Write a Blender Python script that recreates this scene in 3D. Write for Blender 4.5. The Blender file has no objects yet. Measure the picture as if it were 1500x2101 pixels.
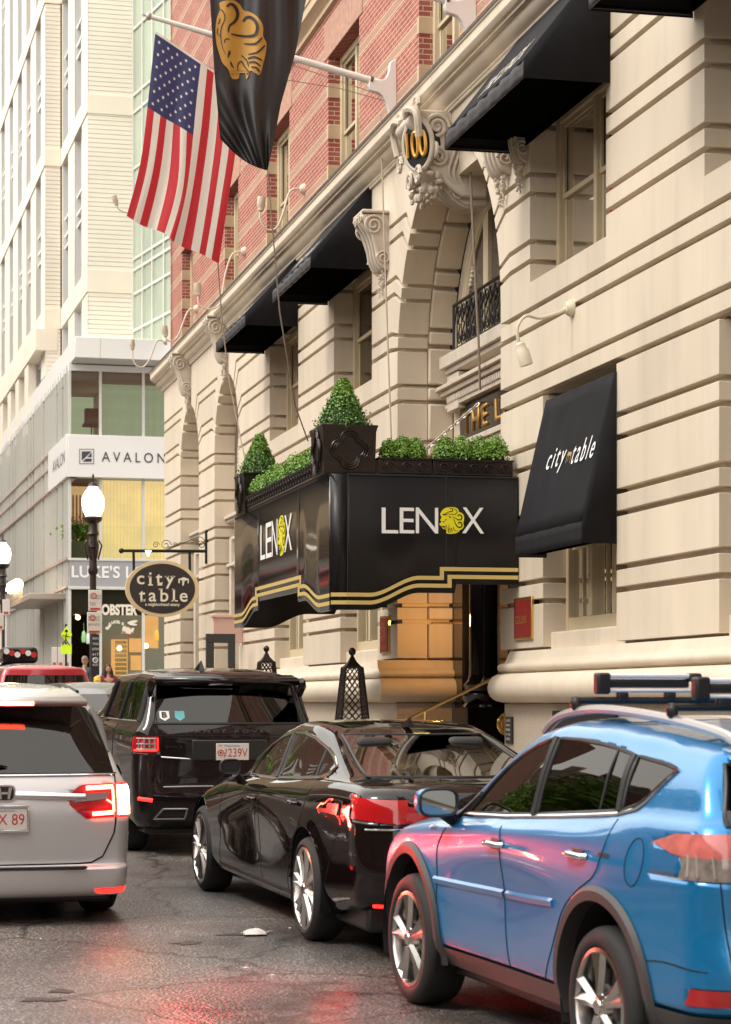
import bpy, bmesh, math, random
import numpy as np
from mathutils import Vector, Matrix
from mathutils.bvhtree import BVHTree
from mathutils.geometry import tessellate_polygon
random.seed(7)
sc = bpy.context.scene
R = math.radians
PI = math.pi
# ---------------------------------------------------------------- camera, sky, sun, exposure
FPX, CX, VY, VX, HC = 4600., 750., 1438., -318., 1.83      # focal length in px of a 1500 x 2101 frame, principal point, vanishing point, eye height
TH = math.atan((CX-VX)/FPX); CT, ST = math.cos(TH), math.sin(TH)
SLOPE = .0195                                               # the street climbs away from the camera
def gz(y): return SLOPE*y
cd = bpy.data.cameras.new('camera'); cam = bpy.data.objects.new('camera', cd); sc.collection.objects.link(cam)
cam.location = (0, 0, HC); cam.rotation_euler = (PI/2, 0, -TH)
cd.sensor_fit = 'VERTICAL'; cd.sensor_height = 36; cd.lens = FPX/2101*36
cd.shift_y = (VY-1050.5)/2101; cd.clip_start = .1; cd.clip_end = 2000
cd.dof.use_dof = True; cd.dof.focus_distance = 24; cd.dof.aperture_fstop = 6.3
sc.camera = cam
w = bpy.data.worlds.new('World'); sc.world = w; w.use_nodes = True
nt = w.node_tree; bg = nt.nodes['Background']
sky = nt.nodes.new('ShaderNodeTexSky'); sky.sky_type = 'NISHITA'; sky.sun_disc = False
SUN_EL, SUN_AZ = R(52), R(-98)                             # azimuth clockwise from +Y (along the street): high, behind the camera's left
sky.sun_elevation = SUN_EL; sky.sun_rotation = SUN_AZ; sky.air_density = 1.0; sky.dust_density = 4.5; sky.ozone_density = 1.0
mixw = nt.nodes.new('ShaderNodeMix'); mixw.data_type = 'RGBA'; mixw.inputs[0].default_value = .72
rgb = nt.nodes.new('ShaderNodeHueSaturation'); rgb.inputs['Saturation'].default_value = .12; rgb.inputs['Value'].default_value = 1.0
nt.links.new(sky.outputs[0], rgb.inputs['Color'])
mixw.inputs[7].default_value = (10.6, 10.1, 9.3, 1)         # even cloud deck
nt.links.new(rgb.outputs[0], mixw.inputs[6]); nt.links.new(mixw.outputs[2], bg.inputs['Color'])
bg.inputs['Strength'].default_value = .15
sd = bpy.data.lights.new('sun', 'SUN'); sun = bpy.data.objects.new('sun', sd); sc.collection.objects.link(sun)
sd.energy = 1.0; sd.angle = R(14); sd.color = (1, .93, .82)
dirv = Vector((math.sin(SUN_AZ)*math.cos(SUN_EL), math.cos(SUN_AZ)*math.cos(SUN_EL), math.sin(SUN_EL)))
sun.rotation_euler = dirv.to_track_quat('Z', 'Y').to_euler()
sc.view_settings.view_transform = 'Standard'; sc.view_settings.look = 'None'
sc.view_settings.exposure = .82; sc.view_settings.gamma = 1
sc.render.engine = 'CYCLES'
try:
    sc.cycles.max_bounces = 8; sc.cycles.transparent_max_bounces = 12; sc.cycles.use_denoising = True
    sc.cycles.sample_clamp_indirect = 6; sc.cycles.caustics_reflective = False; sc.cycles.caustics_refractive = False
except Exception: pass
# ---------------------------------------------------------------- measuring helpers: pixel of the photograph -> point on a known plane
def ray(x, y):
    r = (x-CX)/FPX; t = (VY-y)/FPX
    return Vector((CT*r+ST, -ST*r+CT, t))
def atX(x, y, X):
    d = ray(x, y); t = X/d.x; return Vector((X, d.y*t, HC+d.z*t))
def atY(x, y, Y):
    d = ray(x, y); t = Y/d.y; return Vector((d.x*t, Y, HC+d.z*t))
def onpl(x, y, P, n):
    d = ray(x, y); o = Vector((0, 0, HC)); t = (P-o).dot(n)/d.dot(n); return o+d*t
# ---------------------------------------------------------------- materials
MT = {}
def mat(name, col, rough=.6, metal=0, coat=0, spec=.5, emit=None, es=0, bump=0, bscale=60, var=0, vscale=3, sheen=0, alpha=1, trans=0, flake=0, streak=0):
    if name in MT: return MT[name]
    m = bpy.data.materials.new(name); m.use_nodes = True; n = m.node_tree; b = n.nodes['Principled BSDF']
    b.inputs['Base Color'].default_value = (*col, 1); b.inputs['Roughness'].default_value = rough; b.inputs['Metallic'].default_value = metal
    b.inputs['Coat Weight'].default_value = coat; b.inputs['Coat Roughness'].default_value = .03; b.inputs['Specular IOR Level'].default_value = spec
    if emit: b.inputs['Emission Color'].default_value = (*emit, 1); b.inputs['Emission Strength'].default_value = es
    if trans: b.inputs['Transmission Weight'].default_value = trans
    tc = n.nodes.new('ShaderNodeTexCoord')
    if var:
        nz = n.nodes.new('ShaderNodeTexNoise'); nz.inputs['Scale'].default_value = vscale; nz.inputs['Detail'].default_value = 6
        mp = n.nodes.new('ShaderNodeMapping'); mp.inputs['Scale'].default_value = (1, 1, .35 if streak else 1)
        n.links.new(tc.outputs['Object'], mp.inputs[0]); n.links.new(mp.outputs[0], nz.inputs['Vector'])
        hs = n.nodes.new('ShaderNodeMapRange'); hs.inputs[1].default_value = .25; hs.inputs[2].default_value = .75
        hs.inputs[3].default_value = 1-var; hs.inputs[4].default_value = 1+var
        mx = n.nodes.new('ShaderNodeVectorMath'); mx.operation = 'SCALE'; mx.inputs[0].default_value = col
        n.links.new(nz.outputs['Fac'], hs.inputs[0]); n.links.new(mx.outputs[0], b.inputs['Base Color']); src = hs.outputs[0]
        if streak:      # rain streaks and a slightly different tone for every block
            s2 = n.nodes.new('ShaderNodeTexNoise'); s2.inputs['Scale'].default_value = 4.5; s2.inputs['Detail'].default_value = 7; m2 = n.nodes.new('ShaderNodeMapping'); m2.inputs['Scale'].default_value = (1, 1, .1)
            r2 = n.nodes.new('ShaderNodeMapRange'); r2.inputs[1].default_value = .5; r2.inputs[2].default_value = .75; r2.inputs[3].default_value = 1; r2.inputs[4].default_value = .90
            n.links.new(tc.outputs['Object'], m2.inputs[0]); n.links.new(m2.outputs[0], s2.inputs['Vector']); n.links.new(s2.outputs['Fac'], r2.inputs[0])
            ge = n.nodes.new('ShaderNodeNewGeometry'); r3 = n.nodes.new('ShaderNodeMapRange'); r3.inputs[3].default_value = .93; r3.inputs[4].default_value = 1.05; n.links.new(ge.outputs['Random Per Island'], r3.inputs[0])
            for o_ in (r2.outputs[0], r3.outputs[0]): q = n.nodes.new('ShaderNodeMath'); q.operation = 'MULTIPLY'; n.links.new(src, q.inputs[0]); n.links.new(o_, q.inputs[1]); src = q.outputs[0]
        n.links.new(src, mx.inputs['Scale'])
    if bump:
        nb = n.nodes.new('ShaderNodeTexNoise'); nb.inputs['Scale'].default_value = bscale; nb.inputs['Detail'].default_value = 5
        bp = n.nodes.new('ShaderNodeBump'); bp.inputs['Strength'].default_value = bump; bp.inputs['Distance'].default_value = .01
        n.links.new(tc.outputs['Object'], nb.inputs['Vector']); n.links.new(nb.outputs['Fac'], bp.inputs['Height']); n.links.new(bp.outputs[0], b.inputs['Normal'])
    MT[name] = m; return m
def paint(name, col, metal=.55, rough=.32, spec=.5, drops=.16):
    """car lacquer beaded with fine rain drops"""
    m = mat(name, col, rough, metal, 1.0, spec); n = m.node_tree; b = n.nodes['Principled BSDF']
    tc = n.nodes.new('ShaderNodeTexCoord'); v = n.nodes.new('ShaderNodeTexVoronoi'); v.inputs['Scale'].default_value = 75; v.inputs['Randomness'].default_value = 1
    r = n.nodes.new('ShaderNodeMapRange'); r.inputs[1].default_value = .12; r.inputs[2].default_value = .34; r.inputs[3].default_value = 1; r.inputs[4].default_value = 0
    nz = n.nodes.new('ShaderNodeTexNoise'); nz.inputs['Scale'].default_value = 9
    gt = n.nodes.new('ShaderNodeMapRange'); gt.inputs[1].default_value = .48; gt.inputs[2].default_value = .6
    ml = n.nodes.new('ShaderNodeMath'); ml.operation = 'MULTIPLY'
    bp = n.nodes.new('ShaderNodeBump'); bp.inputs['Strength'].default_value = drops; bp.inputs['Distance'].default_value = .003
    for a in (v, nz): n.links.new(tc.outputs['Object'], a.inputs['Vector'])
    n.links.new(v.outputs['Distance'], r.inputs[0]); n.links.new(nz.outputs['Fac'], gt.inputs[0])
    n.links.new(r.outputs[0], ml.inputs[0]); n.links.new(gt.outputs[0], ml.inputs[1])
    n.links.new(ml.outputs[0], bp.inputs['Height']); n.links.new(bp.outputs[0], b.inputs['Coat Normal'])
    return m
def glassmat(name, tint, k=.75, rough=.015, gc=.95):
    """tinted pane: lets some of the dark inside through, mirrors the street"""
    m = bpy.data.materials.new(name); m.use_nodes = True; n = m.node_tree; n.nodes.clear()
    o = n.nodes.new('ShaderNodeOutputMaterial'); t = n.nodes.new('ShaderNodeBsdfTransparent'); t.inputs[0].default_value = (*tint, 1)
    g = n.nodes.new('ShaderNodeBsdfGlossy'); g.inputs[0].default_value = (gc, gc*.98, gc*.95, 1); g.inputs['Roughness'].default_value = rough
    f = n.nodes.new('ShaderNodeFresnel'); f.inputs[0].default_value = 1.5
    r = n.nodes.new('ShaderNodeMapRange'); r.inputs[1].default_value = 0; r.inputs[2].default_value = 1; r.inputs[3].default_value = 1-k; r.inputs[4].default_value = 1
    x = n.nodes.new('ShaderNodeMixShader')
    n.links.new(f.outputs[0], r.inputs[0]); n.links.new(r.outputs[0], x.inputs[0]); n.links.new(t.outputs[0], x.inputs[1]); n.links.new(g.outputs[0], x.inputs[2]); n.links.new(x.outputs[0], o.inputs[0])
    MT[name] = m; return m
# ---------------------------------------------------------------- mesh building
class MB:
    def __init__(s): s.v = []; s.f = []; s.m = []
    def add(s, vs, fs, mi=0):
        o = len(s.v); s.v += [tuple(v) for v in vs]; s.f += [tuple(i+o for i in f) for f in fs]; s.m += [mi]*len(fs); return s
    def box(s, x0, x1, y0, y1, z0, z1, mi=0):
        vs = [(x, y, z) for x in (x0, x1) for y in (y0, y1) for z in (z0, z1)]
        return s.add(vs, [(0,1,3,2), (4,6,7,5), (0,4,5,1), (2,3,7,6), (0,2,6,4), (1,5,7,3)], mi)
    def obox(s, c, ux, uy, uz, hx, hy, hz, mi=0):
        c = Vector(c); ux, uy, uz = Vector(ux), Vector(uy), Vector(uz)
        vs = [c+ux*hx*a+uy*hy*b+uz*hz*d for a in (-1,1) for b in (-1,1) for d in (-1,1)]
        return s.add(vs, [(0,1,3,2), (4,6,7,5), (0,4,5,1), (2,3,7,6), (0,2,6,4), (1,5,7,3)], mi)
    def quad(s, a, b, c, d, mi=0): return s.add([a,b,c,d], [(0,1,2,3)], mi)
    def prism(s, poly, ax, d0, d1, mi=0):
        """polygon (2D) pushed along axis ax ('x': poly is (y,z); 'y': (x,z); 'z': (x,y))"""
        f = {'x': lambda p, d: (d, p[0], p[1]), 'y': lambda p, d: (p[0], d, p[1]), 'z': lambda p, d: (p[0], p[1], d)}[ax]
        n = len(poly); vs = [f(p, d0) for p in poly]+[f(p, d1) for p in poly]
        return s.add(vs, [tuple(range(n))[::-1], tuple(range(n, 2*n))]+[(i, (i+1) % n, n+(i+1) % n, n+i) for i in range(n)], mi)
    def fprism(s, poly, P, ru, rv, n, d0, d1, mi=0):
        """polygon in a frame: origin P, axes ru, rv, pushed along n"""
        P, ru, rv, n = Vector(P), Vector(ru), Vector(rv), Vector(n); k = len(poly)
        vs = [P+ru*p[0]+rv*p[1]+n*d0 for p in poly]+[P+ru*p[0]+rv*p[1]+n*d1 for p in poly]
        tris = tessellate_polygon([[Vector((p[0], p[1], 0)) for p in poly]])
        fs = [tuple(t) for t in tris]+[tuple(i+k for i in t[::-1]) for t in tris]+[(i, (i+1) % k, k+(i+1) % k, k+i) for i in range(k)]
        return s.add(vs, fs, mi)
    def tube(s, pts, r, n=8, mi=0, cap=True, closed=False):
        pts = [Vector(p) for p in pts]; K = len(pts)
        rs = r if isinstance(r, (list, tuple)) else [r]*K
        vs = []; nrm = None
        for i, p in enumerate(pts):
            if closed: t = pts[(i+1) % K]-pts[i-1]
            else: t = pts[min(i+1, K-1)]-pts[max(i-1, 0)]
            if t.length < 1e-9: t = Vector((0, 0, 1))
            t.normalize()
            if nrm is None: nrm = t.orthogonal().normalized()
            nrm = nrm-t*nrm.dot(t)
            nrm = nrm.normalized() if nrm.length > 1e-6 else t.orthogonal().normalized()
            b = t.cross(nrm)
            vs += [p+(nrm*math.cos(a)+b*math.sin(a))*rs[i] for a in [2*PI*j/n for j in range(n)]]
        fs = []
        for i in range(K if closed else K-1):
            for j in range(n):
                a, b2 = i*n+j, i*n+(j+1) % n; c, d = ((i+1) % K)*n+(j+1) % n, ((i+1) % K)*n+j
                fs.append((a, b2, c, d))
        if cap and not closed: fs += [tuple(range(n))[::-1], tuple(range((K-1)*n, K*n))]
        return s.add(vs, fs, mi)
    def lathe(s, prof, c=(0, 0, 0), ax='z', n=24, mi=0, sx=1, sy=1):
        c = Vector(c); vs = []
        for r, h in prof:
            for j in range(n):
                a = 2*PI*j/n; p = {'z': (r*math.cos(a)*sx, r*math.sin(a)*sy, h), 'x': (h, r*math.cos(a), r*math.sin(a)), 'y': (r*math.cos(a), h, r*math.sin(a))}[ax]
                vs.append(c+Vector(p))
        fs = [(i*n+j, i*n+(j+1) % n, (i+1)*n+(j+1) % n, (i+1)*n+j) for i in range(len(prof)-1) for j in range(n)]
        return s.add(vs, fs, mi)
    def ball(s, c, rx, ry=None, rz=None, n=12, mi=0):
        ry = ry or rx; rz = rz or rx
        o = len(s.v); s.lathe([(max(math.sin(PI*i/n), .001), -math.cos(PI*i/n)) for i in range(n+1)], n=n*2, mi=mi)
        for i in range(o, len(s.v)): x, y, z = s.v[i]; s.v[i] = (c[0]+x*rx, c[1]+y*ry, c[2]+z*rz)
        return s
    def grid(s, fn, nu, nv, mi=0, loopu=False):
        vs = [fn(i/nu, j/nv) for j in range(nv+1) for i in range(nu+1)]
        fs = [(j*(nu+1)+i, j*(nu+1)+i+1, (j+1)*(nu+1)+i+1, (j+1)*(nu+1)+i) for j in range(nv) for i in range(nu)]
        return s.add(vs, fs, mi)
    def build(s, name, mats, parent=None, bevel=0, seg=2, flat=False, ang=38, solid=0, mw=None, rec=True):
        me = bpy.data.meshes.new(name); me.from_pydata(s.v, [], s.f)
        mats = mats if isinstance(mats, (list, tuple)) else [mats]
        for m in mats: me.materials.append(m)
        me.polygons.foreach_set('material_index', s.m)
        if rec:
            bm = bmesh.new(); bm.from_mesh(me); bmesh.ops.recalc_face_normals(bm, faces=bm.faces); bm.to_mesh(me); bm.free()
        if not flat:
            me.polygons.foreach_set('use_smooth', [True]*len(me.polygons)); me.set_sharp_from_angle(angle=R(ang))
        o = bpy.data.objects.new(name, me); sc.collection.objects.link(o)
        if mw is not None: o.matrix_world = mw
        if parent is not None: o.parent = parent
        if solid:
            q = o.modifiers.new('s', 'SOLIDIFY'); q.thickness = solid; q.offset = 0
        if bevel:
            q = o.modifiers.new('b', 'BEVEL'); q.width = bevel; q.segments = seg; q.limit_method = 'ANGLE'; q.angle_limit = R(40)
            if not flat: q.harden_normals = False
        return o
def tag(o, label, cat, group=None, kind=None):
    if label: o['label'] = label
    if cat: o['category'] = cat
    if group: o['group'] = group
    if kind: o['kind'] = kind
    return o
def thing(name, label, cat, loc=(0,0,0), rz=0, group=None, rx=0):
    o = bpy.data.objects.new(name, None); sc.collection.objects.link(o); o.location = loc; o.rotation_euler = (rx, 0, rz); o.empty_display_size = .1
    return tag(o, label, cat, group)
def copytree(o, parent=None, loc=None, rz=None):
    c = o.copy(); sc.collection.objects.link(c)
    if parent is not None: c.parent = parent; c.matrix_parent_inverse = o.matrix_parent_inverse.copy()
    if loc is not None: c.location = loc
    if rz is not None: c.rotation_euler.z = rz
    for ch in list(KIDS.get(o.name, [])) or list(o.children): copytree(ch, c)
    return c
KIDS = {}
_tc = {}
def textmesh(body, bold=0, shear=0, space=1.0, key=None):
    """letters as 2D triangles, box normalised to width, 1 high (capital height)"""
    k = (body, bold, shear, space)
    if k in _tc: return _tc[k]
    cu = bpy.data.curves.new('t', 'FONT'); cu.body = body; cu.size = 1; cu.offset = bold; cu.shear = shear; cu.space_character = space; cu.resolution_u = 4
    ob = bpy.data.objects.new('t', cu); sc.collection.objects.link(ob); bpy.context.view_layer.update()
    dg = bpy.context.evaluated_depsgraph_get(); me = bpy.data.meshes.new_from_object(ob.evaluated_get(dg))
    vs = [v.co.copy() for v in me.vertices]; fs = [tuple(p.vertices) for p in me.polygons]
    bpy.data.objects.remove(ob); bpy.data.curves.remove(cu); bpy.data.meshes.remove(me)
    x0 = min(v.x for v in vs); x1 = max(v.x for v in vs); y0 = min(v.y for v in vs); y1 = max(v.y for v in vs)
    vs = [((v.x-x0)/(x1-x0), (v.y-y0)/(y1-y0)) for v in vs]
    _tc[k] = (vs, fs); return _tc[k]
def put_text(mb, body, P, ru, rv, w_, h_, n, off=.004, bold=0, shear=0, space=1., mi=0, fn=None):
    """P lower left corner; ru/rv unit axes; w_ x h_ size; n normal"""
    P, ru, rv, n = Vector(P), Vector(ru), Vector(rv), Vector(n)
    vs, fs = textmesh(body, bold, shear, space)
    if fn: pts = [fn(u, v) for u, v in vs]
    else: pts = [P+ru*(u*w_)+rv*(v*h_)+n*off for u, v in vs]
    mb.add(pts, fs, mi)
def lerp(a, b, t): return a+(b-a)*t
def interp(tab, y):
    if y <= tab[0][0]: return tab[0][1]
    for (a, p), (b, q) in zip(tab, tab[1:]):
        if y <= b:
            t = (y-a)/(b-a); t = t*t*(3-2*t)*.5+t*.5
            return p+(q-p)*t
    return tab[-1][1]
def smooth(pts, n=6, closed=False):
    """Catmull-Rom through points"""
    P = [Vector(p) for p in pts]; K = len(P); out = []
    for i in range(K if closed else K-1):
        a = P[(i-1) % K] if closed or i > 0 else P[0]; b = P[i]; c = P[(i+1) % K]; d = P[(i+2) % K] if closed or i+2 < K else P[-1]
        for j in range(n):
            t = j/n; out.append(.5*((2*b)+(c-a)*t+(2*a-5*b+4*c-d)*t*t+(3*b-a-3*c+d)*t*t*t))
    if not closed: out.append(P[-1])
    return out
# world-space children under placed parents
def wm(o):
    m = Matrix.LocRotScale(o.location, o.rotation_euler, o.scale)
    return (wm(o.parent) @ o.matrix_parent_inverse @ m) if o.parent else m
def wb(mb, name, mats, parent, **k):
    o = mb.build(name, mats, None, **k); o.parent = parent; o.matrix_parent_inverse = wm(parent).inverted(); return o
# ================================================================ materials of the place
STONE = mat('painted_stone', (.63, .54, .425), .62, var=.08, vscale=1.3, bump=.12, bscale=90, streak=True)
STONE2 = mat('carved_stone', (.55, .475, .39), .65, var=.1, vscale=6, bump=.2, bscale=60)
GRANITE = mat('granite', (.43, .36, .285), .6, var=.25, vscale=45, bump=.2, bscale=120)
FRAMEM = mat('cream_wood', (.56, .46, .30), .5, var=.05, vscale=5)
BLACKF = mat('black_canvas', (.013, .0125, .015), .8, var=.2, vscale=3, bump=.2, bscale=220, spec=.15)
WETF = mat('wet_canvas', (.02, .019, .022), .5, var=.5, vscale=30, bump=.5, bscale=150, spec=.4)
BLACKP = mat('black_panel', (.010, .009, .010), .38, var=.1, vscale=2, spec=.28, bump=.02, bscale=4)
BRONZE = mat('dark_bronze', (.028, .02, .018), .3, metal=.5, var=.3, vscale=12, bump=.15, bscale=40)
IRON = mat('black_iron', (.012, .011, .011), .35, metal=.4)
GOLDP = mat('gold_stripe', (.62, .46, .16), .35)
GOLD = mat('gilding', (.62, .34, .07), .32, metal=.6)
WHITE = mat('white_vinyl', (.85, .85, .84), .4)
YEL = mat('yellow_vinyl', (.82, .74, .02), .4)
WPAINT = mat('white_paint', (.8, .78, .74), .35, var=.04)
DARK = mat('dark_interior', (.012, .009, .008), .8)
WARMIN = mat('curtain', (.38, .29, .20), .8, var=.2, vscale=8, streak=True)
WIN = glassmat('window_glass', (.5, .4, .32), .95, .02)
WIN2 = glassmat('shop_glass', (.75, .85, .78), .86, .02)
ROPE = mat('rope', (.33, .26, .2), .8)
BRASS = mat('brass', (.75, .5, .17), .2, metal=.9)
REDPL = mat('red_plaque', (.28, .02, .015), .35, metal=.3)
BLACKG = mat('polished_black_stone', (.01, .008, .007), .1)
LEAF = mat('leaf', (.15, .29, .03), .5, var=.45, vscale=25)
LEAF2 = mat('dark_leaf', (.035, .10, .02), .5, var=.4, vscale=25)
STEM = mat('twig', (.08, .05, .03), .8)
CHROME = mat('chrome', (.8, .8, .82), .08, metal=1)
BLKPL = mat('black_plastic', (.016, .016, .017), .45)
RUB = mat('rubber', (.018, .017, .017), .75, bump=.2, bscale=200)
GREYP = mat('grey_paint', (.36, .355, .34), .5)
def brickmat():
    m = bpy.data.materials.new('striped_brickwork'); m.use_nodes = True; n = m.node_tree; b = n.nodes['Principled BSDF']; L = n.links.new
    tc = n.nodes.new('ShaderNodeTexCoord'); sp = n.nodes.new('ShaderNodeSeparateXYZ'); L(tc.outputs['Object'], sp.inputs[0])
    add = n.nodes.new('ShaderNodeMath'); add.operation = 'ADD'; L(sp.outputs[0], add.inputs[0]); L(sp.outputs[1], add.inputs[1])
    cb = n.nodes.new('ShaderNodeCombineXYZ'); L(add.outputs[0], cb.inputs[0]); L(sp.outputs[2], cb.inputs[1])
    br = n.nodes.new('ShaderNodeTexBrick'); L(cb.outputs[0], br.inputs['Vector']); br.inputs['Scale'].default_value = 1
    br.inputs['Brick Width'].default_value = .235; br.inputs['Row Height'].default_value = .077; br.inputs['Mortar Size'].default_value = .0075; br.inputs['Mortar Smooth'].default_value = .3
    br.inputs['Color1'].default_value = (.27, .055, .042, 1); br.inputs['Color2'].default_value = (.34, .10, .075, 1); br.inputs['Mortar'].default_value = (.56, .42, .30, 1); br.inputs['Bias'].default_value = 0
    nz = n.nodes.new('ShaderNodeTexNoise'); nz.inputs['Scale'].default_value = 60; nz.inputs['Detail'].default_value = 4; L(cb.outputs[0], nz.inputs['Vector'])
    cr = n.nodes.new('ShaderNodeValToRGB'); cr.color_ramp.elements[0].color = (.26, .13, .09, 1); cr.color_ramp.elements[1].color = (.46, .30, .20, 1); cr.color_ramp.elements[0].position = .38; cr.color_ramp.elements[1].position = .6; L(nz.outputs['Fac'], cr.inputs[0])
    # rough tan courses between the brick bands
    md = n.nodes.new('ShaderNodeMath'); md.operation = 'FLOORED_MODULO'; md.inputs[1].default_value = .70; sb = n.nodes.new('ShaderNodeMath'); sb.operation = 'SUBTRACT'; sb.inputs[1].default_value = 10.02
    L(sp.outputs[2], sb.inputs[0]); L(sb.outputs[0], md.inputs[0])
    lt = n.nodes.new('ShaderNodeMath'); lt.operation = 'LESS_THAN'; lt.inputs[1].default_value = .16; L(md.outputs[0], lt.inputs[0])
    pp = n.nodes.new('ShaderNodeMath'); pp.operation = 'PINGPONG'; pp.inputs[1].default_value = .08; L(md.outputs[0], pp.inputs[0])
    ed = n.nodes.new('ShaderNodeMath'); ed.operation = 'LESS_THAN'; ed.inputs[1].default_value = .017; L(pp.outputs[0], ed.inputs[0])
    m1 = n.nodes.new('ShaderNodeMix'); m1.data_type = 'RGBA'; L(ed.outputs[0], m1.inputs[0]); L(cr.outputs[0], m1.inputs[6]); m1.inputs[7].default_value = (.58, .44, .31, 1)
    m2 = n.nodes.new('ShaderNodeMix'); m2.data_type = 'RGBA'; L(lt.outputs[0], m2.inputs[0]); L(br.outputs['Color'], m2.inputs[6]); L(m1.outputs[2], m2.inputs[7])
    nl = n.nodes.new('ShaderNodeTexNoise'); nl.inputs['Scale'].default_value = 1.1; nl.inputs['Detail'].default_value = 5; L(tc.outputs['Object'], nl.inputs['Vector'])
    hv = n.nodes.new('ShaderNodeHueSaturation'); mr = n.nodes.new('ShaderNodeMapRange'); mr.inputs[3].default_value = .82; mr.inputs[4].default_value = 1.25; L(nl.outputs['Fac'], mr.inputs[0]); L(mr.outputs[0], hv.inputs['Value']); L(m2.outputs[2], hv.inputs['Color'])
    L(hv.outputs[0], b.inputs['Base Color']); b.inputs['Roughness'].default_value = .8
    bp = n.nodes.new('ShaderNodeBump'); bp.inputs['Strength'].default_value = .5; bp.inputs['Distance'].default_value = .012; iv = n.nodes.new('ShaderNodeMath'); iv.operation = 'SUBTRACT'; iv.inputs[0].default_value = 1
    L(br.outputs['Fac'], iv.inputs[1]); L(iv.outputs[0], bp.inputs['Height']); L(bp.outputs[0], b.inputs['Normal'])
    return m
BRICK = brickmat()
def roadmat(name, base=(.075, .066, .061), wet=1.):
    m = bpy.data.materials.new(name); m.use_nodes = True; n = m.node_tree; b = n.nodes['Principled BSDF']; L = n.links.new
    tc = n.nodes.new('ShaderNodeTexCoord')
    def noise(s, d=6): a = n.nodes.new('ShaderNodeTexNoise'); a.inputs['Scale'].default_value = s; a.inputs['Detail'].default_value = d; L(tc.outputs['Object'], a.inputs['Vector']); return a.outputs['Fac']
    def rng(src, a, b_, c, d): r = n.nodes.new('ShaderNodeMapRange'); r.inputs[1].default_value = a; r.inputs[2].default_value = b_; r.inputs[3].default_value = c; r.inputs[4].default_value = d; L(src, r.inputs[0]); return r.outputs[0]
    def mul(a, b_): r = n.nodes.new('ShaderNodeMath'); r.operation = 'MULTIPLY'; L(a, r.inputs[0]); L(b_, r.inputs[1]); return r.outputs[0]
    big = noise(.55, 8); agg = n.nodes.new('ShaderNodeTexVoronoi'); agg.inputs['Scale'].default_value = 48; L(tc.outputs['Object'], agg.inputs['Vector'])
    # cracks
    wv = n.nodes.new('ShaderNodeTexVoronoi'); wv.feature = 'DISTANCE_TO_EDGE'; wv.inputs['Scale'].default_value = .55
    wn = n.nodes.new('ShaderNodeTexNoise'); wn.inputs['Scale'].default_value = 2.2; wn.inputs['Detail'].default_value = 6; L(tc.outputs['Object'], wn.inputs['Vector'])
    wa = n.nodes.new('ShaderNodeMixRGB'); wa.blend_type = 'ADD'; wa.inputs[0].default_value = .55; L(tc.outputs['Object'], wa.inputs[1]); L(wn.outputs['Color'], wa.inputs[2]); L(wa.outputs[0], wv.inputs['Vector'])
    crack = rng(wv.outputs['Distance'], 0, .022, .3, 1)
    v = mul(mul(rng(big, .3, .7, .5, 1.6), rng(agg.outputs['Distance'], .1, .75, .35, 2.0)), crack)
    sp_ = noise(75, 3); v = mul(v, rng(sp_, .54, .70, .8, 4.0))
    sc_ = n.nodes.new('ShaderNodeVectorMath'); sc_.operation = 'SCALE'; sc_.inputs[0].default_value = base; L(v, sc_.inputs['Scale']); L(sc_.outputs[0], b.inputs['Base Color'])
    L(rng(noise(.9, 7), .35, .62, .5 if wet < 1 else .27, .5 if wet < 1 else .5), b.inputs['Roughness']); b.inputs['Specular IOR Level'].default_value = .5
    ad = n.nodes.new('ShaderNodeMath'); ad.operation = 'ADD'; L(agg.outputs['Distance'], ad.inputs[0]); L(crack, ad.inputs[1])
    bp = n.nodes.new('ShaderNodeBump'); bp.inputs['Strength'].default_value = .7; bp.inputs['Distance'].default_value = .006; L(ad.outputs[0], bp.inputs['Height']); L(bp.outputs[0], b.inputs['Normal'])
    return m
ASPH = roadmat('wet_asphalt'); WALK = mat('sidewalk_concrete', (.33, .29, .25), .45, var=.2, vscale=2, bump=.2, bscale=80)
# ================================================================ the ground
XW_ = 7.8
g = MB()
ys = [-60, 0, 30, 60, 90, 400]; gzz = lambda y: gz(min(y, 90))
for a, b_ in zip(ys, ys[1:]): g.quad((-250, a, gzz(a)), (250, a, gzz(a)), (250, b_, gzz(b_)), (-250, b_, gzz(b_)))
tag(g.build('road', ASPH, flat=True), 'wet dark asphalt street between the queued cars', None, kind='structure')
def walkpiece(name, x0, x1, y0, y1, h=.15, m=WALK):
    b = MB(); pts = [(x0, y0), (x1, y0), (x1, y1), (x0, y1)]
    b.add([(x, y, gz(y)-.3) for x, y in pts]+[(x, y, gz(y)+h) for x, y in pts], [(4,5,6,7), (0,1,5,4), (1,2,6,5), (2,3,7,6), (3,0,4,7)])
    o = b.build(name, m, bevel=.012); tag(o, None, None, kind='structure'); return o
walkpiece('sidewalk', 5.42, 8.9, -20, 57.6); walkpiece('kerb', 5.25, 5.415, -20, 57.6, .152, GRANITE)
walkpiece('sidewalk', 5.2, 30, 76, 90); walkpiece('sidewalk', -12, -6.2, -20, 57.6); walkpiece('kerb', -6.195, -6.03, -20, 57.6, .152, GRANITE)
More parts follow.
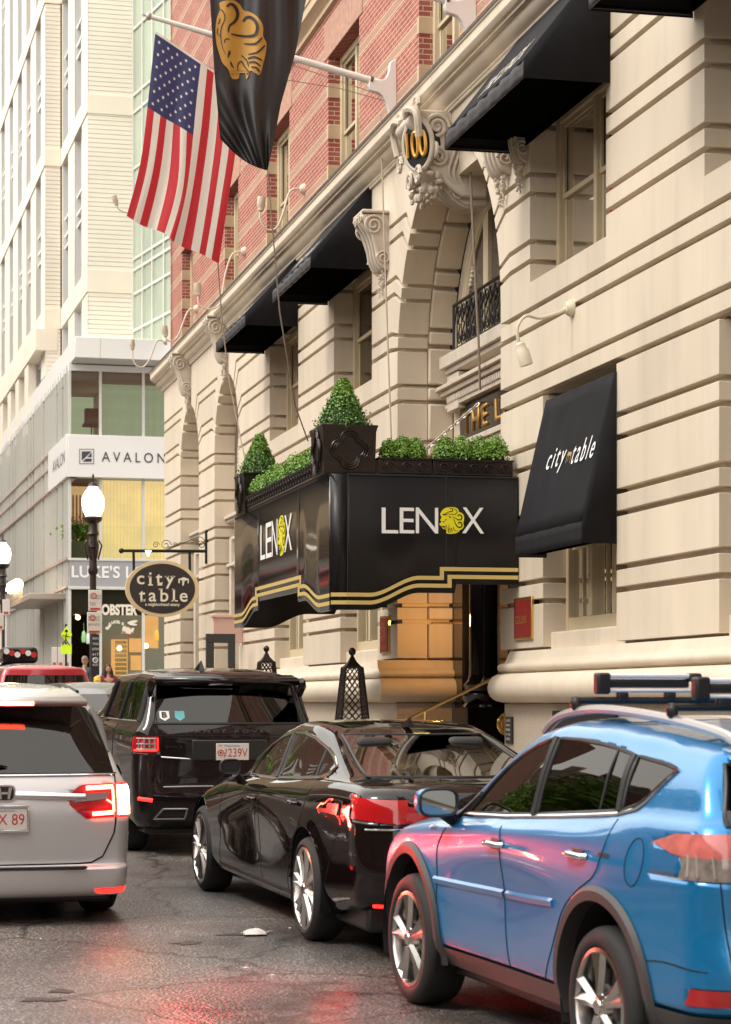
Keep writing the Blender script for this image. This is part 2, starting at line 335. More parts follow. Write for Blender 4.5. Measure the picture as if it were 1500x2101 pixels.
# ================================================================ the hotel
hotel = thing('hotel', 'large hotel of tan banded stone with a red brick upper wall along the right side', 'building', (XW_, 36, gz(36)))
BANDS = [(2.42, 2.98), (2.98, 3.215), (3.215, 3.77), (3.77, 4.0), (4.0, 4.56), (4.56, 4.795), (4.795, 5.36), (5.36, 5.59), (5.59, 6.17), (6.17, 6.40), (6.40, 6.97), (6.97, 7.20), (7.20, 7.76), (7.76, 7.99), (7.99, 8.55), (8.55, 8.78), (8.78, 9.64)]
G = .03
ARCH = [(28.93, 2.63, 6.60), (46.54, 1.54, 7.15), (51.71, 1.44, 7.25)]     # centre Y, radius, springing height
gnd = [(14.5, 16.9), (19.28-2.3, 19.28), (22.08, 24.60), (26.30, 31.56), (32.79, 35.41), (38.42, 41.11), (45.0, 48.08), (50.27, 53.15)]
gnd = [(16.9, 19.28)]+gnd[2:]
up = [(17.1, 19.64), (22.41, 25.10), (26.30, 31.56), (33.17, 35.89), (38.85, 41.60), (45.0, 48.08), (50.27, 53.15)]
SILL, LINT, UPH = 6.72, 5.36, 8.78
YN, YE = 11.0, 55.92
blk = MB(); core = MB()
def rectblock(y0, y1, z0, z1, x0=XW_, x1=8.25): blk.box(x0, x1, y0, y1, z0, z1)
def ptc(c, r, zc, z, R2):
    """where the joint at height z meets the arch: bend point on the outer circle and the point on the opening, for the +Y side"""
    if z <= zc: return [(R2, z), (r, z)]
    s = min((z-zc)/R2, .985); a = math.asin(s); return [(R2*math.cos(a), zc+R2*math.sin(a)), (r*math.cos(a), zc+r*math.sin(a))]
for (z0, z1) in BANDS:
    ops = gnd if z1 <= LINT+.01 else up
    a0, a1 = z0+G, z1-G
    solid = (z0 >= LINT-.01 and z1 <= 6.41)
    arcs = {26.30: 0, 45.0: 1, 50.27: 2}
    cur = YN
    for (o0, o1) in ops+[(YE, None)]:
        isarc = o0 in arcs
        if solid and not isarc and o1 is not None: continue
        rectblock_end = o0
        segs = (cur, rectblock_end)
        # does either end run into an arch above its springing?
        lo = [k for k in ops if k[1] == cur and k[0] in arcs]; L_ = ARCH[arcs[lo[0][0]]] if lo else None; R_ = ARCH[arcs[o0]] if isarc else None
        poly = []
        y0, y1 = segs
        def side(A, sgn):
            c, r, zc = A; R2 = r+.42 if r > 2 else r+.5; p = []
            bl, pl = ptc(c, r, zc, a0, R2); bh, ph = ptc(c, r, zc, a1, R2)
            top = a1 > zc+R2-.12
            p.append((c+sgn*bl[0], bl[1])); p.append((c+sgn*pl[0], pl[1]))
            if not top:
                an0 = math.asin(max(0, min(1, (pl[1]-zc)/r))); an1 = math.asin(max(0, min(1, (ph[1]-zc)/r)))
                for k in range(1, 6): 
                    an = an0+(an1-an0)*k/5; zz = zc+r*math.sin(an)
                    if a1 > zc: p.append((c+sgn*r*math.cos(an), zz if a0 > zc or k > 0 else pl[1]))
                if a1 <= zc: p.append((c+sgn*r, a1))
                p.append((c+sgn*bh[0], bh[1]))
            else:
                an0 = math.asin(max(0, min(1, (pl[1]-zc)/r))); ke = math.acos(.30/r)
                if ke > an0:
                    for k in range(1, 7): an = an0+(ke-an0)*k/6; p.append((c+sgn*r*math.cos(an), zc+r*math.sin(an)))
                p.append((c+sgn*.30, a1))
            q = []
            for t in p:
                if not q or abs(t[0]-q[-1][0])+abs(t[1]-q[-1][1]) > .004: q.append(t)
            return q
        if z0 > SILL-.35 and z1 < 6.98 and not solid:   # the thick band the upper windows cut down into
            pass
        if R_ and a1 > R_[2] : rpoly = side(R_, -1)
        else: rpoly = None
        # +Y end of this block meets opening at o0 (lower Y side of the arch => sgn -1); -Y end meets previous opening (sgn +1)
        if L_ and a1 > L_[2]: lpoly = side(L_, 1)
        else: lpoly = None
        poly = []
        poly += (lpoly[::-1] if lpoly else [(y0, a1), (y0, a0)])   # going down on the left end
        poly += (rpoly if rpoly else [(y1, a0), (y1, a1)])
        blk.prism(poly, 'x', XW_, 8.25)
        cur = o1
# under the upper windows the thick band carries on below the sills (one course, cut only above 6.72)
for o0, o1 in up:
    if o0 in (26.30, 45.0, 50.27): continue
    blk.box(XW_, 8.25, o0-.0, o1+.0, 6.40+G, SILL)
def coreseg(y0, y1, z0, z1): core.box(XW_+.095, 8.6, y0+.08, y1-.08, z0, z1)
for ops, z0, z1 in ((gnd, 0, LINT), (up, SILL-.3, 9.9)):
    cur = YN
    for o0, o1 in ops+[(YE, None)]:
        e0, e1 = cur, o0
        coreseg(e0, e1, z0, z1); cur = o1
for o0, o1 in ((11, 26.3), (31.56, 45.0), (48.08, 50.27), (53.15, YE)): core.box(XW_+.096, 8.6, o0+.06, o1-.06, LINT+.01, SILL-.31)
# fill above the arches, behind the blocks
for c, r, zc in ARCH:
    p = [(c-r-.1, zc), ]
    p = [(c-(r+.065)*math.cos(PI*k/24), zc+(r+.065)*math.sin(PI*k/24)) for k in range(25)]
    core.prism([(c-r-.1, 9.9)]+[(c-r-.1, zc)]+p[1:-1]+[(c+r+.1, zc), (c+r+.1, 9.9)], 'x', XW_+.097, 8.6)
core.box(XW_+.098, 8.6, YN, YE-.1, UPH, 9.9)
wall = wb(blk, 'stone_wall', STONE, hotel, bevel=.072, seg=4); wb(core, 'wall_core', STONE, hotel, flat=True)
# second order of the big arch, set deeper
b = MB()
c, r, zc = ARCH[0]
for (z0, z1) in BANDS:
    for sgn in (-1, 1):
        a0, a1 = z0+.03, z1-.03; r2 = r-.07
        if a1 <= zc: b.prism([(c+sgn*r2, a0), (c+sgn*(r2+.3), a0), (c+sgn*(r2+.3), a1), (c+sgn*r2, a1)], 'x', 8.26, 8.62)
        elif a0 < zc+r2:
            s0 = max(0, (a0-zc)/r2); s1 = min(1, (a1-zc)/r2); n0, n1 = math.asin(s0), math.asin(s1)
            inn = [(c+sgn*r2*math.cos(lerp(n0, n1, k/5)), zc+r2*math.sin(lerp(n0, n1, k/5))) for k in range(6)]
            if a0 < zc: inn = [(c+sgn*r2, a0)]+inn
            out = [(c+sgn*(r2+.3)*math.cos(lerp(n0, n1, k/5)), zc+(r2+.3)*math.sin(lerp(n0, n1, k/5))) for k in range(6)]
            if a0 < zc: out = [(c+sgn*(r2+.3), a0)]+out
            b.prism(inn+out[::-1], 'x', 8.26, 8.62)
wb(b, 'arch_reveal', STONE, hotel, bevel=.02)
# base mouldings: granite plinth, torus, cavetto
PROF = [(7.70, 0), (7.70, 1.80), (7.72, 1.82)]
def torus_prof():
    p = [(7.86, 1.80), (7.70, 1.81)]
    p += [(7.70-.17*math.cos(a), 1.985+.17*math.sin(a)) for a in [(-PI/2+PI*k/10) for k in range(11)]]
    p += [(7.72, 2.16), (7.69, 2.175)]
    p += [(7.70-.05*math.cos(a), 2.225+.05*math.sin(a)) for a in [(-PI/2+PI*k/6) for k in range(7)]]
    p += [(7.74, 2.29), (7.76, 2.33), (7.80, 2.42), (8.3, 2.42), (8.3, 1.80)]
    return p
TP = torus_prof(); base = MB(); pl = MB()
def baserun(y0, y1, round0=False, ret1=False):
    base.prism(TP and [(x, z) for x, z in TP], 'y', y0, y1) if False else base.add([(x, y, z) for y in (y0, y1) for x, z in TP], [(i, i+1, i+1+len(TP), i+len(TP)) for i in range(len(TP)-1)])
def quarter(cx_, cy_, a0, a1):
    """swing the profile round a vertical axis: a rounded corner"""
    vs = []; K = 9
    for k in range(K):
        a = lerp(a0, a1, k/(K-1)); vs += [(cx_-math.cos(a)*(cx_-x), cy_+math.sin(a)*(cx_-x), z) for x, z in TP]
    n_ = len(TP); base.add(vs, [(k*n_+i, k*n_+i+1, (k+1)*n_+i+1, (k+1)*n_+i) for k in range(K-1) for i in range(n_-1)])
baserun(YN, 25.85); quarter(8.3, 25.85, 0, PI/2)
# far side of the doorway: straight return facing the camera
baserun(31.56, 45.0); base.add([(x, 31.56+(x-7.8)*-0.0-(0 if k else 0)-max(0, 7.8-x)*1.0, z) for k in (0,) for x, z in TP]+[(x, 31.56, z) for x, z in TP], [(i, i+1, i+1+len(TP), i+len(TP)) for i in range(len(TP)-1)])
base.add([(x, 31.56-max(0, 7.8-p[0]), p[1]) for x in (7.5, 8.9) for p in TP[:-2]], [(i, i+1, i+1+len(TP)-2, i+len(TP)-2) for i in range(len(TP)-3)])
baserun(48.08, 50.27); baserun(53.15, YE)
for y0, y1 in ((48.08, 50.27), (53.15, YE)):
    for y in (y0, y1): base.add([(x, y, z) for x, z in TP], [tuple(range(len(TP)))])
for a, c_ in ((YN, 26.0), (31.45, 45.0), (48.08, 50.27), (53.15, YE)): pl = MB(); pl.box(7.76, 8.6, a, c_, 0, 1.8); wb(pl, 'granite_plinth', GRANITE, hotel, bevel=.01)
for y in (17.6, 20.2, 28, 33.5, 36.2, 39): pass
wb(base, 'base_moulding', STONE, hotel, ang=50)
# cellar windows in the plinth
b = MB(); b.box(7.72, 7.755, 21.9, 24.0, 1.15, 1.72); wb(b, 'cellar_window', DARK, hotel, flat=True)
# cornice between stone and brick
CP = [(8.3, 9.58), (7.76, 9.58), (7.755, 9.61), (7.74, 9.62), (7.74, 9.65), (7.70, 9.67), (7.66, 9.70), (7.63, 9.75), (7.625, 9.79), (7.56, 9.80), (7.56, 9.83), (7.52, 9.84), (7.49, 9.87), (7.48, 9.89), (7.48, 10.0), (7.46, 10.01), (7.46, 10.03)]
b = MB(); b.add([(x, y, z+.02) for y in (YN, YE+.25) for x, z in CP], [(i, i+1, i+1+len(CP), i+len(CP)) for i in range(len(CP)-1)])
b.add([(x, YE+.25, z+.02) for x, z in CP+[(8.3, 10.03)]], [tuple(range(len(CP)+1))])
wb(b, 'cornice', STONE, hotel, ang=25)
b = MB(); b.add([(x, y, z) for y in (YN, YE+.3) for x, z in ((7.45, 10.05), (7.44, 10.085), (8.0, 10.16))], [(0,1,4,3), (1,2,5,4)])
for k in range(22): b.box(7.437, 7.448, YN+.4+k*2.1, YN+.42+k*2.1, 10.045, 10.09)
wb(b, 'cornice_flashing', mat('old_lead', (.25, .22, .21), .35, metal=.5, var=.4, vscale=14), hotel)
# brick storeys
BW = [(26.6, 29.05, 10.30, 12.95), (29.05+2.0, 31.9, 0, 0)]
bw_far = [31.07, 37.68, 43.1, 49.9, 54.35]; bw_near = [29.05, 34.90, 40.67, 47.61, 52.6]
bwin = [(n_-.0, f_) for n_, f_ in zip(bw_near, bw_far)]
bwin = [(28.9, 31.07), (34.90, 37.25), (40.67, 42.93), (46.2, 47.9), (52.5, 54.2)]
br = MB(); cur = YN
ZB0, ZB1 = 10.2, 12.75
for o0, o1 in [(22.6, 25.0)]+bwin+[(YE+.1, None)]:
    br.box(8.0, 8.6, cur, o0, 10.1, 13.55)
    if o1: br.box(8.0, 8.6, o0, o1, ZB1, 13.55); cur = o1
wb(br, 'brick_wall', BRICK, hotel, flat=True)
# stone quoin blocks at the window jambs
QU = mat('buff_quoin', (.52, .38, .24), .7, var=.08, vscale=8); LN = mat('brick_lintel', (.42, .235, .17), .8, var=.25, vscale=9)
for o0, o1 in [(22.6, 25.0)]+bwin:
    for k in range(5):
        z = 9.98+.70*k; b = MB(); b.box(7.992, 8.30, o1-.012, o1+.10, z, z+.24); wb(b, 'stone_quoin', QU, hotel, bevel=.006)
for o0, o1 in bwin: b = MB(); b.box(7.985, 8.3, o0-.25, o1+.25, ZB1+.002, ZB1+.62); wb(b, 'window_lintel', LN, hotel, bevel=.01)
# upper belt course and the storey above it
b = MB(); b.add([(x, y, z) for y in (YN, YE+.15) for x, z in ((8.0, 13.5), (7.93, 13.52), (7.93, 13.6), (7.86, 13.68), (7.8, 13.72), (7.8, 13.86), (7.78, 13.88), (7.78, 13.95), (8.3, 14.0))], [(i, i+1, i+10, i+9) for i in range(8)])
wb(b, 'belt_course', mat('tan_stone', (.5, .36, .22), .6, var=.1, vscale=4), hotel, ang=25)
up2 = MB(); cur = YN
for o0, o1 in [(22.6, 25.0)]+bwin+[(YE+.1, None)]:
    up2.box(8.0, 8.6, cur, o0, 14.0, 24)
    if o1: up2.box(8.0, 8.6, o0, o1, 17.0, 24); cur = o1
wb(up2, 'pale_brick_wall', BRICK, hotel, flat=True)
b = MB(); b.box(8.6, 20, YN, YE, 10, 24); b.box(8.61, 19.9, YE-.4, YE, 0, 24); wb(b, 'building_body', DARK, hotel, flat=True)
b = MB(); b.box(8.0, 20, YE, YE+.3, 10.1, 24); wb(b, 'brick_wall', BRICK, hotel, flat=True)
b = MB(); b.box(7.86, 20, YE-.35, YE-.0, 0, 10.0); wb(b, 'stone_wall', STONE, hotel, flat=True)
def window(o0, o1, z0, z1, xf, parent, lights=2, sash=True, curtain=True, dark=False, m=FRAMEM):
    """double-hung window: frame, sashes, pane, curtain; xf = face of the frame"""
    f = MB(); t = .11
    f.box(xf, xf+.12, o0, o0+t, z0, z1); f.box(xf, xf+.12, o1-t, o1, z0, z1); f.box(xf+.001, xf+.119, o0+t, o1-t, z1-t, z1); f.box(xf+.001, xf+.119, o0+t, o1-t, z0, z0+.06)
    w_ = (o1-o0-2*t)/lights
    for k in range(1, lights): y = o0+t+w_*k; f.box(xf+.01, xf+.13, y-.05, y+.05, z0+.06, z1-t)
    fo = wb(f, 'window', m, parent, bevel=.008, seg=1)
    s = MB(); zm = (z0+z1)/2
    for k in range(lights):
        a = o0+t+w_*k+.05*(k > 0); c_ = o0+t+w_*(k+1)-.05*(k < lights-1)
        for (q0, q1, xx) in (((z0+.06, zm+.03, xf+.075), (zm-.03, z1-t, xf+.045)) if sash else ((z0+.06, z1-t, xf+.05),)):
            s.box(xx, xx+.04, a, a+.055, q0, q1); s.box(xx, xx+.04, c_-.055, c_, q0, q1); s.box(xx+.001, xx+.039, a+.055, c_-.055, q0, q0+.06); s.box(xx+.001, xx+.039, a+.055, c_-.055, q1-.055, q1)
    wb(s, 'sash', m, fo, bevel=.005, seg=1)
    p = MB(); p.quad((xf+.09, o0+t, z0+.06), (xf+.09, o1-t, z0+.06), (xf+.09, o1-t, z1-t), (xf+.09, o0+t, z1-t)); wb(p, 'pane', WIN, fo, flat=True)
    p = MB()
    if curtain:
        n_ = 36
        for (y0, y1) in ((o0+t, lerp(o0, o1, .42)), (lerp(o0, o1, .66), o1-t)):
            p.grid(lambda u, v: (xf+.28+.035*math.sin(u*n_), lerp(y0, y1, u), lerp(z0, z1, v)), 60, 1)
        wb(p, 'curtain', WARMIN, fo)
    q = MB(); q.box(xf+.5, xf+.52, o0, o1, z0, z1); wb(q, 'room_shade', DARK, fo, flat=True)
    return fo
for o0, o1 in up:
    if o0 in (26.30, 45.0, 50.27): continue
    window(o0-.05, o1+.0, SILL+.03, UPH-.1, 8.12, hotel)
for o0, o1 in bwin+[(22.6, 25.0)]: window(o0, o1, ZB0-.05, ZB1, 8.2, hotel, lights=1 if o1-o0 < 2 else 2)
for o0, o1 in bwin+[(22.6, 25.0)]: window(o0, o1, 14.0, 17, 8.2, hotel, lights=2)
def gwindow(o0, o1, z0, z1, xf, parent):
    f = MB(); t = .1
    f.box(xf, xf+.12, o0, o0+t, z0, z1); f.box(xf, xf+.12, o1-t, o1, z0, z1); f.box(xf+.001, xf+.119, o0+t, o1-t, z1-t, z1); f.box(xf+.001, xf+.119, o0+t, o1-t, z0, z0+.16)
    n_ = 3; w_ = (o1-o0-2*t)/n_
    for k in range(1, n_): y = o0+t+w_*k; f.box(xf-.01, xf+.13, y-.06, y+.06, z0+.16, z1-t)
    fo = wb(f, 'window', FRAMEM, parent, bevel=.008, seg=1)
    s = MB()
    for k in range(n_):
        a = o0+t+w_*k+.06*(k > 0); c_ = o0+t+w_*(k+1)-.06*(k < n_-1); y = (a+c_)/2; s.box(xf+.05, xf+.09, y-.02, y+.02, z0+.16, z1-t)
        for zz in (.8, 1.6, 2.4): 
            if z0+.16+zz < z1-.2: s.box(xf+.051, xf+.089, a, c_, z0+.14+zz, z0+.18+zz)
    wb(s, 'glazing_bar', FRAMEM, fo)
    p = MB(); p.quad((xf+.07, o0+t, z0+.16), (xf+.07, o1-t, z0+.16), (xf+.07, o1-t, z1-t), (xf+.07, o0+t, z1-t)); wb(p, 'pane', WIN, fo, flat=True)
    q = MB(); q.box(xf+.6, xf+.62, o0, o1, z0, z1); wb(q, 'room_shade', DARK, fo, flat=True)
    q = MB(); q.box(7.9, 8.2, o0, o1, z0-.22, z0); wb(q, 'window_sill', STONE, fo, bevel=.02)
    return fo
for o0, o1 in ((16.9, 19.28), (22.08, 24.60), (32.79, 35.41), (38.42, 41.11)): gwindow(o0-.03, o1+.02, 2.62, LINT, 8.08, hotel)
# inside of the big arch: upper wall, window, balcony rail, name frieze, doorway
b = MB(); p = [(28.93-2.56*math.cos(PI*k/24), 6.6+2.56*math.sin(PI*k/24)) for k in range(25)]
b.prism([(26.37, 5.0)]+p+[(31.49, 5.0)], 'x', 8.63, 8.9)
wb(b, 'arch_wall', STONE, hotel, flat=True)
f = MB()
for y in (29.55, 28.3): f.box(8.55, 8.64, y-.12, y+.12, 6.7, 8.7)
for k in range(2): f.tube([(8.58, 28.93-(1.75+.12*k)*math.cos(PI*j/16), 6.9+(1.75+.12*k)*math.sin(PI*j/16)) for j in range(17)], .05, 6)
for sg in (-1, 1): f.tube([(8.58, 28.93+sg*1.8, 6.6), (8.58, 28.93+sg*1.8, 6.95)], .09, 6)
fo = wb(f, 'arched_window', FRAMEM, hotel)
q = MB(); q.prism([(28.93-1.7*math.cos(PI*k/16), 6.9+1.7*math.sin(PI*k/16)) for k in range(17)]+[(30.63, 6.6), (27.23, 6.6)], 'x', 8.60, 8.628); wb(q, 'pane', mat('dim_glass', (.10, .085, .07), .06), fo, flat=True)
# balcony railing: scrolls between rails
rl = MB(); y0, y1, zb, zt = 27.1, 30.80, 6.82, 7.45
rl.tube([(8.44, y0, zt), (8.44, y1, zt)], .025, 6); rl.tube([(8.44, y0, zb), (8.44, y1, zb)], .02, 6)
for y in (y0, 28.3, 29.55, y1): rl.tube([(8.44, y, zb), (8.44, y, zt)], .02, 6)
k = 0; y = y0+.12
while y < y1-.1:
    for s_ in (-1, 1):
        pts = []
        for j in range(22):
            t = j/21; a = t*2.6*PI; rr = .115*(1-t*.8); pts.append((8.44, y+s_*rr*math.cos(a)*.75, (zt-.15 if s_ > 0 else zb+.15)+rr*math.sin(a)*s_))
        rl.tube(pts, .011, 5)
    rl.tube(smooth([(8.44, y+.10, zb+.15), (8.44, y-.05, zb+.3), (8.44, y+.06, zt-.28), (8.44, y-.08, zt-.15)], 5), .011, 5)
    rl.tube([(8.44, y+.11, zb), (8.44, y+.11, zt)], .008, 5); y += .235; k += 1
wb(rl, 'balcony_railing', IRON, hotel)
b = MB(); b.box(8.36, 8.7, 26.5, 31.3, 6.60, 6.78); b.box(8.42, 8.7, 26.5, 31.2, 6.52, 6.6); b.box(8.34, 8.7, 26.45, 31.45, 6.30, 6.36); b.box(8.40, 8.7, 26.45, 31.4, 6.22, 6.30)
for k in range(46): b.box(8.43, 8.5, 26.6+k*.1, 26.655+k*.1, 6.1, 6.2)
b.box(8.46, 8.7, 26.45, 31.35, 6.04, 6.1); b.box(8.46, 8.7, 26.45, 31.3, 5.42, 5.5); b.box(8.5, 8.7, 26.45, 31.3, 5.3, 5.42)
wb(b, 'door_entablature', STONE2, hotel, bevel=.01)
b = MB(); b.box(8.56, 8.62, 26.5, 30.9, 5.52, 6.02); nf = wb(b, 'name_frieze', BLACKG, hotel, flat=True)
b = MB(); put_text(b, 'THE LENOX', (8.555, 30.72, 5.60), (0, -1, 0), (0, 0, 1), 3.9, .31, (-1, 0, 0), .0, bold=.015, space=1.25)
q = b.build('gold_letters', mat('old_gold', (.36, .19, .04), .35, metal=.5), None, solid=.03); q.parent = hotel; q.matrix_parent_inverse = wm(hotel).inverted()
# doorway: polished black columns, step, dark lobby
b = MB(); b.box(8.9, 8.95, 26.2, 31.6, .5, 5.3); b.box(8.62, 8.9, 31.0, 31.5, .5, 5.3); b.box(8.7, 8.95, 26.2, 26.5, .5, 5.3); wb(b, 'door_recess', BLACKG, hotel, flat=True)
b = MB()
for yy in (29.9, 27.3):
    b.lathe([(.30, .9), (.30, 1.75), (.26, 1.8), (.30, 1.86), (.31, 1.92), (.25, 1.97), (.28, 2.05), (.22, 2.12), (.2, 2.2), (.19, 4.6), (.26, 4.7), (.28, 4.8), (.28, 5.0)], (8.62, yy, 0), n=28)
    b.box(8.3, 8.94, yy-.34, yy+.34, .5, 1.74)
wb(b, 'door_column', BLACKG, hotel, ang=30)
b = MB(); b.box(8.88, 8.9, 28.0, 29.3, .8, 3.4); do = wb(b, 'entrance_door', mat('dark_wood', (.03, .012, .006), .3), hotel, flat=True)
b = MB()
for i, s_ in enumerate((7.6, 7.95, 8.3)): b.box(s_, 8.95, 26.6, 31.0, .5, .78+.16*i)
wb(b, 'entrance_step', GRANITE, hotel, bevel=.01)
# ================================================================ awnings on the hotel wall
def awning(name, label, y0, y1, xo, zt, zv, zb, group=None, wet=True, txt=None):
    """y0 near, y1 far; xo outer face; zt wall top, zv top of the valance, zb bottom"""
    t = thing(name, label, 'awning', ((XW_+xo)/2, (y0+y1)/2, zb), group=group); xw = XW_-.01
    N = 14
    b = MB()
    b.grid(lambda u, v: (lerp(xw, xo, v)+.004*math.sin(u*N*2.1+v*3), lerp(y0, y1, u), lerp(zt, zv, v)), 24, 10)
    b2 = MB(); b2.grid(lambda u, v: (xo-.0+(.008 if wet else .001)*math.sin(u*46), lerp(y0, y1, u), lerp(zv, zb, v)), 60, 3)
    wb(b, 'sloping_cover', BLACKF, t, solid=.01); wb(b2, 'valance', WETF if wet else BLACKF, t, solid=.008)
    for y in (y0, y1):
        s = MB(); s.add([(xw, y, zt), (xo, y, zv), (xo, y, zb), (xw, y, zb)], [(0,1,2,3)]); wb(s, 'side_panel', BLACKF, t, solid=.01)
    u = MB(); u.tube([(xw-.03, y0+.02, zb+.03), (xo+.02, y0+.02, zb+.03), (xo+.02, y1-.02, zb+.03), (xw-.03, y1-.02, zb+.03)], .016, 6)
    for k in range(1, 4): y = lerp(y0, y1, k/4); u.tube([(xw, y, zt-.05), (xo+.03, y, zv-.04), (xo+.03, y, zb+.03)], .012, 5)
    wb(u, 'frame', IRON, t)
    k = MB(); k.box(xw-.02, xw-.01, y0+.03, y1-.03, zb+.05, zt-.1)
    wb(k, 'lining', mat('black_lining', (.003, .003, .003), 1, spec=0), t, flat=True)
    k = MB(); k.box(xo+.015, xw, y0+.02, y1-.02, zv-.03, zv-.02); wb(k, 'lining', MT['black_lining'], t, flat=True)
    if txt:
        m = MB(); s = Vector((xo-xw, 0, zv-zt)); nrm = Vector((-(zt-zv), 0, -(xw-xo))).normalized(); nrm = Vector((-(zt-zv), 0, (xw-xo))).normalized()
        body, a, c_, v0, v1, mt_, sh = txt
        def fn(u_, v_):
            v = lerp(v0, v1, v_); uu = lerp(c_, a, u_)
            return Vector((lerp(xw, xo, v), lerp(y0, y1, uu), lerp(zt, zv, v)))+nrm*.012
        put_text(m, body, (0,0,0), (0,1,0), (0,0,1), 1, 1, (1,0,0), bold=.012, shear=sh, mi=0, fn=fn)
        wb(m, 'lettering', mt_, t, flat=True, rec=False)
    return t
A_G = 'black awnings over the upper hotel windows'
CREAMV = mat('cream_vinyl', (.55, .52, .46), .4)
awning('awning', 'long black awning with cream lettering just right of the carved address number', 22.26, 25.40, 6.85, 9.68, 8.47, 8.29, A_G, txt=('THE LENOX', .18, .72, .86, .66, CREAMV, 0))
awning('awning', 'black awning beside the carved bracket left of the big arch', 33.17, 36.30, 6.85, 9.68, 8.56, 8.38, A_G, txt=('THE LENOX', .18, .72, .86, .66, CREAMV, 0))
awning('awning', 'black awning farthest left along the hotel wall, below the cornice', 38.85, 42.05, 6.85, 9.68, 8.62, 8.44, A_G, txt=('THE LENOX', .18, .72, .86, .66, CREAMV, 0))
awning('awning', 'black awning cut off by the top right corner of the picture', 16.9, 19.9, 6.75, 9.62, 8.5, 8.27, A_G)
# ground floor awning: steep, lettered
t = awning('awning', 'steep black awning lettered city table over the ground floor window', 22.06, 24.42, 7.42, 5.25, 3.69, 3.46, wet=False)
m = MB()
def fnct(y_a, y_b, v0, v1):
    def fn(u, v):
        vv = lerp(v1, v0, v); y = lerp(y_a, y_b, u)-.10*(v-.5)*0
        return Vector((lerp(7.79, 7.42, vv)-.016, y, lerp(5.25, 3.69, vv)))
    return fn
put_text(m, 'city', (0,0,0), (0,1,0), (0,0,1), 1, 1, (1,0,0), bold=.004, shear=.28, space=1.35, fn=fnct(23.78, 23.12, .41, .60))
put_text(m, 'table', (0,0,0), (0,1,0), (0,0,1), 1, 1, (1,0,0), bold=.004, shear=.28, space=1.35, fn=fnct(22.88, 22.15, .41, .57))
wb(m, 'lettering', WHITE, t, flat=True, rec=False)
m = MB(); fn = fnct(23.08, 22.91, .47, .55)
for poly in ([(0, .7), (.15, 1), (1, .85), (.85, .55)], [(0, .7), (.1, .7), (.1, 0), (.04, 0)], [(.8, .6), (.9, .6), (.9, -.1), (.84, -.1)], [(.35, .62), (.44, .62), (.40, .1), (.36, .1)]):
    m.add([fn(u, v) for u, v in poly], [tuple(range(len(poly)))])
wb(m, 'table_emblem', mat('tan_vinyl', (.38, .25, .12), .5), t, flat=True, rec=False)
# ================================================================ the lion's head (drawn once, used on the canopy)
LION = [(985,135),(930,140),(880,160),(850,195),(835,230),(850,265),(835,300),(850,325),(822,345),(838,370),(850,375),(862,400),(890,415),(915,420),(910,455),(935,470),(1000,468),(1060,450),(1085,425),(1120,400),(1138,370),(1130,335),(1140,290),(1138,240),(1110,205),(1080,195),(1060,155),(1020,138)]
LST = [([(950,150),(988,158),(988,188),(955,192),(915,210),(884,240)],5),([(1000,152),(1042,172),(1046,206),(1005,228),(940,222),(905,222)],4),([(1055,245),(1085,228),(1110,250),(1102,285),(1065,292),(1030,272),(988,256)],7),([(1060,338),(1090,322),(1112,350),(1102,380),(1065,386),(1035,352),(1020,315),(1000,280)],8),([(1000,380),(1018,425),(1062,432)],4),([(978,395),(988,450)],5),([(955,395),(962,452)],5),([(935,405),(942,462)],5),([(893,301),(916,290)],5),([(866,238),(890,224),(922,240)],6),([(862,322),(888,318),(880,330)],4),([(943,250),(966,262),(955,278)],5),([(858,372),(880,380),(905,376),(918,362)],5),([(860,376),(875,392),(895,400),(915,398),(918,380)],4),([(930,400),(950,375),(945,350)],3)]
def lion(mbY, mbK, fn):
    """fn maps unit coords (0..1, 0..1) to a world point at a given lift"""
    f = lambda x, y: ((x-822)/318, (470-y)/335)
    pts = [f(p.x, p.y) for p in smooth([(x, y, 0) for x, y in LION], 4, True)]
    tr = tessellate_polygon([[Vector((p[0], p[1], 0)) for p in pts]])
    mbY.add([fn(u, v, .004) for u, v in pts], [tuple(q) for q in tr])
    for st, w_ in LST:
        P = smooth([(x, y, 0) for x, y in st], 5); K = len(P); L_, R_ = [], []
        for i, p in enumerate(P):
            d = (P[min(i+1, K-1)]-P[max(i-1, 0)]).normalized(); n_ = Vector((-d.y, d.x, 0)); ww = w_*(.35+.65*math.sin(PI*min(1, (i+1)/K*.8+.2)))
            L_.append(f(*(p+n_*ww).xy)); R_.append(f(*(p-n_*ww).xy))
        mbK.add([fn(u, v, .008) for u, v in L_+R_], [(i, i+1, K+i+1, K+i) for i in range(K-1)])
def strokes(mb, P, w_, fn):
    pass
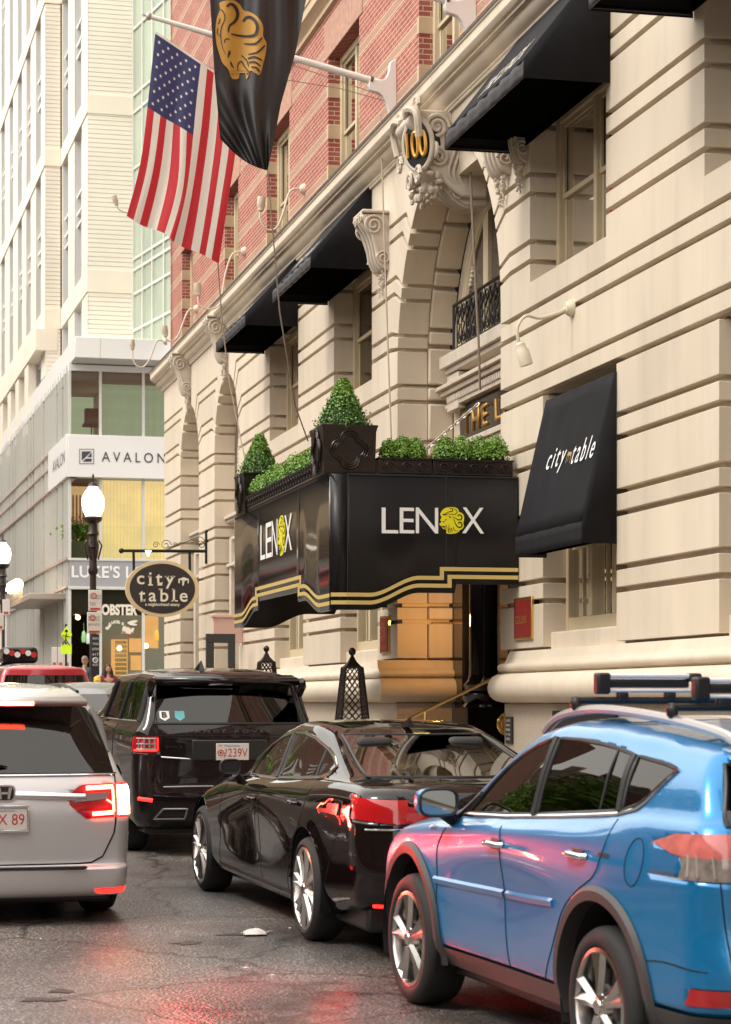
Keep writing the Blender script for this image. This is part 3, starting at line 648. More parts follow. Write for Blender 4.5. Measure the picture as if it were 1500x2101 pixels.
# ================================================================ entrance canopy
CXO, CXC, CY0, CY1 = 5.52, 5.71, 25.53, 32.15
CZT = 4.48
can = thing('entrance_canopy', 'black entrance canopy with gold stripes, white name and yellow lion head', 'canopy', (6.6, 28.8, 3.0))
def sm(t): t = max(0, min(1, t)); return t*t*(3-2*t)
def prof_front(x, o=0):    # bottom edge along the front, x from the corner to the wall; o = height of a stripe above it
    return 3.207 if x > 7.02-o else 2.893+.207*sm((x-5.97)/.61)
def prof_left(y, o=0):
    q = min(y-CY0, CY1-y); return 3.19 if q > 1.94-o else 2.885+.185*sm((q-.6)/1.0)
def sheet(f3, prof, n, s0, s1, off, lo, hi, mb, mi=0):
    """vertical sheet along a path: lo/hi are offsets above the shaped bottom edge (hi None = up to the top)"""
    vs = []; ss = [lerp(s0, s1, i/n) for i in range(n+1)]
    for s_ in ss:
        z = prof(s_); vs.append(f3(s_, z+lo, off)); vs.append(f3(s_, CZT if hi is None else z+hi, off))
    mb.add(vs, [(2*i, 2*i+2, 2*i+3, 2*i+1) for i in range(n)], mi)
ff = lambda s_, z, o: (s_, CY0-o, z)
fl = lambda s_, z, o: (CXO-o, s_, z)
fr_ = MB(); sheet(ff, prof_front, 90, CXC-.0, XW_-.01, 0, 0, None, fr_); wb(fr_, 'front_panel', BLACKP, can, solid=.02)
fr_ = MB(); fr_.quad((CXO, CY0+.05, 2.89), (CXC, CY0, 2.893), (CXC, CY0, CZT), (CXO, CY0+.05, CZT)); wb(fr_, 'corner_panel', BLACKP, can, solid=.02)
fr_ = MB(); sheet(fl, prof_left, 160, CY0+.05, CY1, 0, 0, None, fr_); wb(fr_, 'side_panel', mat('black_gloss_panel', (.012, .010, .009), .12, spec=.6), can, solid=.02)
fr_ = MB(); sheet(lambda s_, z, o: (s_, CY1, z), prof_front, 40, CXO, XW_-.01, 0, 0, None, fr_); wb(fr_, 'back_panel', BLACKP, can, solid=.02)
def stripes(f3, prof, s0, s1, n):
    b = MB()
    for lo in (.063, .154):
        pr = lambda q, lo=lo: prof(q, lo+.02)
        sheet(f3, pr, n, s0, s1, .014, lo, lo+.046, b); ss = [lerp(s0, s1, i/n) for i in range(n+1)]
        for a, c_ in zip(ss, ss[1:]):
            if abs(pr(a)-pr(c_)) > .05:
                z0, z1 = sorted((pr(a), pr(c_))); h = .02 if f3 is ff else .05
                b.add([f3(a-h, z0+lo, .015), f3(c_+h, z0+lo, .015), f3(c_+h, z1+lo+.046, .015), f3(a-h, z1+lo+.046, .015)], [(0,1,2,3)])
    return b
wb(stripes(ff, prof_front, CXC, XW_-.012, 200), 'gold_stripe', GOLDP, can, flat=True, rec=False)
wb(stripes(lambda s_, z, o: (CXC-s_*(CXC-CXO), CY0-o+.05*s_, z), lambda s_, o=0: 2.893, 0, 1, 2), 'gold_stripe', GOLDP, can, flat=True, rec=False)
wb(stripes(fl, prof_left, CY0+.05, CY1, 400), 'gold_stripe', GOLDP, can, flat=True, rec=False)
b = MB(); b.box(CXO+.03, XW_-.02, CY0+.03, CY1-.03, CZT-.04, CZT-.01); wb(b, 'roof_deck', BLKPL, can, flat=True)
b = MB(); b.box(CXO+.04, XW_-.02, CY0+.04, CY1-.04, 3.55, 3.6); wb(b, 'soffit', mat('dark_soffit', (.02, .015, .012), .5), can, flat=True)
b = MB()
for x in (CXC, 6.9): b.box(x-.006, x+.006, CY0-.013, CY0, 2.95 if x < 6 else 3.25, CZT)
for y in (27.4, 30.2): b.box(CXO-.013, CXO, y-.008, y+.008, 3.1, CZT)
b.box(CXC, XW_-.01, CY0-.014, CY0, CZT-.012, CZT+.006); b.box(CXO-.014, CXO, CY0, CY1, CZT-.012, CZT+.006)
wb(b, 'seam_strip', BLKPL, can, flat=True)
def logo_front():
    w_ = MB(); y = CY0-.012
    P = lambda px, py: atY(px, py, y)
    def seg(px0, px1, ch, py0=1042, py1=1094, bold=.0):
        a, c_ = P(px0, py1), P(px1, py0)
        put_text(w_, ch, (a.x, y, a.z), (1,0,0), (0,0,1), c_.x-a.x, c_.z-a.z, (0,-1,0), .004, bold=bold)
    seg(783, 817, 'L'); seg(820, 850, 'E'); seg(853, 899, 'N'); seg(948, 993, 'X')
    wb(w_, 'name_letters', WHITE, can, flat=True, rec=False)
    a, c_ = P(901, 1095), P(952, 1041); Y_, K_ = MB(), MB()
    lion(Y_, K_, lambda u, v, o: Vector((lerp(a.x, c_.x, u), y-o, lerp(a.z, c_.z, v))))
    lo = wb(Y_, 'lion_emblem', YEL, can, flat=True, rec=False); wb(K_, 'lion_lines', BLACKP, lo, flat=True, rec=False)
logo_front()
def logo_side():
    w_ = MB(); x = CXO-.012
    zz0, zz1 = 3.74, 4.21
    Yof = lambda px: atX(px, 1100, x).y
    def seg(px0, px1, ch):
        ya, yc = Yof(px0), Yof(px1)
        put_text(w_, ch, (x, ya, zz0), (0, -1, 0), (0,0,1), abs(yc-ya), zz1-zz0, (-1,0,0), .004)
    seg(535, 544.5, 'L'); seg(546, 558, 'E'); seg(558.5, 570, 'N'); seg(584, 599.5, 'X')
    wb(w_, 'name_letters', WHITE, can, flat=True, rec=False)
    ya, yc = Yof(571), Yof(586); Y_, K_ = MB(), MB()
    lion(Y_, K_, lambda u, v, o: Vector((x-o, lerp(ya, yc, u), lerp(zz0-.03, zz1+.02, v))))
    lo = wb(Y_, 'lion_emblem', YEL, can, flat=True, rec=False); wb(K_, 'lion_lines', BLACKP, lo, flat=True, rec=False)
logo_side()
# lamp under the canopy that turns the reveal orange
lampo = thing('soffit_lamp', 'small warm downlight hidden under the entrance canopy', 'lamp', (8.2, 29.6, 3.5))
b = MB(); b.lathe([(.09, 3.55), (.09, 3.47), (.075, 3.46), (.02, 3.475)], (8.25, 29.4, 0), n=16); wb(b, 'lamp_housing', BRASS, lampo)
ld = bpy.data.lights.new('warm_lamp', 'POINT'); ld.energy = 24; ld.color = (1, .50, .16); ld.shadow_soft_size = .08
lo = bpy.data.objects.new('warm_lamp', ld); sc.collection.objects.link(lo); lo.location = (8.2, 30.45, 3.0)
# ================================================================ planters on the canopy
def quatre(mb, P, ru, rv, n, s, rt):
    """raised quatrefoil moulding"""
    for sc_ in (1, .86, .74):
        pts = []
        for q in range(4):
            for k in range(9):
                a = q*PI/2-PI*.42+PI*.84*k/8; c_ = (math.cos(q*PI/2)*.42, math.sin(q*PI/2)*.42)
                pts.append((c_[0]+.42*math.cos(a), c_[1]+.42*math.sin(a)))
            a = q*PI/2+PI/4; pts.append((math.cos(a)*.60, math.sin(a)*.60))
        mb.tube([Vector(P)+Vector(ru)*(x*s*sc_)+Vector(rv)*(y*s*sc_)+Vector(n)*(.012) for x, y in pts], rt, 6, closed=True)
def scrollrow(mb, P, ru, rv, n, L_, h, r=.007):
    k = int(L_/.17)
    for i in range(k):
        c_ = Vector(P)+Vector(ru)*(L_*(i+.5)/k)
        for s_ in (-1, 1):
            mb.tube([c_+Vector(ru)*(s_*(.075-.055*t)*math.cos(t*4.2))+Vector(rv)*(h*.3*math.sin(t*4.2)*s_*(1-.6*t))+Vector(n)*.006 for t in [j/9 for j in range(10)]], r, 5)
    for hh in (-.42, .42): mb.tube([Vector(P)+Vector(rv)*(h*hh)+Vector(n)*.005, Vector(P)+Vector(ru)*L_+Vector(rv)*(h*hh)+Vector(n)*.005], .008, 5)
def leafball(name, fn, n, s, m, parent=None, thick=0):
    """n leaf faces scattered by fn() -> (point, outward normal)"""
    b = MB()
    for _ in range(n):
        p, o = fn(); d = (o+Vector((random.gauss(0, .7), random.gauss(0, .7), random.gauss(0, .7)))).normalized()
        q = d.orthogonal().normalized(); q = Matrix.Rotation(random.random()*6.3, 3, d) @ q; r_ = d.cross(q)
        ss = s*random.uniform(.6, 1.3); q2 = q*.45
        b.add([p, p+(r_*.5+q2)*ss, p+r_*ss+d*ss*.15, p+(r_*.5-q2)*ss], [(0,1,2,3)])
    return b
def bigbox(name, label, x0, x1, y0, y1, z0, z1, shrub=1.0, g_=None, slab=''):
    t = thing(name, label, 'planter', ((x0+x1)/2, (y0+y1)/2, z0), group=g_)
    b = MB(); tp = .93; cx, cy = (x0+x1)/2, (y0+y1)/2
    def rect(s_, z): return [(cx+(x0-cx)*s_, cy+(y0-cy)*s_, z), (cx+(x1-cx)*s_, cy+(y0-cy)*s_, z), (cx+(x1-cx)*s_, cy+(y1-cy)*s_, z), (cx+(x0-cx)*s_, cy+(y1-cy)*s_, z)]
    lv = [rect(.90, z0), rect(.93, z0+.04), rect(.93, z0+.06), rect(.965, z1-.08), rect(1.0, z1-.03), rect(1.02, z1-.02), rect(1.02, z1), rect(.94, z1), rect(.92, z1-.07)]
    vs = [p for r_ in lv for p in r_]; b.add(vs, [(i*4+j, i*4+(j+1) % 4, (i+1)*4+(j+1) % 4, (i+1)*4+j) for i in range(len(lv)-1) for j in range(4)]+[(0,1,2,3), tuple(len(vs)-4+j for j in range(4))])
    wb(b, 'box', BRONZE, t, bevel=.004)
    m_ = MB(); h = (z1-z0); quatre(m_, (cx, lerp(cy, y0, .95)-.006, z0+h*.5), (1,0,0), (0,0,1), (0,-1,0), (x1-x0)*.43*.95, .013); quatre(m_, (lerp(cx, x0, .95)-.006, cy, z0+h*.5), (0,1,0), (0,0,1), (-1,0,0), (y1-y0)*.42, .013)
    wb(m_, 'quatrefoil', BRONZE, t)
    s_ = thing('clipped_shrub', slab, 'shrub', (cx, cy, z1-.05)); R_, Hh = (x1-x0)*.52, .60*shrub
    def fn():
        v = random.random()**.75; a = random.random()*2*PI; pf = R_*(math.sin(PI*min(1, (v*.9+.1)))**.0)*((1-v)**.98)*(.90+.07*math.sin(7*a+9*v)+.05*math.sin(3*a))*(random.uniform(.72, 1.06) if random.random() < .97 else random.uniform(1.06, 1.3))+.02
        o = Vector((math.cos(a), math.sin(a), .55)); return Vector((cx+pf*math.cos(a), cy+pf*math.sin(a), z1-.05+v*Hh+random.uniform(-.02, .03))), o.normalized()
    wb(leafball('x', fn, int(12000*shrub), .026, LEAF2), 'foliage', LEAF2, s_, flat=True, rec=False)
    def fn3():
        p, o = fn(); return p+o*.03, o
    wb(leafball('x', fn3, int(2600*shrub), .026, LEAF), 'new_growth', LEAF, s_, flat=True, rec=False)
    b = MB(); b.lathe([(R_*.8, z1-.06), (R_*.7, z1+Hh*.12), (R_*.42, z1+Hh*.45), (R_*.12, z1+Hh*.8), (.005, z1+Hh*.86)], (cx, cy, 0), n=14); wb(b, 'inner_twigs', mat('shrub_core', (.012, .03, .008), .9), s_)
    b = MB(); b.box(cx-R_*.8, cx+R_*.8, cy-R_*.8, cy+R_*.8, z1-.09, z1-.05); wb(b, 'soil', mat('soil', (.03, .018, .01), .9), s_, flat=True)
    return t
bigbox('planter_box', 'big square bronze planter with quatrefoil on the near canopy corner', 5.42, 6.08, 25.56, 26.3, CZT+.0, 5.06, 1.0, slab='tall cone shaped green shrub in the planter on the near canopy corner')
bigbox('planter_box', 'big square bronze planter on the far left canopy corner', 5.44, 6.04, 31.0, 31.75, CZT-.02, 5.04, .98, slab='smaller looking cone shaped shrub in the planter at the far left of the canopy')
def longbox(label, a, b_, along, z0, z1, n_, lab2, seed):
    """planter trough from a to b_ along an axis with a low leafy hedge"""
    random.seed(seed)
    (x0, y0), (x1, y1) = a, b_
    t = thing('planter_trough', label, 'planter', ((x0+x1)/2, (y0+y1)/2, z0)); b = MB(); b.box(x0, x1, y0, y1, z0, z1-.02); b.box(x0-.012, x1+.012, y0-.012, y1+.012, z1-.018, z1)
    wb(b, 'box', BRONZE, t, bevel=.005)
    m_ = MB(); h = z1-z0
    if along == 'x': scrollrow(m_, (x0+.02, y0-.004, z0+h/2), (1,0,0), (0,0,1), (0,-1,0), x1-x0-.04, h*.9)
    else:
        scrollrow(m_, (x0-.004, y0+.02, z0+h/2), (0,1,0), (0,0,1), (-1,0,0), y1-y0-.04, h*.9)
        k = y0+.15
        while k < y1: m_.tube([(x0-.02, k, z1-.01), (x0-.03, k, z1-.06)], .012, 5); k += .16
    wb(m_, 'scroll_relief', BRONZE, t)
    s_ = thing('low_hedge', lab2, 'plant', ((x0+x1)/2, (y0+y1)/2, z1-.02))
    cl = [(lerp(x0+.08, x1-.08, (i+.5)/n_) if along == 'x' else (x0+x1)/2, lerp(y0+.08, y1-.08, (i+.5)/n_) if along == 'y' else (y0+y1)/2, random.uniform(.8, 1.12)) for i in range(n_)]
    def fn():
        cx, cy, q = random.choice(cl); a = random.random()*2*PI; e = math.asin(random.random()**.8); r_ = random.uniform(.75, 1.08)*q*(.15 if True else 1)
        L_ = (x1-x0 if along == 'x' else y1-y0)/n_*.62
        sx, sy = (L_, .16) if along == 'x' else (.16, L_)
        o = Vector((math.cos(a)*math.cos(e), math.sin(a)*math.cos(e), math.sin(e)+.2)); return Vector((cx+o.x*sx*q*random.uniform(.8, 1.1), cy+o.y*sy*q*random.uniform(.8, 1.1), z1-.03+o.z*.23*q*random.uniform(.75, 1.15))), o
    wb(leafball('x', fn, 1100*n_, .027, LEAF), 'foliage', LEAF, s_, flat=True, rec=False)
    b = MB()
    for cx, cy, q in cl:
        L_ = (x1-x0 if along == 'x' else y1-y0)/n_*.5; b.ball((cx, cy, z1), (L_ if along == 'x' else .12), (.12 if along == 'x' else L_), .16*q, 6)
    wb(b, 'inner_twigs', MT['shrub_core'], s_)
longbox('shorter bronze trough on the canopy front beside the big planter', (6.10, 25.58), (6.74, 25.86), 'x', CZT, 4.69, 3, 'low bright hedge in the shorter trough on the canopy front', 3)
longbox('longer bronze trough on the canopy front next to the hotel wall', (6.76, 25.58), (7.74, 25.86), 'x', CZT, 4.69, 4, 'low bright hedge in the longer trough against the hotel wall', 5)
longbox('long bronze trough running along the left edge of the canopy', (5.50, 26.34), (5.76, 30.98), 'y', CZT, 4.70, 9, 'row of low bright bushes along the left canopy edge', 9)
# ================================================================ chains, ropes
def rope(name, label, pts, r=.009, m=ROPE, cat='rope', group=None):
    b = MB(); b.tube(pts, r, 6); return tag(b.build(name, m), label, cat, group)
def sag(a, b_, s_, n=14):
    a, b_ = Vector(a), Vector(b_); return [a.lerp(b_, i/n)-Vector((0, 0, s_*4*(i/n)*(1-i/n))) for i in range(n+1)]
b = MB(); A_, B_ = Vector((8.35, 29.2, 5.85)), Vector((6.9, 29.6, 4.55))
n_ = 34
for i in range(n_):
    p = A_.lerp(B_, (i+.5)/n_); d = (B_-A_).normalized(); u_ = d.orthogonal().normalized(); v_ = d.cross(u_)
    if i % 2: u_, v_ = v_, u_
    b.tube([p+d*(.042*math.cos(a))+u_*(.02*math.sin(a)) for a in [2*PI*k/10 for k in range(10)]], .008, 5, closed=True)
tag(b.build('support_chain', mat('pale_steel', (.5, .45, .38), .4, metal=.5)), 'pale steel chain holding the canopy up to the arch wall', 'chain')
rope('halyard_rope', 'long grey rope running from the white flagpole base down behind the tall shrub', sag((7.75, 32.4, 10.55), (6.9, 28.2, 4.9), .12), .012)
rope('halyard_rope', 'vertical brown rope in front of the arch window', [atY(958, 60, 28.4), atY(966, 380, 28.4), atY(975, 560, 28.6), atY(982, 700, 28.8), atY(985, 800, 29.0)], .017)
rope('halyard_rope', 'thin rope hanging from the black banner tip down past two awnings', [atY(549, 350, 27.3), atY(560, 480, 27.6), atY(574, 640, 28), atY(605, 830, 28.6), atY(632, 905, 29.3)], .009)
rope('halyard_rope', 'thin pale rope hanging under the striped flag beside the farthest awning', [atY(447, 540, 32.7), atY(455, 650, 33), atY(470, 780, 33), atY(500, 930, 32.2), atY(515, 985, 31.6), atY(540, 1003, 30.8), atY(572, 992, 30.2)], .009)
rope('cable_loop', 'cream cable looped at the back of the near corner planter', smooth([atY(672, 873, 26.5), atY(650, 882, 26.7), atY(641, 900, 26.9), atY(645, 925, 27.0)], 5), .016, mat('cream_cable', (.6, .53, .42), .6), 'cable')
# ================================================================ carved work of the arch
def spiral(mb, P, ru, rv, n, r0, turns, rt, lift=.02):
    P, ru, rv, n = map(Vector, (P, ru, rv, n)); K = int(turns*16); pts = []; rs = []
    for j in range(K+1):
        t = j/K; a = t*turns*2*PI; r_ = r0*(1-t*.88); pts.append(P+ru*(r_*math.cos(a))+rv*(r_*math.sin(a))+n*(lift*(1+t*1.5))); rs.append(rt*(1-t*.35))
    mb.tube(pts, rs, 6)
def console(name, label, y, zt, h, w_, d, cat='bracket', group=None):
    """scrolled stone bracket: S-curve body, side volutes, leaf drops; front faces the street"""
    t = thing(name, label, cat, (7.7, y, zt-h), group=group); b = MB()
    pr = smooth([(0, 0, 0), (d, -.02*h, 0), (d*.98, -.12*h, 0), (d*.70, -.28*h, 0), (d*.55, -.45*h, 0), (d*.48, -.6*h, 0), (d*.30, -.74*h, 0), (0, -.80*h, 0)], 5)
    b.prism([(7.86-p.x-.06, zt+p.y) for p in pr]+[(7.86, zt-.8*h), (7.86, zt)], 'y', y-w_/2, y+w_/2)
    b.box(7.8-d-.03, 7.86, y-w_/2-.04, y+w_/2+.04, zt, zt+.05)
    wb(b, 'bracket_body', STONE2, t, bevel=.02)
    m_ = MB()
    for s_ in (-1, 1):
        yy = y+s_*(w_/2+.005)
        spiral(m_, (7.8-d*.62, yy, zt-.17*h), (1, 0, 0), (0, 0, 1), (0, s_, 0), .15*h, 2.1, .022, .01)
        spiral(m_, (7.8-d*.22, yy, zt-.62*h), (-1, 0, 0), (0, 0, 1), (0, s_, 0), .10*h, 1.8, .018, .01)
        m_.tube(smooth([(7.8-d*.9, yy, zt-.08*h), (7.8-d*.55, yy, zt-.42*h), (7.8-d*.35, yy, zt-.66*h)], 5), .02, 6)
    for q in (-.3, 0, .3):
        m_.tube([(7.86-p.x-.075, y+w_*q, zt+p.y) for p in pr[3:-4]], .022, 6)
    for s_ in (-1, 1): spiral(m_, (7.8-d-.02, y+s_*w_*.28, zt-.06*h), (0, s_, 0), (0, 0, 1), (-1, 0, 0), .09*h, 1.8, .02, .0)
    wb(m_, 'scroll', STONE2, t)
    g_ = MB(); random.seed(int(y*10))
    for k in range(16):
        z = zt-.78*h-.35*h*k/15; r_ = .035*(1-k/22)
        for s_ in (-1, 1): g_.ball((7.80-.03-.05*random.random(), y+s_*w_*.3*(1-k/18)+random.uniform(-.02, .02), z), r_*random.uniform(.7, 1.3), r_*random.uniform(.7, 1.3), r_*1.2, 4)
    wb(g_, 'leaf_drop', STONE2, t)
    return t
BR_G = 'carved brackets beside the big arch'
console('carved_bracket', 'carved stone bracket hanging between the middle awning and the big arch', 32.35, 9.0, 1.05, .55, .38)
console('carved_bracket', 'carved stone bracket right of the arch top, half hidden by the long awning', 26.1, 9.0, 1.05, .5, .38)
console('carved_bracket', 'slim carved bracket right beside the long awning end', 25.35, 8.9, .95, .3, .30)
# keystone with the address number
ks = thing('carved_keystone', 'ornate carved keystone with gold number 100 on a black oval', 'carving', (7.5, 28.93, 8.0)); b = MB()
y = 28.93
pr = smooth([(7.30, 9.62, 0), (7.20, 9.45, 0), (7.36, 9.25, 0), (7.46, 8.9, 0), (7.62, 8.75, 0), (7.80, 8.6, 0), (7.95, 8.5, 0)], 5)
b.prism([(p.x, p.y) for p in pr]+[(8.3, 8.5), (8.3, 9.64)], 'y', y-.34, y+.34)
pr2 = smooth([(7.72, 9.2, 0), (7.68, 9.0, 0), (7.72, 8.75, 0), (7.84, 8.55, 0), (8.0, 8.43, 0), (8.15, 8.4, 0)], 5)
b.prism([(p.x, p.y) for p in pr2]+[(8.35, 8.42), (8.35, 9.2)], 'y', y-.24, y+.24)
wb(b, 'keystone_block', STONE2, ks, bevel=.03)
m_ = MB()
for s_ in (-1, 1):
    spiral(m_, (7.3, y+s_*.44, 9.62), (0, s_, 0), (0, 0, 1), (-1, 0, 0), .14, 2.4, .035, .0)
    spiral(m_, (7.55 if s_ < 0 else 7.3, y+s_*.46, 9.05), (0, -s_, 0), (0, 0, 1), (-1, 0, 0), .12, 2.0, .028, .0)
    spiral(m_, (7.34, y+s_*.22-.15, 8.74), (0, s_, 0), (0, 0, 1), (-1, 0, 0), .13, 2.0, .03, .0)
    spiral(m_, (7.80, y+s_*.25, 8.85), (1, 0, 0), (0, 0, 1), (0, s_, 0), .13, 2.0, .02, .0)
    spiral(m_, (7.92, y+s_*.25, 8.57), (-1, 0, 0), (0, 0, 1), (0, s_, 0), .11, 2.0, .02, .0)
    spiral(m_, (7.60, y+s_*.36, 9.40), (1, 0, 0), (0, 0, 1), (0, s_, 0), .17, 2.2, .03, .0); spiral(m_, (7.62, y+s_*.36, 9.0), (-1, 0, 0), (0, 0, 1), (0, s_, 0), .14, 2.2, .03, .0)
    for q in (.0, .07, .14): m_.tube(smooth([(7.78+q, y+s_*.35, 9.6), (7.86+q, y+s_*.36, 9.2), (7.76+q, y+s_*.35, 8.8), (7.9+q, y+s_*.3, 8.6)], 5), .025, 6)
    m_.tube(smooth([(7.24, y+s_*.15, 9.55), (7.2, y+s_*.35, 9.6), (7.25, y+s_*.62, 9.5), (7.3, y+s_*.58, 9.2)], 5), .05, 7)
for q in (-.16, -.08, 0, .08, .16): m_.tube([(p.x-.01, y+q, p.y) for p in pr2], .03, 6)
wb(m_, 'scroll', STONE2, ks)
g_ = MB(); random.seed(4)
for k in range(46): g_.ball((7.36+random.random()*.32, y+random.uniform(-.42, .42), 8.66+random.uniform(-.16, .14)), *(random.uniform(.03, .065) for _ in range(3)), 4)
wb(g_, 'carved_leaf', STONE2, ks)
o_ = MB(); nrm = Vector((-.80, -.60, -.10)).normalized(); ru = Vector((.6, -.8, 0)); rv = Vector((-.08, -.06, 1)).normalized(); oc = Vector((7.36, y-.30, 9.16))
o_.fprism([(.21*math.cos(2*PI*k/32), .31*math.sin(2*PI*k/32)) for k in range(32)], oc, ru, rv, nrm, -.3, .03); wb(o_, 'number_oval', BLACKP, ks, ang=30)
m_ = MB(); m_.tube([oc+ru*(.235*math.cos(2*PI*k/32))+rv*(.335*math.sin(2*PI*k/32)) for k in range(32)], .035, 8, closed=True); wb(m_, 'oval_frame', STONE2, ks)
m_ = MB()
for i, dx in enumerate((-.145, -.01, .12)):
    c_ = oc+ru*dx+rv*(.03*(0))+nrm*.05
    if i == 0: m_.tube([c_+rv*.14-ru*.03, c_+rv*.16, c_-rv*.16], .022, 6)
    else: m_.tube([c_+ru*(.05*math.cos(2*PI*k/20))+rv*(.155*math.sin(2*PI*k/20)) for k in range(20)], .026, 6, closed=True)
wb(m_, 'number', GOLD, ks)
for (cy_, r_, zc_) in ARCH[1:]:
    console('carved_bracket', 'slender carved keystone bracket over the '+('nearer' if cy_ < 50 else 'farther')+' small arch at the left end', cy_, zc_+r_+1.15, 1.2, .42, .42)
# carved heads inside the two small arches: doorway entablatures and dark recess
for (cy_, r_, zc_), w_ in zip(ARCH[1:], ('nearer', 'farther')):
    b = MB(); b.prism([(cy_-r_+.1, .5)]+[(cy_-r_*math.cos(PI*k/20)*.96, zc_+r_*.96*math.sin(PI*k/20)) for k in range(21)]+[(cy_+r_-.1, .5)], 'x', 8.3, 8.5)
    wb(b, 'arch_wall', STONE, hotel, flat=True)
    b = MB()
    for zz, x0 in ((5.75, 8.0), (5.68, 8.06), (5.3, 8.12), (4.72, 8.05)): b.box(x0, 8.3, cy_-r_+.02, cy_+r_-.02, zz, zz+.07)
    for s_ in (-1, 1): b.box(8.1, 8.3, cy_+s_*(r_-.25)-.12, cy_+s_*(r_-.25)+.12, .6, 5.3)
    wb(b, 'door_surround', STONE2, hotel, bevel=.01)
    b = MB(); random.seed(3)
    for k in range(60):
        a = PI*k/59; b.ball((8.28, cy_+(r_-.42)*math.cos(a), zc_-.5+(r_+.1)*math.sin(a)), .06, random.uniform(.04, .07), random.uniform(.05, .09), 4)
    for s_ in (-1, 1):
        for k in range(14): b.ball((8.28, cy_+s_*(r_-.42), 5.9+k*.1), .05, .05, .06, 4)
    wb(b, 'carved_garland', STONE2, hotel)
    b = MB(); b.box(8.26, 8.31, cy_-.55, cy_+.55, 6.0, 7.6); wb(b, 'window', MT['dim_glass'], hotel, flat=True)
    b = MB(); b.box(8.26, 8.31, cy_-.75, cy_+.75, .9, 4.4); wb(b, 'door', MT['dim_glass'], hotel, flat=True)
# carved frame pieces left of the balcony
b = MB(); random.seed(8)
for k in range(30): b.ball((8.6, 30.55+.25*math.sin(k*.2), 6.7+k*.055), .05, random.uniform(.03, .06), random.uniform(.03, .05), 4)
b.box(8.45, 8.64, 30.6, 31.2, 5.98, 6.5)
wb(b, 'carved_garland', STONE2, hotel, bevel=.01)
# ================================================================ plaques, rail, signs by the door
def plaque(name, label, x, y0, y1, z0, z1, mt_, fr, extra=None, cat='plaque'):
    b = MB(); b.box(x-.03, x+.01, y0-.03, y1+.03, z0-.03, z1+.03); o = b.build(name, fr, bevel=.006); tag(o, label, cat)
    b = MB(); b.box(x-.036, x-.03, y0, y1, z0, z1); c_ = b.build('plaque_face', mt_, None, flat=True); c_.parent = o
    if extra:
        m_ = MB(); extra(m_, x-.042); e = m_.build('plaque_lettering', GOLD, None, flat=True, rec=False); e.parent = o
    return o
def lionp(m_, x):
    for (z_, w_, bd) in ((2.60, .24, 'LENOX'),): put_text(m_, bd, (x, 32.42, z_), (0,-1,0), (0,0,1), .34, .045, (-1,0,0), .0)
    K_ = MB(); Y_ = MB(); lion(Y_, K_, lambda u, v, o: Vector((x-o, lerp(32.46, 32.10, u), lerp(2.70, 3.0, v)))); m_.v += [] ; m_.add(K_.v, K_.f)
plaque('wall_plaque', 'red plaque with a gold figure on the pier left of the doorway', XW_, 32.02, 32.50, 2.56, 3.06, REDPL, BRASS, lionp)
def colp(m_, x): put_text(m_, 'COLLINS', (x, 25.55, 2.74), (0,-1,0), (0,0,1), .45, .09, (-1,0,0), 0)
plaque('wall_plaque', 'plain red plaque on the pier right of the doorway', XW_, 24.98, 25.62, 2.58, 3.02, REDPL, BRASS, colp)
b = MB(); b.box(8.32, 8.62, 31.53, 31.56, 2.62, 2.98); o = tag(b.build('wall_plaque', mat('old_bronze', (.32, .2, .08), .4, metal=.5), bevel=.005), 'round bronze medal plaque inside the orange lit reveal', 'plaque')
m_ = MB(); m_.lathe([(.001, -.03), (.12, -.025), (.135, 0)], (8.47, 31.53, 2.8), 'y', 24); e = m_.build('medal', mat('dark_medal', (.06, .04, .03), .35, metal=.7)); e.parent = o
p0, p1 = atX(845, 1470, 7.25), atX(1028, 1384, 8.55)
b = MB(); A_ = Vector((7.2, 27.6, 1.72)); A_ = atY(845, 1472, 28.4); B_ = atY(1030, 1383, 27.2); b.tube(smooth([A_+Vector((-.02, 0, -.12)), A_+Vector((-.02, 0, -.03)), A_, A_.lerp(B_, .5), B_], 4), .022, 8); b.tube([A_+(B_-A_)*.15, A_+(B_-A_)*.15-Vector((0, 0, .8))], .018, 6)
tag(b.build('handrail', BRASS), 'slanting brass handrail at the hotel entrance steps', 'handrail')
b = MB(); b.box(7.735, 7.76, 25.62, 25.88, 1.32, 1.64); o = tag(b.build('notice_sign', BLKPL), 'small black notice on the granite beside the doorway', 'sign')
m_ = MB()
for k in range(5): put_text(m_, ('PLEASE', 'NO', 'SMOKING', 'AT THE', 'ENTRANCE')[k], (7.732, 25.85, 1.58-k*.055), (0,-1,0), (0,0,1), .17, .03, (-1,0,0), 0)
e = m_.build('notice_text', WHITE, None, flat=True, rec=False); e.parent = o
b = MB(); b.lathe([(.001, -.05), (.09, -.04), (.13, 0), (.12, .02)], (7.8, 26.02, 1.55), 'y', 20, sx=1); b.tube([(7.8+.13*math.cos(a), 25.98, 1.55+.13*math.sin(a)) for a in [2*PI*k/20 for k in range(20)]], .015, 6, closed=True)
tag(b.build('brass_disc', BRASS), 'round brass disc beside the black notice', 'fitting')
# cellular: small hole marks and conduit
b = MB(); b.tube([(7.76, 31.9, 5.45), (7.77, 32.6, 5.38), (7.77, 33.4, 5.4)], .012, 5); b.box(7.7, 7.8, 31.62, 31.7, 4.4, 5.5); tag(b.build('conduit', STONE2), 'painted conduit box on the wall left of the arch', 'pipe')
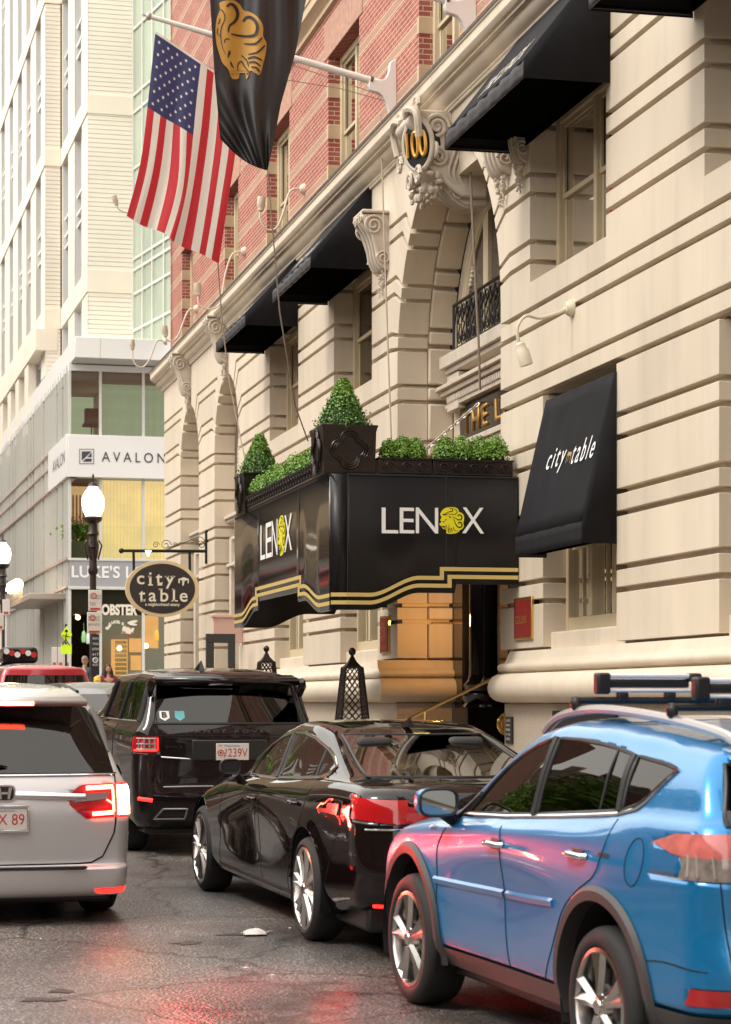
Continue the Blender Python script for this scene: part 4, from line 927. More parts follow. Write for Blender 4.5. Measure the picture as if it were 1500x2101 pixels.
# trellis obelisks on the pavement
def obelisk(label, x, y, h, s):
    z0 = gz(y)+.15; t = thing('trellis_obelisk', label, 'trellis', (x, y, z0), group='trellis obelisks on the pavement'); b = MB()
    zb = z0+.35; zt = z0+h*.84; wb_, wt = .25*s, .12*s
    def side(q, v, u):      # four faces
        w_ = lerp(wb_, wt, v); a, b2 = ((1, 0), (0, 1), (-1, 0), (0, -1))[q], ((0, 1), (-1, 0), (0, -1), (1, 0))[q]
        return Vector((x+a[0]*w_+b2[0]*w_*u, y+a[1]*w_+b2[1]*w_*u, lerp(zb, zt, v)))
    n_ = 9
    for q in range(4):
        for i in range(-6, n_+6):
            for sg in (1, -1):
                pts = []
                for k in range(13):
                    v = k/12*.5; u = -1+ (i/n_*2)+sg*v*4
                    pass
        m_ = 13
        for i in range(m_*2):
            for sg in (1, -1):
                v0 = i/m_*1.0-1; seg = []
                u0, u1 = -1, 1; va, vb = v0, v0+.30*1.0
                if sg < 0: u0, u1 = 1, -1
                # clip to 0..1
                ta = max(0, (0-va)/(vb-va)); tb = min(1, (1-va)/(vb-va))
                if tb > ta: b.tube([side(q, lerp(va, vb, ta), lerp(u0, u1, ta)), side(q, lerp(va, vb, tb), lerp(u0, u1, tb))], .0075, 4)
        for u in (-1,): b.tube([side(q, 0, u), side(q, 1, u)], .014, 5)
    wb(b, 'lattice', BRONZE, t)
    c_ = MB()
    for v, r_ in ((0, 1.02), (1, 1.05)):
        w_ = lerp(wb_, wt, v)*r_; c_.box(x-w_, x+w_, y-w_, y+w_, lerp(zb, zt, v)-.012, lerp(zb, zt, v)+.012)
    vs = [(x+a*wt, y+b2*wt, zt) for a, b2 in ((-1,-1),(1,-1),(1,1),(-1,1))]+[(x+a*wt*.45, y+b2*wt*.45, zt+.08*s) for a, b2 in ((-1,-1),(1,-1),(1,1),(-1,1))]+[(x+a*wt*.15, y+b2*wt*.15, zt+.16*s) for a, b2 in ((-1,-1),(1,-1),(1,1),(-1,1))]
    c_.add(vs, [(i*4+j, i*4+(j+1) % 4, i*4+4+(j+1) % 4, i*4+4+j) for i in range(2) for j in range(4)]+[(8,9,10,11)])
    c_.ball((x, y, zt+.22*s), .052*s, .052*s, .058*s, 8); c_.lathe([(.03*s, 0), (.02*s, .03), (.035*s, .05)], (x, y, zt+.13*s), n=10)
    wb(c_, 'finial', BRONZE, t)
    p_ = MB(); p_.box(x-wb_*1.25, x+wb_*1.25, y-wb_*1.25, y+wb_*1.25, z0, zb-.03); p_.box(x-wb_*1.32, x+wb_*1.32, y-wb_*1.32, y+wb_*1.32, zb-.06, zb-.02)
    wb(p_, 'planter_base', BRONZE, t, bevel=.01)
obelisk('tall dark metal trellis obelisk standing before the base moulding', 6.1, 27.0, 1.86, .9)
obelisk('smaller dark trellis obelisk top seen behind the black car', 6.55, 35.2, 1.92, .95)
# menu board, and a pinkish board coloured to stand for the lit wall
b = MB(); Y_ = 43.6
f_ = lambda px, py: atY(px, py, Y_)
a, c_ = f_(423, 1300), f_(483, 1400); x0, x1, zt = a.x, c_.x, a.z; z0 = gz(Y_)+.15
b.box(x0, x0+.16, Y_, Y_+.08, z0, zt-.18); b.box(x1-.14, x1, Y_, Y_+.08, z0, zt-.18); b.box(x0, x1, Y_, Y_+.08, zt-.18, zt); b.box(x0+.16, x1-.14, Y_, Y_+.08, z0, z0+.5)
tag(b.build('menu_board', mat('slate_paint', (.03, .028, .03), .5), bevel=.01), 'black rectangular frame stand on the pavement before the small arch', 'frame')
b = MB(); b.box(7.2, 7.8, 44.5, 44.6, 3.0, 3.5); b.box(7.15, 7.8, 44.45, 44.65, 3.5, 3.56)
tag(b.build('lit_wall_board', mat('pinkish_lit_wall', (.62, .40, .34), .5), bevel=.01), 'small pinkish board standing in for the lit wall under the canopy end', 'sign')
# ================================================================ swan-neck lamps on the wall
def swan(label, X, base, pts, head, group, Y=None):
    t = thing('swan_neck_lamp', label, 'wall lamp', base, group=group); b = MB()
    b.lathe([(.001, -.09), (.06, -.085), (.095, -.04), (.10, 0)], base, 'x', 16); wb(b, 'wall_rose', LAMPM, t)
    b = MB(); b.tube(smooth([Vector(base)-Vector((.07, 0, 0))]+pts+[head], 7), .02, 8); wb(b, 'arm', LAMPM, t)
    h = Vector(head); d = (h-Vector(pts[-1])).normalized(); b = MB(); u_ = d.orthogonal().normalized(); v_ = d.cross(u_)
    n_ = 14; vs = []
    for r_, s_ in ((.03, -.02), (.055, .0), (.06, .06), (.075, .08), (.075, .24), (.06, .245)): vs += [h+d*s_+(u_*math.cos(2*PI*k/n_)+v_*math.sin(2*PI*k/n_))*r_ for k in range(n_)]
    b.add(vs, [(i*n_+j, i*n_+(j+1) % n_, (i+1)*n_+(j+1) % n_, (i+1)*n_+j) for i in range(5) for j in range(n_)]+[tuple(range(n_*5, n_*6))]); wb(b, 'lamp_head', LAMPM, t)
LAMPM = mat('cream_lamp_paint', (.66, .58, .45), .4)
S_G = 'cream swan neck lamps along the hotel wall'
def swpx(label, X, bpx, path, xo):
    base = atX(*bpx, X); pts = []
    n_ = len(path)
    P = [atY(px, py, base.y) for px, py in path]
    swan(label, X, base, P[:-1], P[-1], S_G)
swpx('cream swan neck lamp low on the wall above the lettered awning', 7.8, (1175, 632), [(1150, 640), (1110, 652), (1080, 648), (1063, 668), (1062, 690), (1067, 706)], 0)
swpx('cream swan neck lamp over the middle awning, its head turned up', 8.0, (625, 388), [(595, 393), (580, 440), (567, 468), (545, 470), (534, 448), (535, 432)], 0)
swpx('cream swan neck lamp above the farthest awning, right of the flag hem', 8.0, (503, 516), [(477, 522), (463, 560), (452, 620), (430, 634), (409, 625), (407, 605)], 0)
swpx('cream swan neck lamp half hidden behind the striped flag hem', 8.0, (410, 600), [(440, 560), (452, 575), (443, 588), (425, 580), (420, 560), (420, 548)], 0)
swpx('cream swan neck lamp low at the hotel corner, head raised', 8.0, (405, 634), [(385, 640), (365, 690), (350, 700), (343, 697), (341, 696), (340, 690)], 0)
swpx('cream swan neck lamp at the left end of the hotel, hooked over the white slab', 8.0, (342, 700), [(322, 700), (308, 735), (295, 752), (280, 750), (273, 735), (272, 716)], 0)
swpx('pale floodlight left of the striped flag hem', 8.0, (330, 440), [(300, 440), (270, 438), (252, 434), (245, 430), (242, 426), (240, 420)], 0)
# ================================================================ flagpoles and flags
def pole(label, bx, tip_px, Y):
    """white pole square to the wall, rising outwards"""
    t = thing('flagpole', label, 'flagpole', (8.0, Y, bx.z)); s = bx+Vector((-.16, 0, .05)); e = atY(*tip_px, Y); d = (e-s).normalized(); b = MB()
    b.tube([s, s+d*1.0, e], [.055, .052, .035], 14); wb(b, 'pole', WPAINT, t)
    b = MB(); b.ball(e+d*.02, .05, .05, .06, 8); b.tube([e+d*.0, e+d*.12], [.035, .01], 8); wb(b, 'finial', mat('weathered_metal', (.45, .42, .38), .4, metal=.4), t)
    b = MB(); prof = [(p.x, p.y) for p in smooth([(0, .42, 0), (.09, .38, 0), (.12, .22, 0), (.2, .11, 0), (.40, .10, 0), (.40, -.05, 0), (.25, -.10, 0), (.15, -.24, 0), (.09, -.42, 0), (0, -.5, 0)], 4)]
    b.prism([(8.0-p[0], bx.z+p[1]+.05*0) for p in prof], 'y', Y-.055, Y+.055); wb(b, 'bracket', WPAINT, t, bevel=.035, seg=3)
    b = MB(); b.tube([s+d*.2, s+d*.24], .066, 12); wb(b, 'collar', mat('rusty_metal', (.15, .08, .05), .6), t)
    return s, e, d
bx = atX(812, 182, 8.0); YF = bx.y; s1, e1, d1 = pole('white flagpole carrying the striped flag', Vector((8.0, YF, bx.z)), (308, 34), YF)
bx2 = atX(975, 22, 8.0); YB = bx2.y; e2px = (470, -150); s2, e2, d2 = pole('white flagpole bracket at the top edge of the picture, holding the black banner', Vector((8.0, YB, bx2.z)), (400, -165), YB)
rope('halyard_rope', 'upper thin line under the white flagpole', [e1, s1+Vector((.02, -.05, -.2))], .006); rope('halyard_rope', 'lower thin line from the striped flag to the flagpole base', [atY(322, 75, YF), atY(430, 138, YF), atY(700, 182, YF), s1+Vector((0, -.02, -.25))], .006)
def coons(L_, R_, top=None, bot=None):
    """surface between two side polylines in px; u left->right, v top->bottom"""
    def along(P, v):
        P = [Vector((*p, 0)) for p in P]; ls = [(P[i+1]-P[i]).length for i in range(len(P)-1)]; T = sum(ls)*v; i = 0
        while i < len(ls)-1 and T > ls[i]: T -= ls[i]; i += 1
        return P[i].lerp(P[i+1], T/ls[i])
    return lambda u, v: along(L_, v).lerp(along(R_, v), u)
US = coons([p.to_2d() for p in smooth([(318.6, 68, 0), (303, 215, 0), (288, 335, 0), (260, 443, 0)], 5)], [p.to_2d() for p in smooth([(492, 185, 0), (484, 305, 0), (467, 420, 0), (449, 542, 0)], 5)])
def usP(u, v, lift=0):
    p = US(u, v); wv = 5*math.sin(PI*u)*v
    fold = .055*math.sin(u*15+v*1.2)*(.25+.75*v)+.05*math.sin(u*7-2*v)*v+.02*math.sin(u*31+v*4)*v
    px = p.x+5.5*math.sin(u*15+v*1.2+1.2)*v*math.sin(PI*u)-6*math.exp(-((u-.42)/.13)**2)*math.sin(2*PI*v)
    return atY(px, p.y+2*math.sin(u*12)*v, YF-.02-fold-lift)
CL_R = mat('flag_red', (.56, .028, .04), .7, sheen=.3, var=.1, vscale=3); CL_W = mat('flag_white', (.78, .72, .64), .7); CL_B = mat('flag_blue', (.045, .045, .13), .7)
for m_ in (CL_R, CL_W, CL_B):       # thin cloth: daylight soaks through
    n = m_.node_tree; tr = n.nodes.new('ShaderNodeBsdfTranslucent'); ms = n.nodes.new('ShaderNodeMixShader'); ms.inputs[0].default_value = .3; o = n.nodes['Material Output']; b_ = n.nodes['Principled BSDF']
    tr.inputs[0].default_value = b_.inputs['Base Color'].default_value; n.links.new(b_.outputs[0], ms.inputs[1]); n.links.new(tr.outputs[0], ms.inputs[2]); n.links.new(ms.outputs[0], o.inputs[0])
flag = MB(); NU, NV = 13*8, 90
vs = [usP(i/NU, j/NV) for j in range(NV+1) for i in range(NU+1)]; fs = []; ms_ = []
for j in range(NV):
    for i in range(NU):
        st = int(i/8); can_ = (i < 7*8 and j < .4*NV); fs.append((j*(NU+1)+i, j*(NU+1)+i+1, (j+1)*(NU+1)+i+1, (j+1)*(NU+1)+i)); ms_.append(2 if can_ else (0 if st % 2 == 0 else 1))
flag.v = [tuple(v) for v in vs]; flag.f = fs; flag.m = ms_
US_O = tag(flag.build('national_flag', [CL_R, CL_W, CL_B], ang=180), 'red and white striped flag with white stars on blue, hanging from the pole', 'flag')
st = MB()
for i in range(9):
    for j in range(11):
        if (i+j) % 2 == 0:
            uc, vc = (i+1)/10*7/13, (j+1)/12*.4; pts = []
            for k in range(10):
                a = PI/2+2*PI*k/10; r_ = (.0165 if k % 2 == 0 else .0066); pts.append(usP(uc+r_*1.15*math.cos(a), vc-r_*.56*math.sin(a)*1.2, .006))
            c_ = usP(uc, vc, .007); st.add([c_]+pts, [(0, 1+k, 1+(k+1) % 10) for k in range(10)])
o = st.build('stars', mat('star_white', (.75, .72, .68), .6), flat=True, rec=False); o.parent = US_O
b = MB(); b.grid(lambda u, v: usP(u*.62 if False else u, -.012+.014*v, .003), 60, 1); o = b.build('heading', CL_W, flat=True, rec=False); o.parent = US_O
BF = coons([(425, -150), (428, -80), (431, 0), (440, 150), (452, 285)], [(640, -85), (634, -40), (628, 0), (606, 110), (576, 215), (562, 290), (549, 350)])
def bfP(x, y, lift=0):
    """black banner: folds gather towards the lower right tip"""
    k = (x-549)/max(20, 395-y); f_ = .045*math.sin(k*26)*min(1, max(0, (y-60)/250))+.03*math.sin(x*.11)+.035*math.sin(x*.06+y*.006)
    return atY(x, y, YB-.35-f_-lift)
b = MB(); NU, NV = 90, 110
def bfs(u, v): p = BF(u, v); y = p.y; 
def bfs(u, v):
    p = BF(u, v); bot = 12*math.sin(PI*u)*v**6; return bfP(p.x, p.y+bot)
b.grid(bfs, NU, NV); BFO = tag(b.build('hotel_banner', mat('black_satin', (.012, .010, .012), .42, spec=.6, sheen=.2), ang=180), 'black satin banner with an orange lion head hanging in front of the pole', 'flag')
FL = [(175,40),(235,10),(330,0),(410,40),(465,120),(560,150),(650,220),(700,320),(700,430),(740,520),(730,640),(700,760),(680,850),(650,900),(600,870),(545,850),(525,910),(500,950),(490,900),(480,880),(420,880),(405,940),(340,950),(305,900),(275,820),(215,755),(180,660),(140,520),(128,360),(145,220),(185,110)]
FS = [([(265,78),(310,48),(365,80),(398,170),(368,250),(300,310),(282,385)],24),([(462,258),(500,208),(570,218),(628,300),(618,390),(560,430),(430,428),(320,405)],24),([(692,450),(620,515),(540,528),(470,520)],15),([(726,540),(640,620),(520,650)],14),([(515,700),(600,682),(695,725)],15),([(528,748),(600,742),(675,795)],14),([(555,800),(620,812),(662,862)],14),([(188,110),(228,150),(240,230),(200,330),(192,430),(212,560),(250,650)],8),([(160,330),(150,390),(190,440)],7),([(238,515),(250,468),(305,470)],9),([(282,690),(288,650),(300,612),(306,660)],13),([(312,735),(325,780),(350,810)],12),([(400,850),(400,770),(440,735),(480,800),(520,850),(500,900)],9),([(438,660),(500,720),(525,800)],9),([(165,290),(178,250),(185,215)],10)]
cv = lambda x, y: (420+x/5.836, y/5.836)
G_ = MB(); K_ = MB(); pts = [cv(p.x, p.y) for p in smooth([(x, y, 0) for x, y in FL], 4, True)]
# dense fill so the emblem follows the folds: small cells clipped to the outline
def inside(px, py, P):
    c_ = False; n_ = len(P)
    for i in range(n_):
        (x0, y0), (x1, y1) = P[i], P[(i+1) % n_]
        if (y0 > py) != (y1 > py) and px < (x1-x0)*(py-y0)/(y1-y0)+x0: c_ = not c_
    return c_
def fill(mb, P, step, fn):
    """scanline fill with thin horizontal strips"""
    y0, y1 = min(p[1] for p in P), max(p[1] for p in P); n_ = int((y1-y0)/step)
    for j in range(n_):
        yy = [y0+(y1-y0)*(j+k)/n_ for k in (0.001, .999)]; rows = []
        for y in yy:
            xs = sorted((b2[0]-a[0])*(y-a[1])/(b2[1]-a[1])+a[0] for a, b2 in zip(P, P[1:]+P[:1]) if (a[1] > y) != (b2[1] > y)); rows.append(xs)
        if len(rows[0]) == len(rows[1]):
            for k in range(0, len(rows[0])-1, 2):
                (xa, xb), (xc, xd) = rows[0][k:k+2], rows[1][k:k+2]; m_ = max(1, int((xb-xa)/1.2)); 
                mb.add([fn(lerp(xa, xb, i/m_), yy[0]) for i in range(m_+1)]+[fn(lerp(xc, xd, i/m_), yy[1]) for i in range(m_+1)], [(i, i+1, m_+2+i, m_+1+i) for i in range(m_)])
fill(G_, pts, .9, lambda x, y: bfP(x, y, .012))
for stk, w_ in FS:
    P = smooth([(x, y, 0) for x, y in stk], 8); K = len(P); L_, R_ = [], []
    for i, p in enumerate(P):
        d = (P[min(i+1, K-1)]-P[max(i-1, 0)]).normalized(); n_ = Vector((-d.y, d.x, 0)); ww = w_*(.3+.7*math.sin(PI*min(1, (i+1)/K*.85+.12)))
        L_.append(cv(*(p+n_*ww*.8).xy)); R_.append(cv(*(p-n_*ww*.8).xy))
    K_.add([bfP(x, y, .022) for x, y in L_+R_], [(i, i+1, K+i+1, K+i) for i in range(K-1)])
e = G_.build('lion_emblem', mat('orange_print', (.52, .27, .045), .5), flat=False, ang=180, rec=False); e.parent = BFO
e2_ = K_.build('lion_lines', mat('black_print', (.012, .010, .012), .5), flat=True, rec=False); e2_.parent = e
# ================================================================ hanging restaurant sign
YS = 49.08; P_ = lambda px, py: atY(px, py, YS)
hs = thing('hanging_sign', 'oval black city table sign with cream rim hanging from an iron arm', 'sign', (7.8, YS, 4.3))
b = MB(); b.tube([P_(250, 1130), P_(427, 1131)], .035, 8); b.ball(P_(249, 1130), .06, n=6); b.tube([P_(424, 1088), P_(424, 1157)], .04, 8)
b.tube([P_(274, 1131), P_(275, 1175)], .03, 6); b.tube([P_(389, 1131), P_(390, 1180)], .03, 6)
for (cx, r_, sg) in ((340, 11, 1), (320, 7, 1), (413, 9, -1), (360, 5, -1)): b.tube([P_(cx+sg*r_*(1-t*.8)*math.cos(t*9), 1118-r_*(1-t*.8)*math.sin(t*9)) for t in [j/24 for j in range(25)]], .008, 5)
b.tube(smooth([P_(345, 1122), P_(365, 1120), P_(395, 1106), P_(412, 1102), P_(422, 1112)], 5), .008, 5)
wb(b, 'iron_arm', IRON, hs)
b = MB(); b.lathe([(.001, 0), (.02, .01), (.03, .05), (.07, .12), (.065, .13)], P_(303, 1131)-Vector((0, .1, .12)), n=12); wb(b, 'sign_lamp', mat('lit_lamp', (.9, .8, .6), .4, emit=(1, .8, .5), es=3), hs)
c_ = P_(333, 1208); rx = (P_(409, 1208)-P_(257, 1208)).x/2; rz = (P_(333, 1150)-P_(333, 1266)).z/2
b = MB(); E_ = lambda k, s_, n_=48: (rx*s_*math.cos(2*PI*k/n_), rz*s_*math.sin(2*PI*k/n_))
b.fprism([E_(k, 1) for k in range(48)], c_, (1,0,0), (0,0,1), (0,-1,0), -.05, .03); rim = wb(b, 'sign_rim', mat('cream_gold', (.70, .55, .32), .4), hs, bevel=.01)
b = MB(); b.fprism([E_(k, .885) for k in range(48)], c_, (1,0,0), (0,0,1), (0,-1,0), .0, .036); wb(b, 'sign_face', mat('brown_black', (.035, .027, .03), .35), hs)
CRT = mat('cream_letters', (.83, .76, .60), .5)
def stext(body, x0, x1, y0, y1, bold=.03, space=1.2, parent=None, serif=None):
    m_ = MB(); a, q = atY(x0, y1, YS-.045), atY(x1, y0, YS-.045); put_text(m_, body, a, (1,0,0), (0,0,1), q.x-a.x, q.z-a.z, (0,-1,0), 0, bold=bold, space=space)
    for sx0, sx1, sy in (serif or []):
        p, r_ = atY(sx0, sy+1.3, YS-.045), atY(sx1, sy-1.3, YS-.045); m_.add([(p.x, p.y, p.z), (r_.x, p.y, p.z), (r_.x, p.y, r_.z), (p.x, p.y, r_.z)], [(0,1,2,3)])
    wb(m_, 'lettering', CRT, hs, flat=True, rec=False)
stext('city', 281, 358, 1175, 1207, .012, 1.35, serif=[(304, 314, 1200), (304, 310, 1183), (323, 333, 1200), (338, 347, 1183), (350, 359, 1183)])
stext('table', 285, 385, 1208, 1234, .012, 1.35, serif=[(288, 298, 1233), (326, 332, 1209), (352, 365, 1233), (353, 359, 1209)])
stext('a neighborhood eatery', 298, 369, 1237, 1245, .02, 1.0)
m_ = MB()
for poly in ([(366, 1188), (377, 1184), (388, 1188), (378, 1193)], [(366, 1188), (369, 1189), (369, 1197), (366, 1196)], [(385, 1189), (388, 1188), (387, 1197), (385, 1197)], [(374, 1191), (379, 1191), (377, 1202), (374, 1201)]):
    m_.add([atY(px, py, YS-.045) for px, py in poly], [(0,1,2,3)])
wb(m_, 'table_emblem', CRT, hs, flat=True, rec=False)
# ================================================================ the glass and stone block across the side street
u_s = ray(-400, VY).normalized()                      # along its street face, away from the camera
u_f = Vector((u_s.y, -u_s.x, 0)); UZ = Vector((0, 0, 1))   # along its front, to the right
C0 = ray(141, VY); C0 = Vector((C0.x, C0.y, 0))*(80.8/C0.y)
def onF(px, py, off=0): return onpl(px, py, C0+u_s*off, u_s)
def onS(px, py, off=0): return onpl(px, py, C0+u_f*off, u_f)
def uF(px, off=0): return (onF(px, VY, off)-C0).dot(u_f)
def sS(px, off=0): return (onS(px, VY, off)-C0).dot(u_s)
def zF(px, py, off=0): return onF(px, py, off).z
def zS(px, py, off=0): return onS(px, py, off).z
tower = thing('office_block', 'pale apartment tower with ribbed cream walls above a glass shop base, across the street', 'building', (C0.x, C0.y, gz(80)))
def lbox(mb, u0, u1, s0, s1, z0, z1, mi=0):
    c_ = C0+u_f*((u0+u1)/2)+u_s*((s0+s1)/2)+UZ*((z0+z1)/2); mb.obox(c_, u_f, u_s, UZ, abs(u1-u0)/2, abs(s1-s0)/2, abs(z1-z0)/2, mi)
CRM = mat('cream_ribbing', (.86, .80, .69), .6, var=.04, vscale=.6); CRM2 = mat('cream_panel', (.84, .76, .64), .6, var=.05, vscale=.5); GRV = mat('rib_groove', (.62, .55, .45), .8)
WHP = mat('white_panel', (.80, .79, .77), .45); ALU = mat('pale_aluminium', (.66, .66, .62), .4, metal=.1); GRN = mat('greenish_blind', (.22, .25, .19), .6, var=.15, vscale=2)
TG = glassmat('tower_glass', (.25, .32, .27), .82, .03)
def lquad(mb, u0, u1, s_, z0, z1, mi=0): mb.add([C0+u_f*u0+u_s*s_+UZ*z0, C0+u_f*u1+u_s*s_+UZ*z0, C0+u_f*u1+u_s*s_+UZ*z1, C0+u_f*u0+u_s*s_+UZ*z1], [(0,1,2,3)], mi)
def squad(mb, u_, s0, s1, z0, z1, mi=0): mb.add([C0+u_f*u_+u_s*s0+UZ*z0, C0+u_f*u_+u_s*s1+UZ*z0, C0+u_f*u_+u_s*s1+UZ*z1, C0+u_f*u_+u_s*s0+UZ*z1], [(0,1,2,3)], mi)
UR = uF(420)
# white slab
zs1, zs0 = zF(154, 690, -1.4), zF(154, 733, -1.4); us = uF(154, -1.4)
b = MB(); lbox(b, us, UR+1, -1.4, 3.2, zs0, zs1); o = wb(b, 'white_slab', WHP, tower, bevel=.02)
b = MB(); lbox(b, us, us+3, 3.2, 55, zs0, zs1); wb(b, 'white_slab', WHP, tower, bevel=.02)
b = MB(); x_ = uF(206, -1.4); lbox(b, x_-.015, x_+.015, -1.405, -1.3, zs0+.01, zs1-.01); wb(b, 'slab_joint', GRV, tower, flat=True)
zb = {k: zF(141, v) for k, v in dict(t1=760, t0=747, s1=893, s0=980, tr1=1145, tr0=1150, l1=1150, l0=1203, g1=1209).items()}
gz80 = gz(80)+.15
b = MB(); lbox(b, 0, UR, -.02, .4, zb['t1'], zb['t0']); lbox(b, -.02, 2, .4, 55, zb['t1'], zb['t0']); wb(b, 'head_beam', WHP, tower, bevel=.01)
b = MB(); lbox(b, -.04, UR, -.32, .2, zb['s0'], zb['s1']); sgn_ = wb(b, 'sign_band', WHP, tower, bevel=.015)
b = MB(); s_e = sS(103, -.04); lbox(b, -.12, .3, -.30, s_e, zb['s0'], zb['s1']); wb(b, 'sign_band', WHP, tower, bevel=.015)
b = MB(); lbox(b, -.02, UR, -.1, .1, zb['tr0'], zb['tr1']); lbox(b, -.02, UR, -.1, .1, zb['g1'], zb['l0']); wb(b, 'transom', ALU, tower, bevel=.01)
b = MB(); lbox(b, .02, UR, -.06, .06, zb['l0'], zb['l1']-.0); wb(b, 'shop_fascia', mat('blue_grey_fascia', (.36, .36, .385), .5), tower, flat=True)
# front mullions and panes
b = MB()
for px in (143, 206, 294, 345):
    x_ = uF(px); lbox(b, x_-.05, x_+.05, -.05, .1, zb['s1'], zb['t1']); lbox(b, x_-.05, x_+.05, -.05, .1, zb['tr1'], zb['s0']); lbox(b, x_-.05, x_+.05, -.05, .1, gz80, zb['g1'])
wb(b, 'mullion', ALU, tower, bevel=.006)
b = MB(); lquad(b, 0, UR, .03, zb['s1'], zb['t1']); wb(b, 'upper_glazing', WIN2, tower, flat=True)
b = MB(); lquad(b, 0, UR, .03, zb['tr1'], zb['s0']); wb(b, 'middle_glazing', WIN2, tower, flat=True)
b = MB(); lquad(b, 0, UR, .03, gz80, zb['g1']); wb(b, 'shop_glazing', WIN2, tower, flat=True)
# rooms behind the glass; walls, blind and curtain glow to stand for room light
b = MB(); lquad(b, 0, UR, 4.5, zb['s1'], zb['t1']); wb(b, 'room_wall', mat('glowing_green_wall', (.35, .42, .3), .8, emit=(.55, .66, .45), es=.3, var=.1, vscale=1), tower, flat=True)
b = MB(); lbox(b, 0, UR, .1, 4.4, zb['t1']-.35, zb['t1']); wb(b, 'ceiling', mat('grey_ceiling', (.3, .32, .28), .8), tower, flat=True)
b = MB(); x0, x1 = uF(215), UR; b.grid(lambda u, v: C0+u_f*lerp(x0, x1, u)+u_s*(.7+.02*math.sin(u*90))+UZ*lerp(zb['s1'], zb['t1'], v), 120, 1); wb(b, 'blind', mat('glowing_green_blind', (.30, .34, .24), .7, emit=(.55, .66, .45), es=.22), tower)
b = MB(); lquad(b, 0, UR, 3.2, zb['tr1'], zb['s0']); wb(b, 'room_wall', mat('glowing_warm_wall', (.45, .3, .14), .8, emit=(1, .62, .3), es=.3, var=.3, vscale=1.5), tower, flat=True)
b = MB(); x0, x1 = uF(212), UR; b.grid(lambda u, v: C0+u_f*lerp(x0, x1, u)+u_s*(.6+.05*math.sin(u*190))+UZ*lerp(zb['tr1'], zb['s0'], v), 260, 1); wb(b, 'curtain', mat('lit_curtain', (.6, .45, .2), .7, emit=(1, .76, .40), es=.42, var=.35, vscale=.9), tower)
b = MB()
for k in range(9): lbox(b, uF(150)+k*.13, uF(150)+k*.13+.05, 2.4, 2.5, zb['tr1'], zb['s0']-.4)
wb(b, 'timber_slats', mat('red_timber', (.3, .1, .05), .5), tower)
random.seed(2); b = leafball('x', lambda: ((lambda c_: (c_, (c_-onF(165, 1090, 1.5)).normalized()))(onF(165, 1090, 1.5)+Vector((random.gauss(0, .3), random.gauss(0, .1), random.gauss(0, .22))))), 700, .12, LEAF); wb(b, 'office_plant', LEAF, tower, flat=True, rec=False)
b = MB(); lbox(b, uF(147), uF(200), 1.2, 1.9, zb['tr1'], zb['tr1']+.7); wb(b, 'planter_counter', mat('olive_board', (.16, .17, .11), .7), tower, flat=True)
b = MB(); cb_ = onF(188, 870, 1.5); b.obox(cb_+UZ*.25, u_f, u_s, UZ, .25, .22, .3); b.obox(cb_-UZ*.05, u_f, u_s, UZ, .32, .25, .05); b.tube([cb_-UZ*.1, cb_-UZ*.5], .03, 6); b.obox(cb_-UZ*.5, u_f, u_s, UZ, .3, .25, .03); wb(b, 'desk_chair', BLKPL, tower, bevel=.03)
# shop interior; shelf faces glow in place of lamplight
b = MB(); lquad(b, 0, UR, 6, gz80, zb['g1']); lquad(b, 0, UR, .08, zb['g1']-.9, zb['g1']-.0); wb(b, 'shop_dark', mat('shop_brown', (.05, .03, .02), .8), tower, flat=True)
b = MB(); SHELF = mat('lit_wood', (.4, .2, .08), .6, emit=(1, .45, .15), es=.6, var=.5, vscale=2)
for (x0, x1, y0, y1) in ((265, 290, 1310, 1338), (268, 290, 1345, 1375), (228, 262, 1312, 1400), (150, 165, 1250, 1262), (296, 325, 1260, 1330)):
    p, q = onF(x0, y1, 3), onF(x1, y0, 3); b.add([p, Vector((q.x, q.y, p.z)), q, Vector((p.x, p.y, q.z))], [(0,1,2,3)])
wb(b, 'lit_shelf', SHELF, tower, flat=True)
b = MB()
for px, py in ((157, 1257), (160, 1267), (245, 1330), (300, 1325)): b.ball(onF(px, py, 2), .09, n=6)
wb(b, 'shop_lamp', mat('shop_bulb', (1, .8, .5), .5, emit=(1, .65, .3), es=9), tower)
b = MB()
for k in range(7):
    for j in range(9): 
        p = onF(238+k*3.4, 1318+j*9, 2.4); b.obox(p, u_f, u_s, UZ, .022, .03, .06)
wb(b, 'bottles', mat('pale_bottles', (.45, .36, .2), .4), tower)
# shop lettering
def ftext(name, body, x0, x1, y0, y1, m_, bold=0, space=1., off=-.12, shear=0):
    t_ = MB(); a, q = onF(x0, y1, off), onF(x1, y0, off); put_text(t_, body, a, u_f, UZ, (q-a).dot(u_f), q.z-a.z, -u_s, 0, bold=bold, space=space, shear=shear); wb(t_, name, m_, tower, flat=True, rec=False)
ftext('shop_letters', "LUKE'S LOBSTER", 147, 392, 1163, 1185, WHITE, .025, 1.05, -.08)
ftext('shop_letters', 'LOBSTER', 199, 282, 1240, 1262, mat('cream_shop_letters', (.78, .72, .6), .5), .05, 1.0, -.02)
ftext('name_letters', 'AVALON', 209, 339, 930, 947, mat('charcoal_letters', (.05, .05, .06), .5), 0, 1.5, -.34)
b = MB()
def fpoly(mb, pts, off): mb.add([onF(x, y, off) for x, y in pts], [tuple(range(len(pts)))])
for r_ in ([(163, 921), (193, 921), (193, 922.2), (163, 922.2)], [(163, 950.8), (193, 950.8), (193, 952), (163, 952)], [(163, 921), (164.2, 921), (164.2, 952), (163, 952)], [(191.8, 921), (193, 921), (193, 952), (191.8, 952)], [(168, 926), (188, 926), (168, 945)], [(170, 947), (188, 947), (188, 941), (176, 941)], [(180, 938), (188, 938), (188, 928)]): fpoly(b, r_, -.34)
wb(b, 'square_logo', MT['charcoal_letters'], tower, flat=True, rec=False)
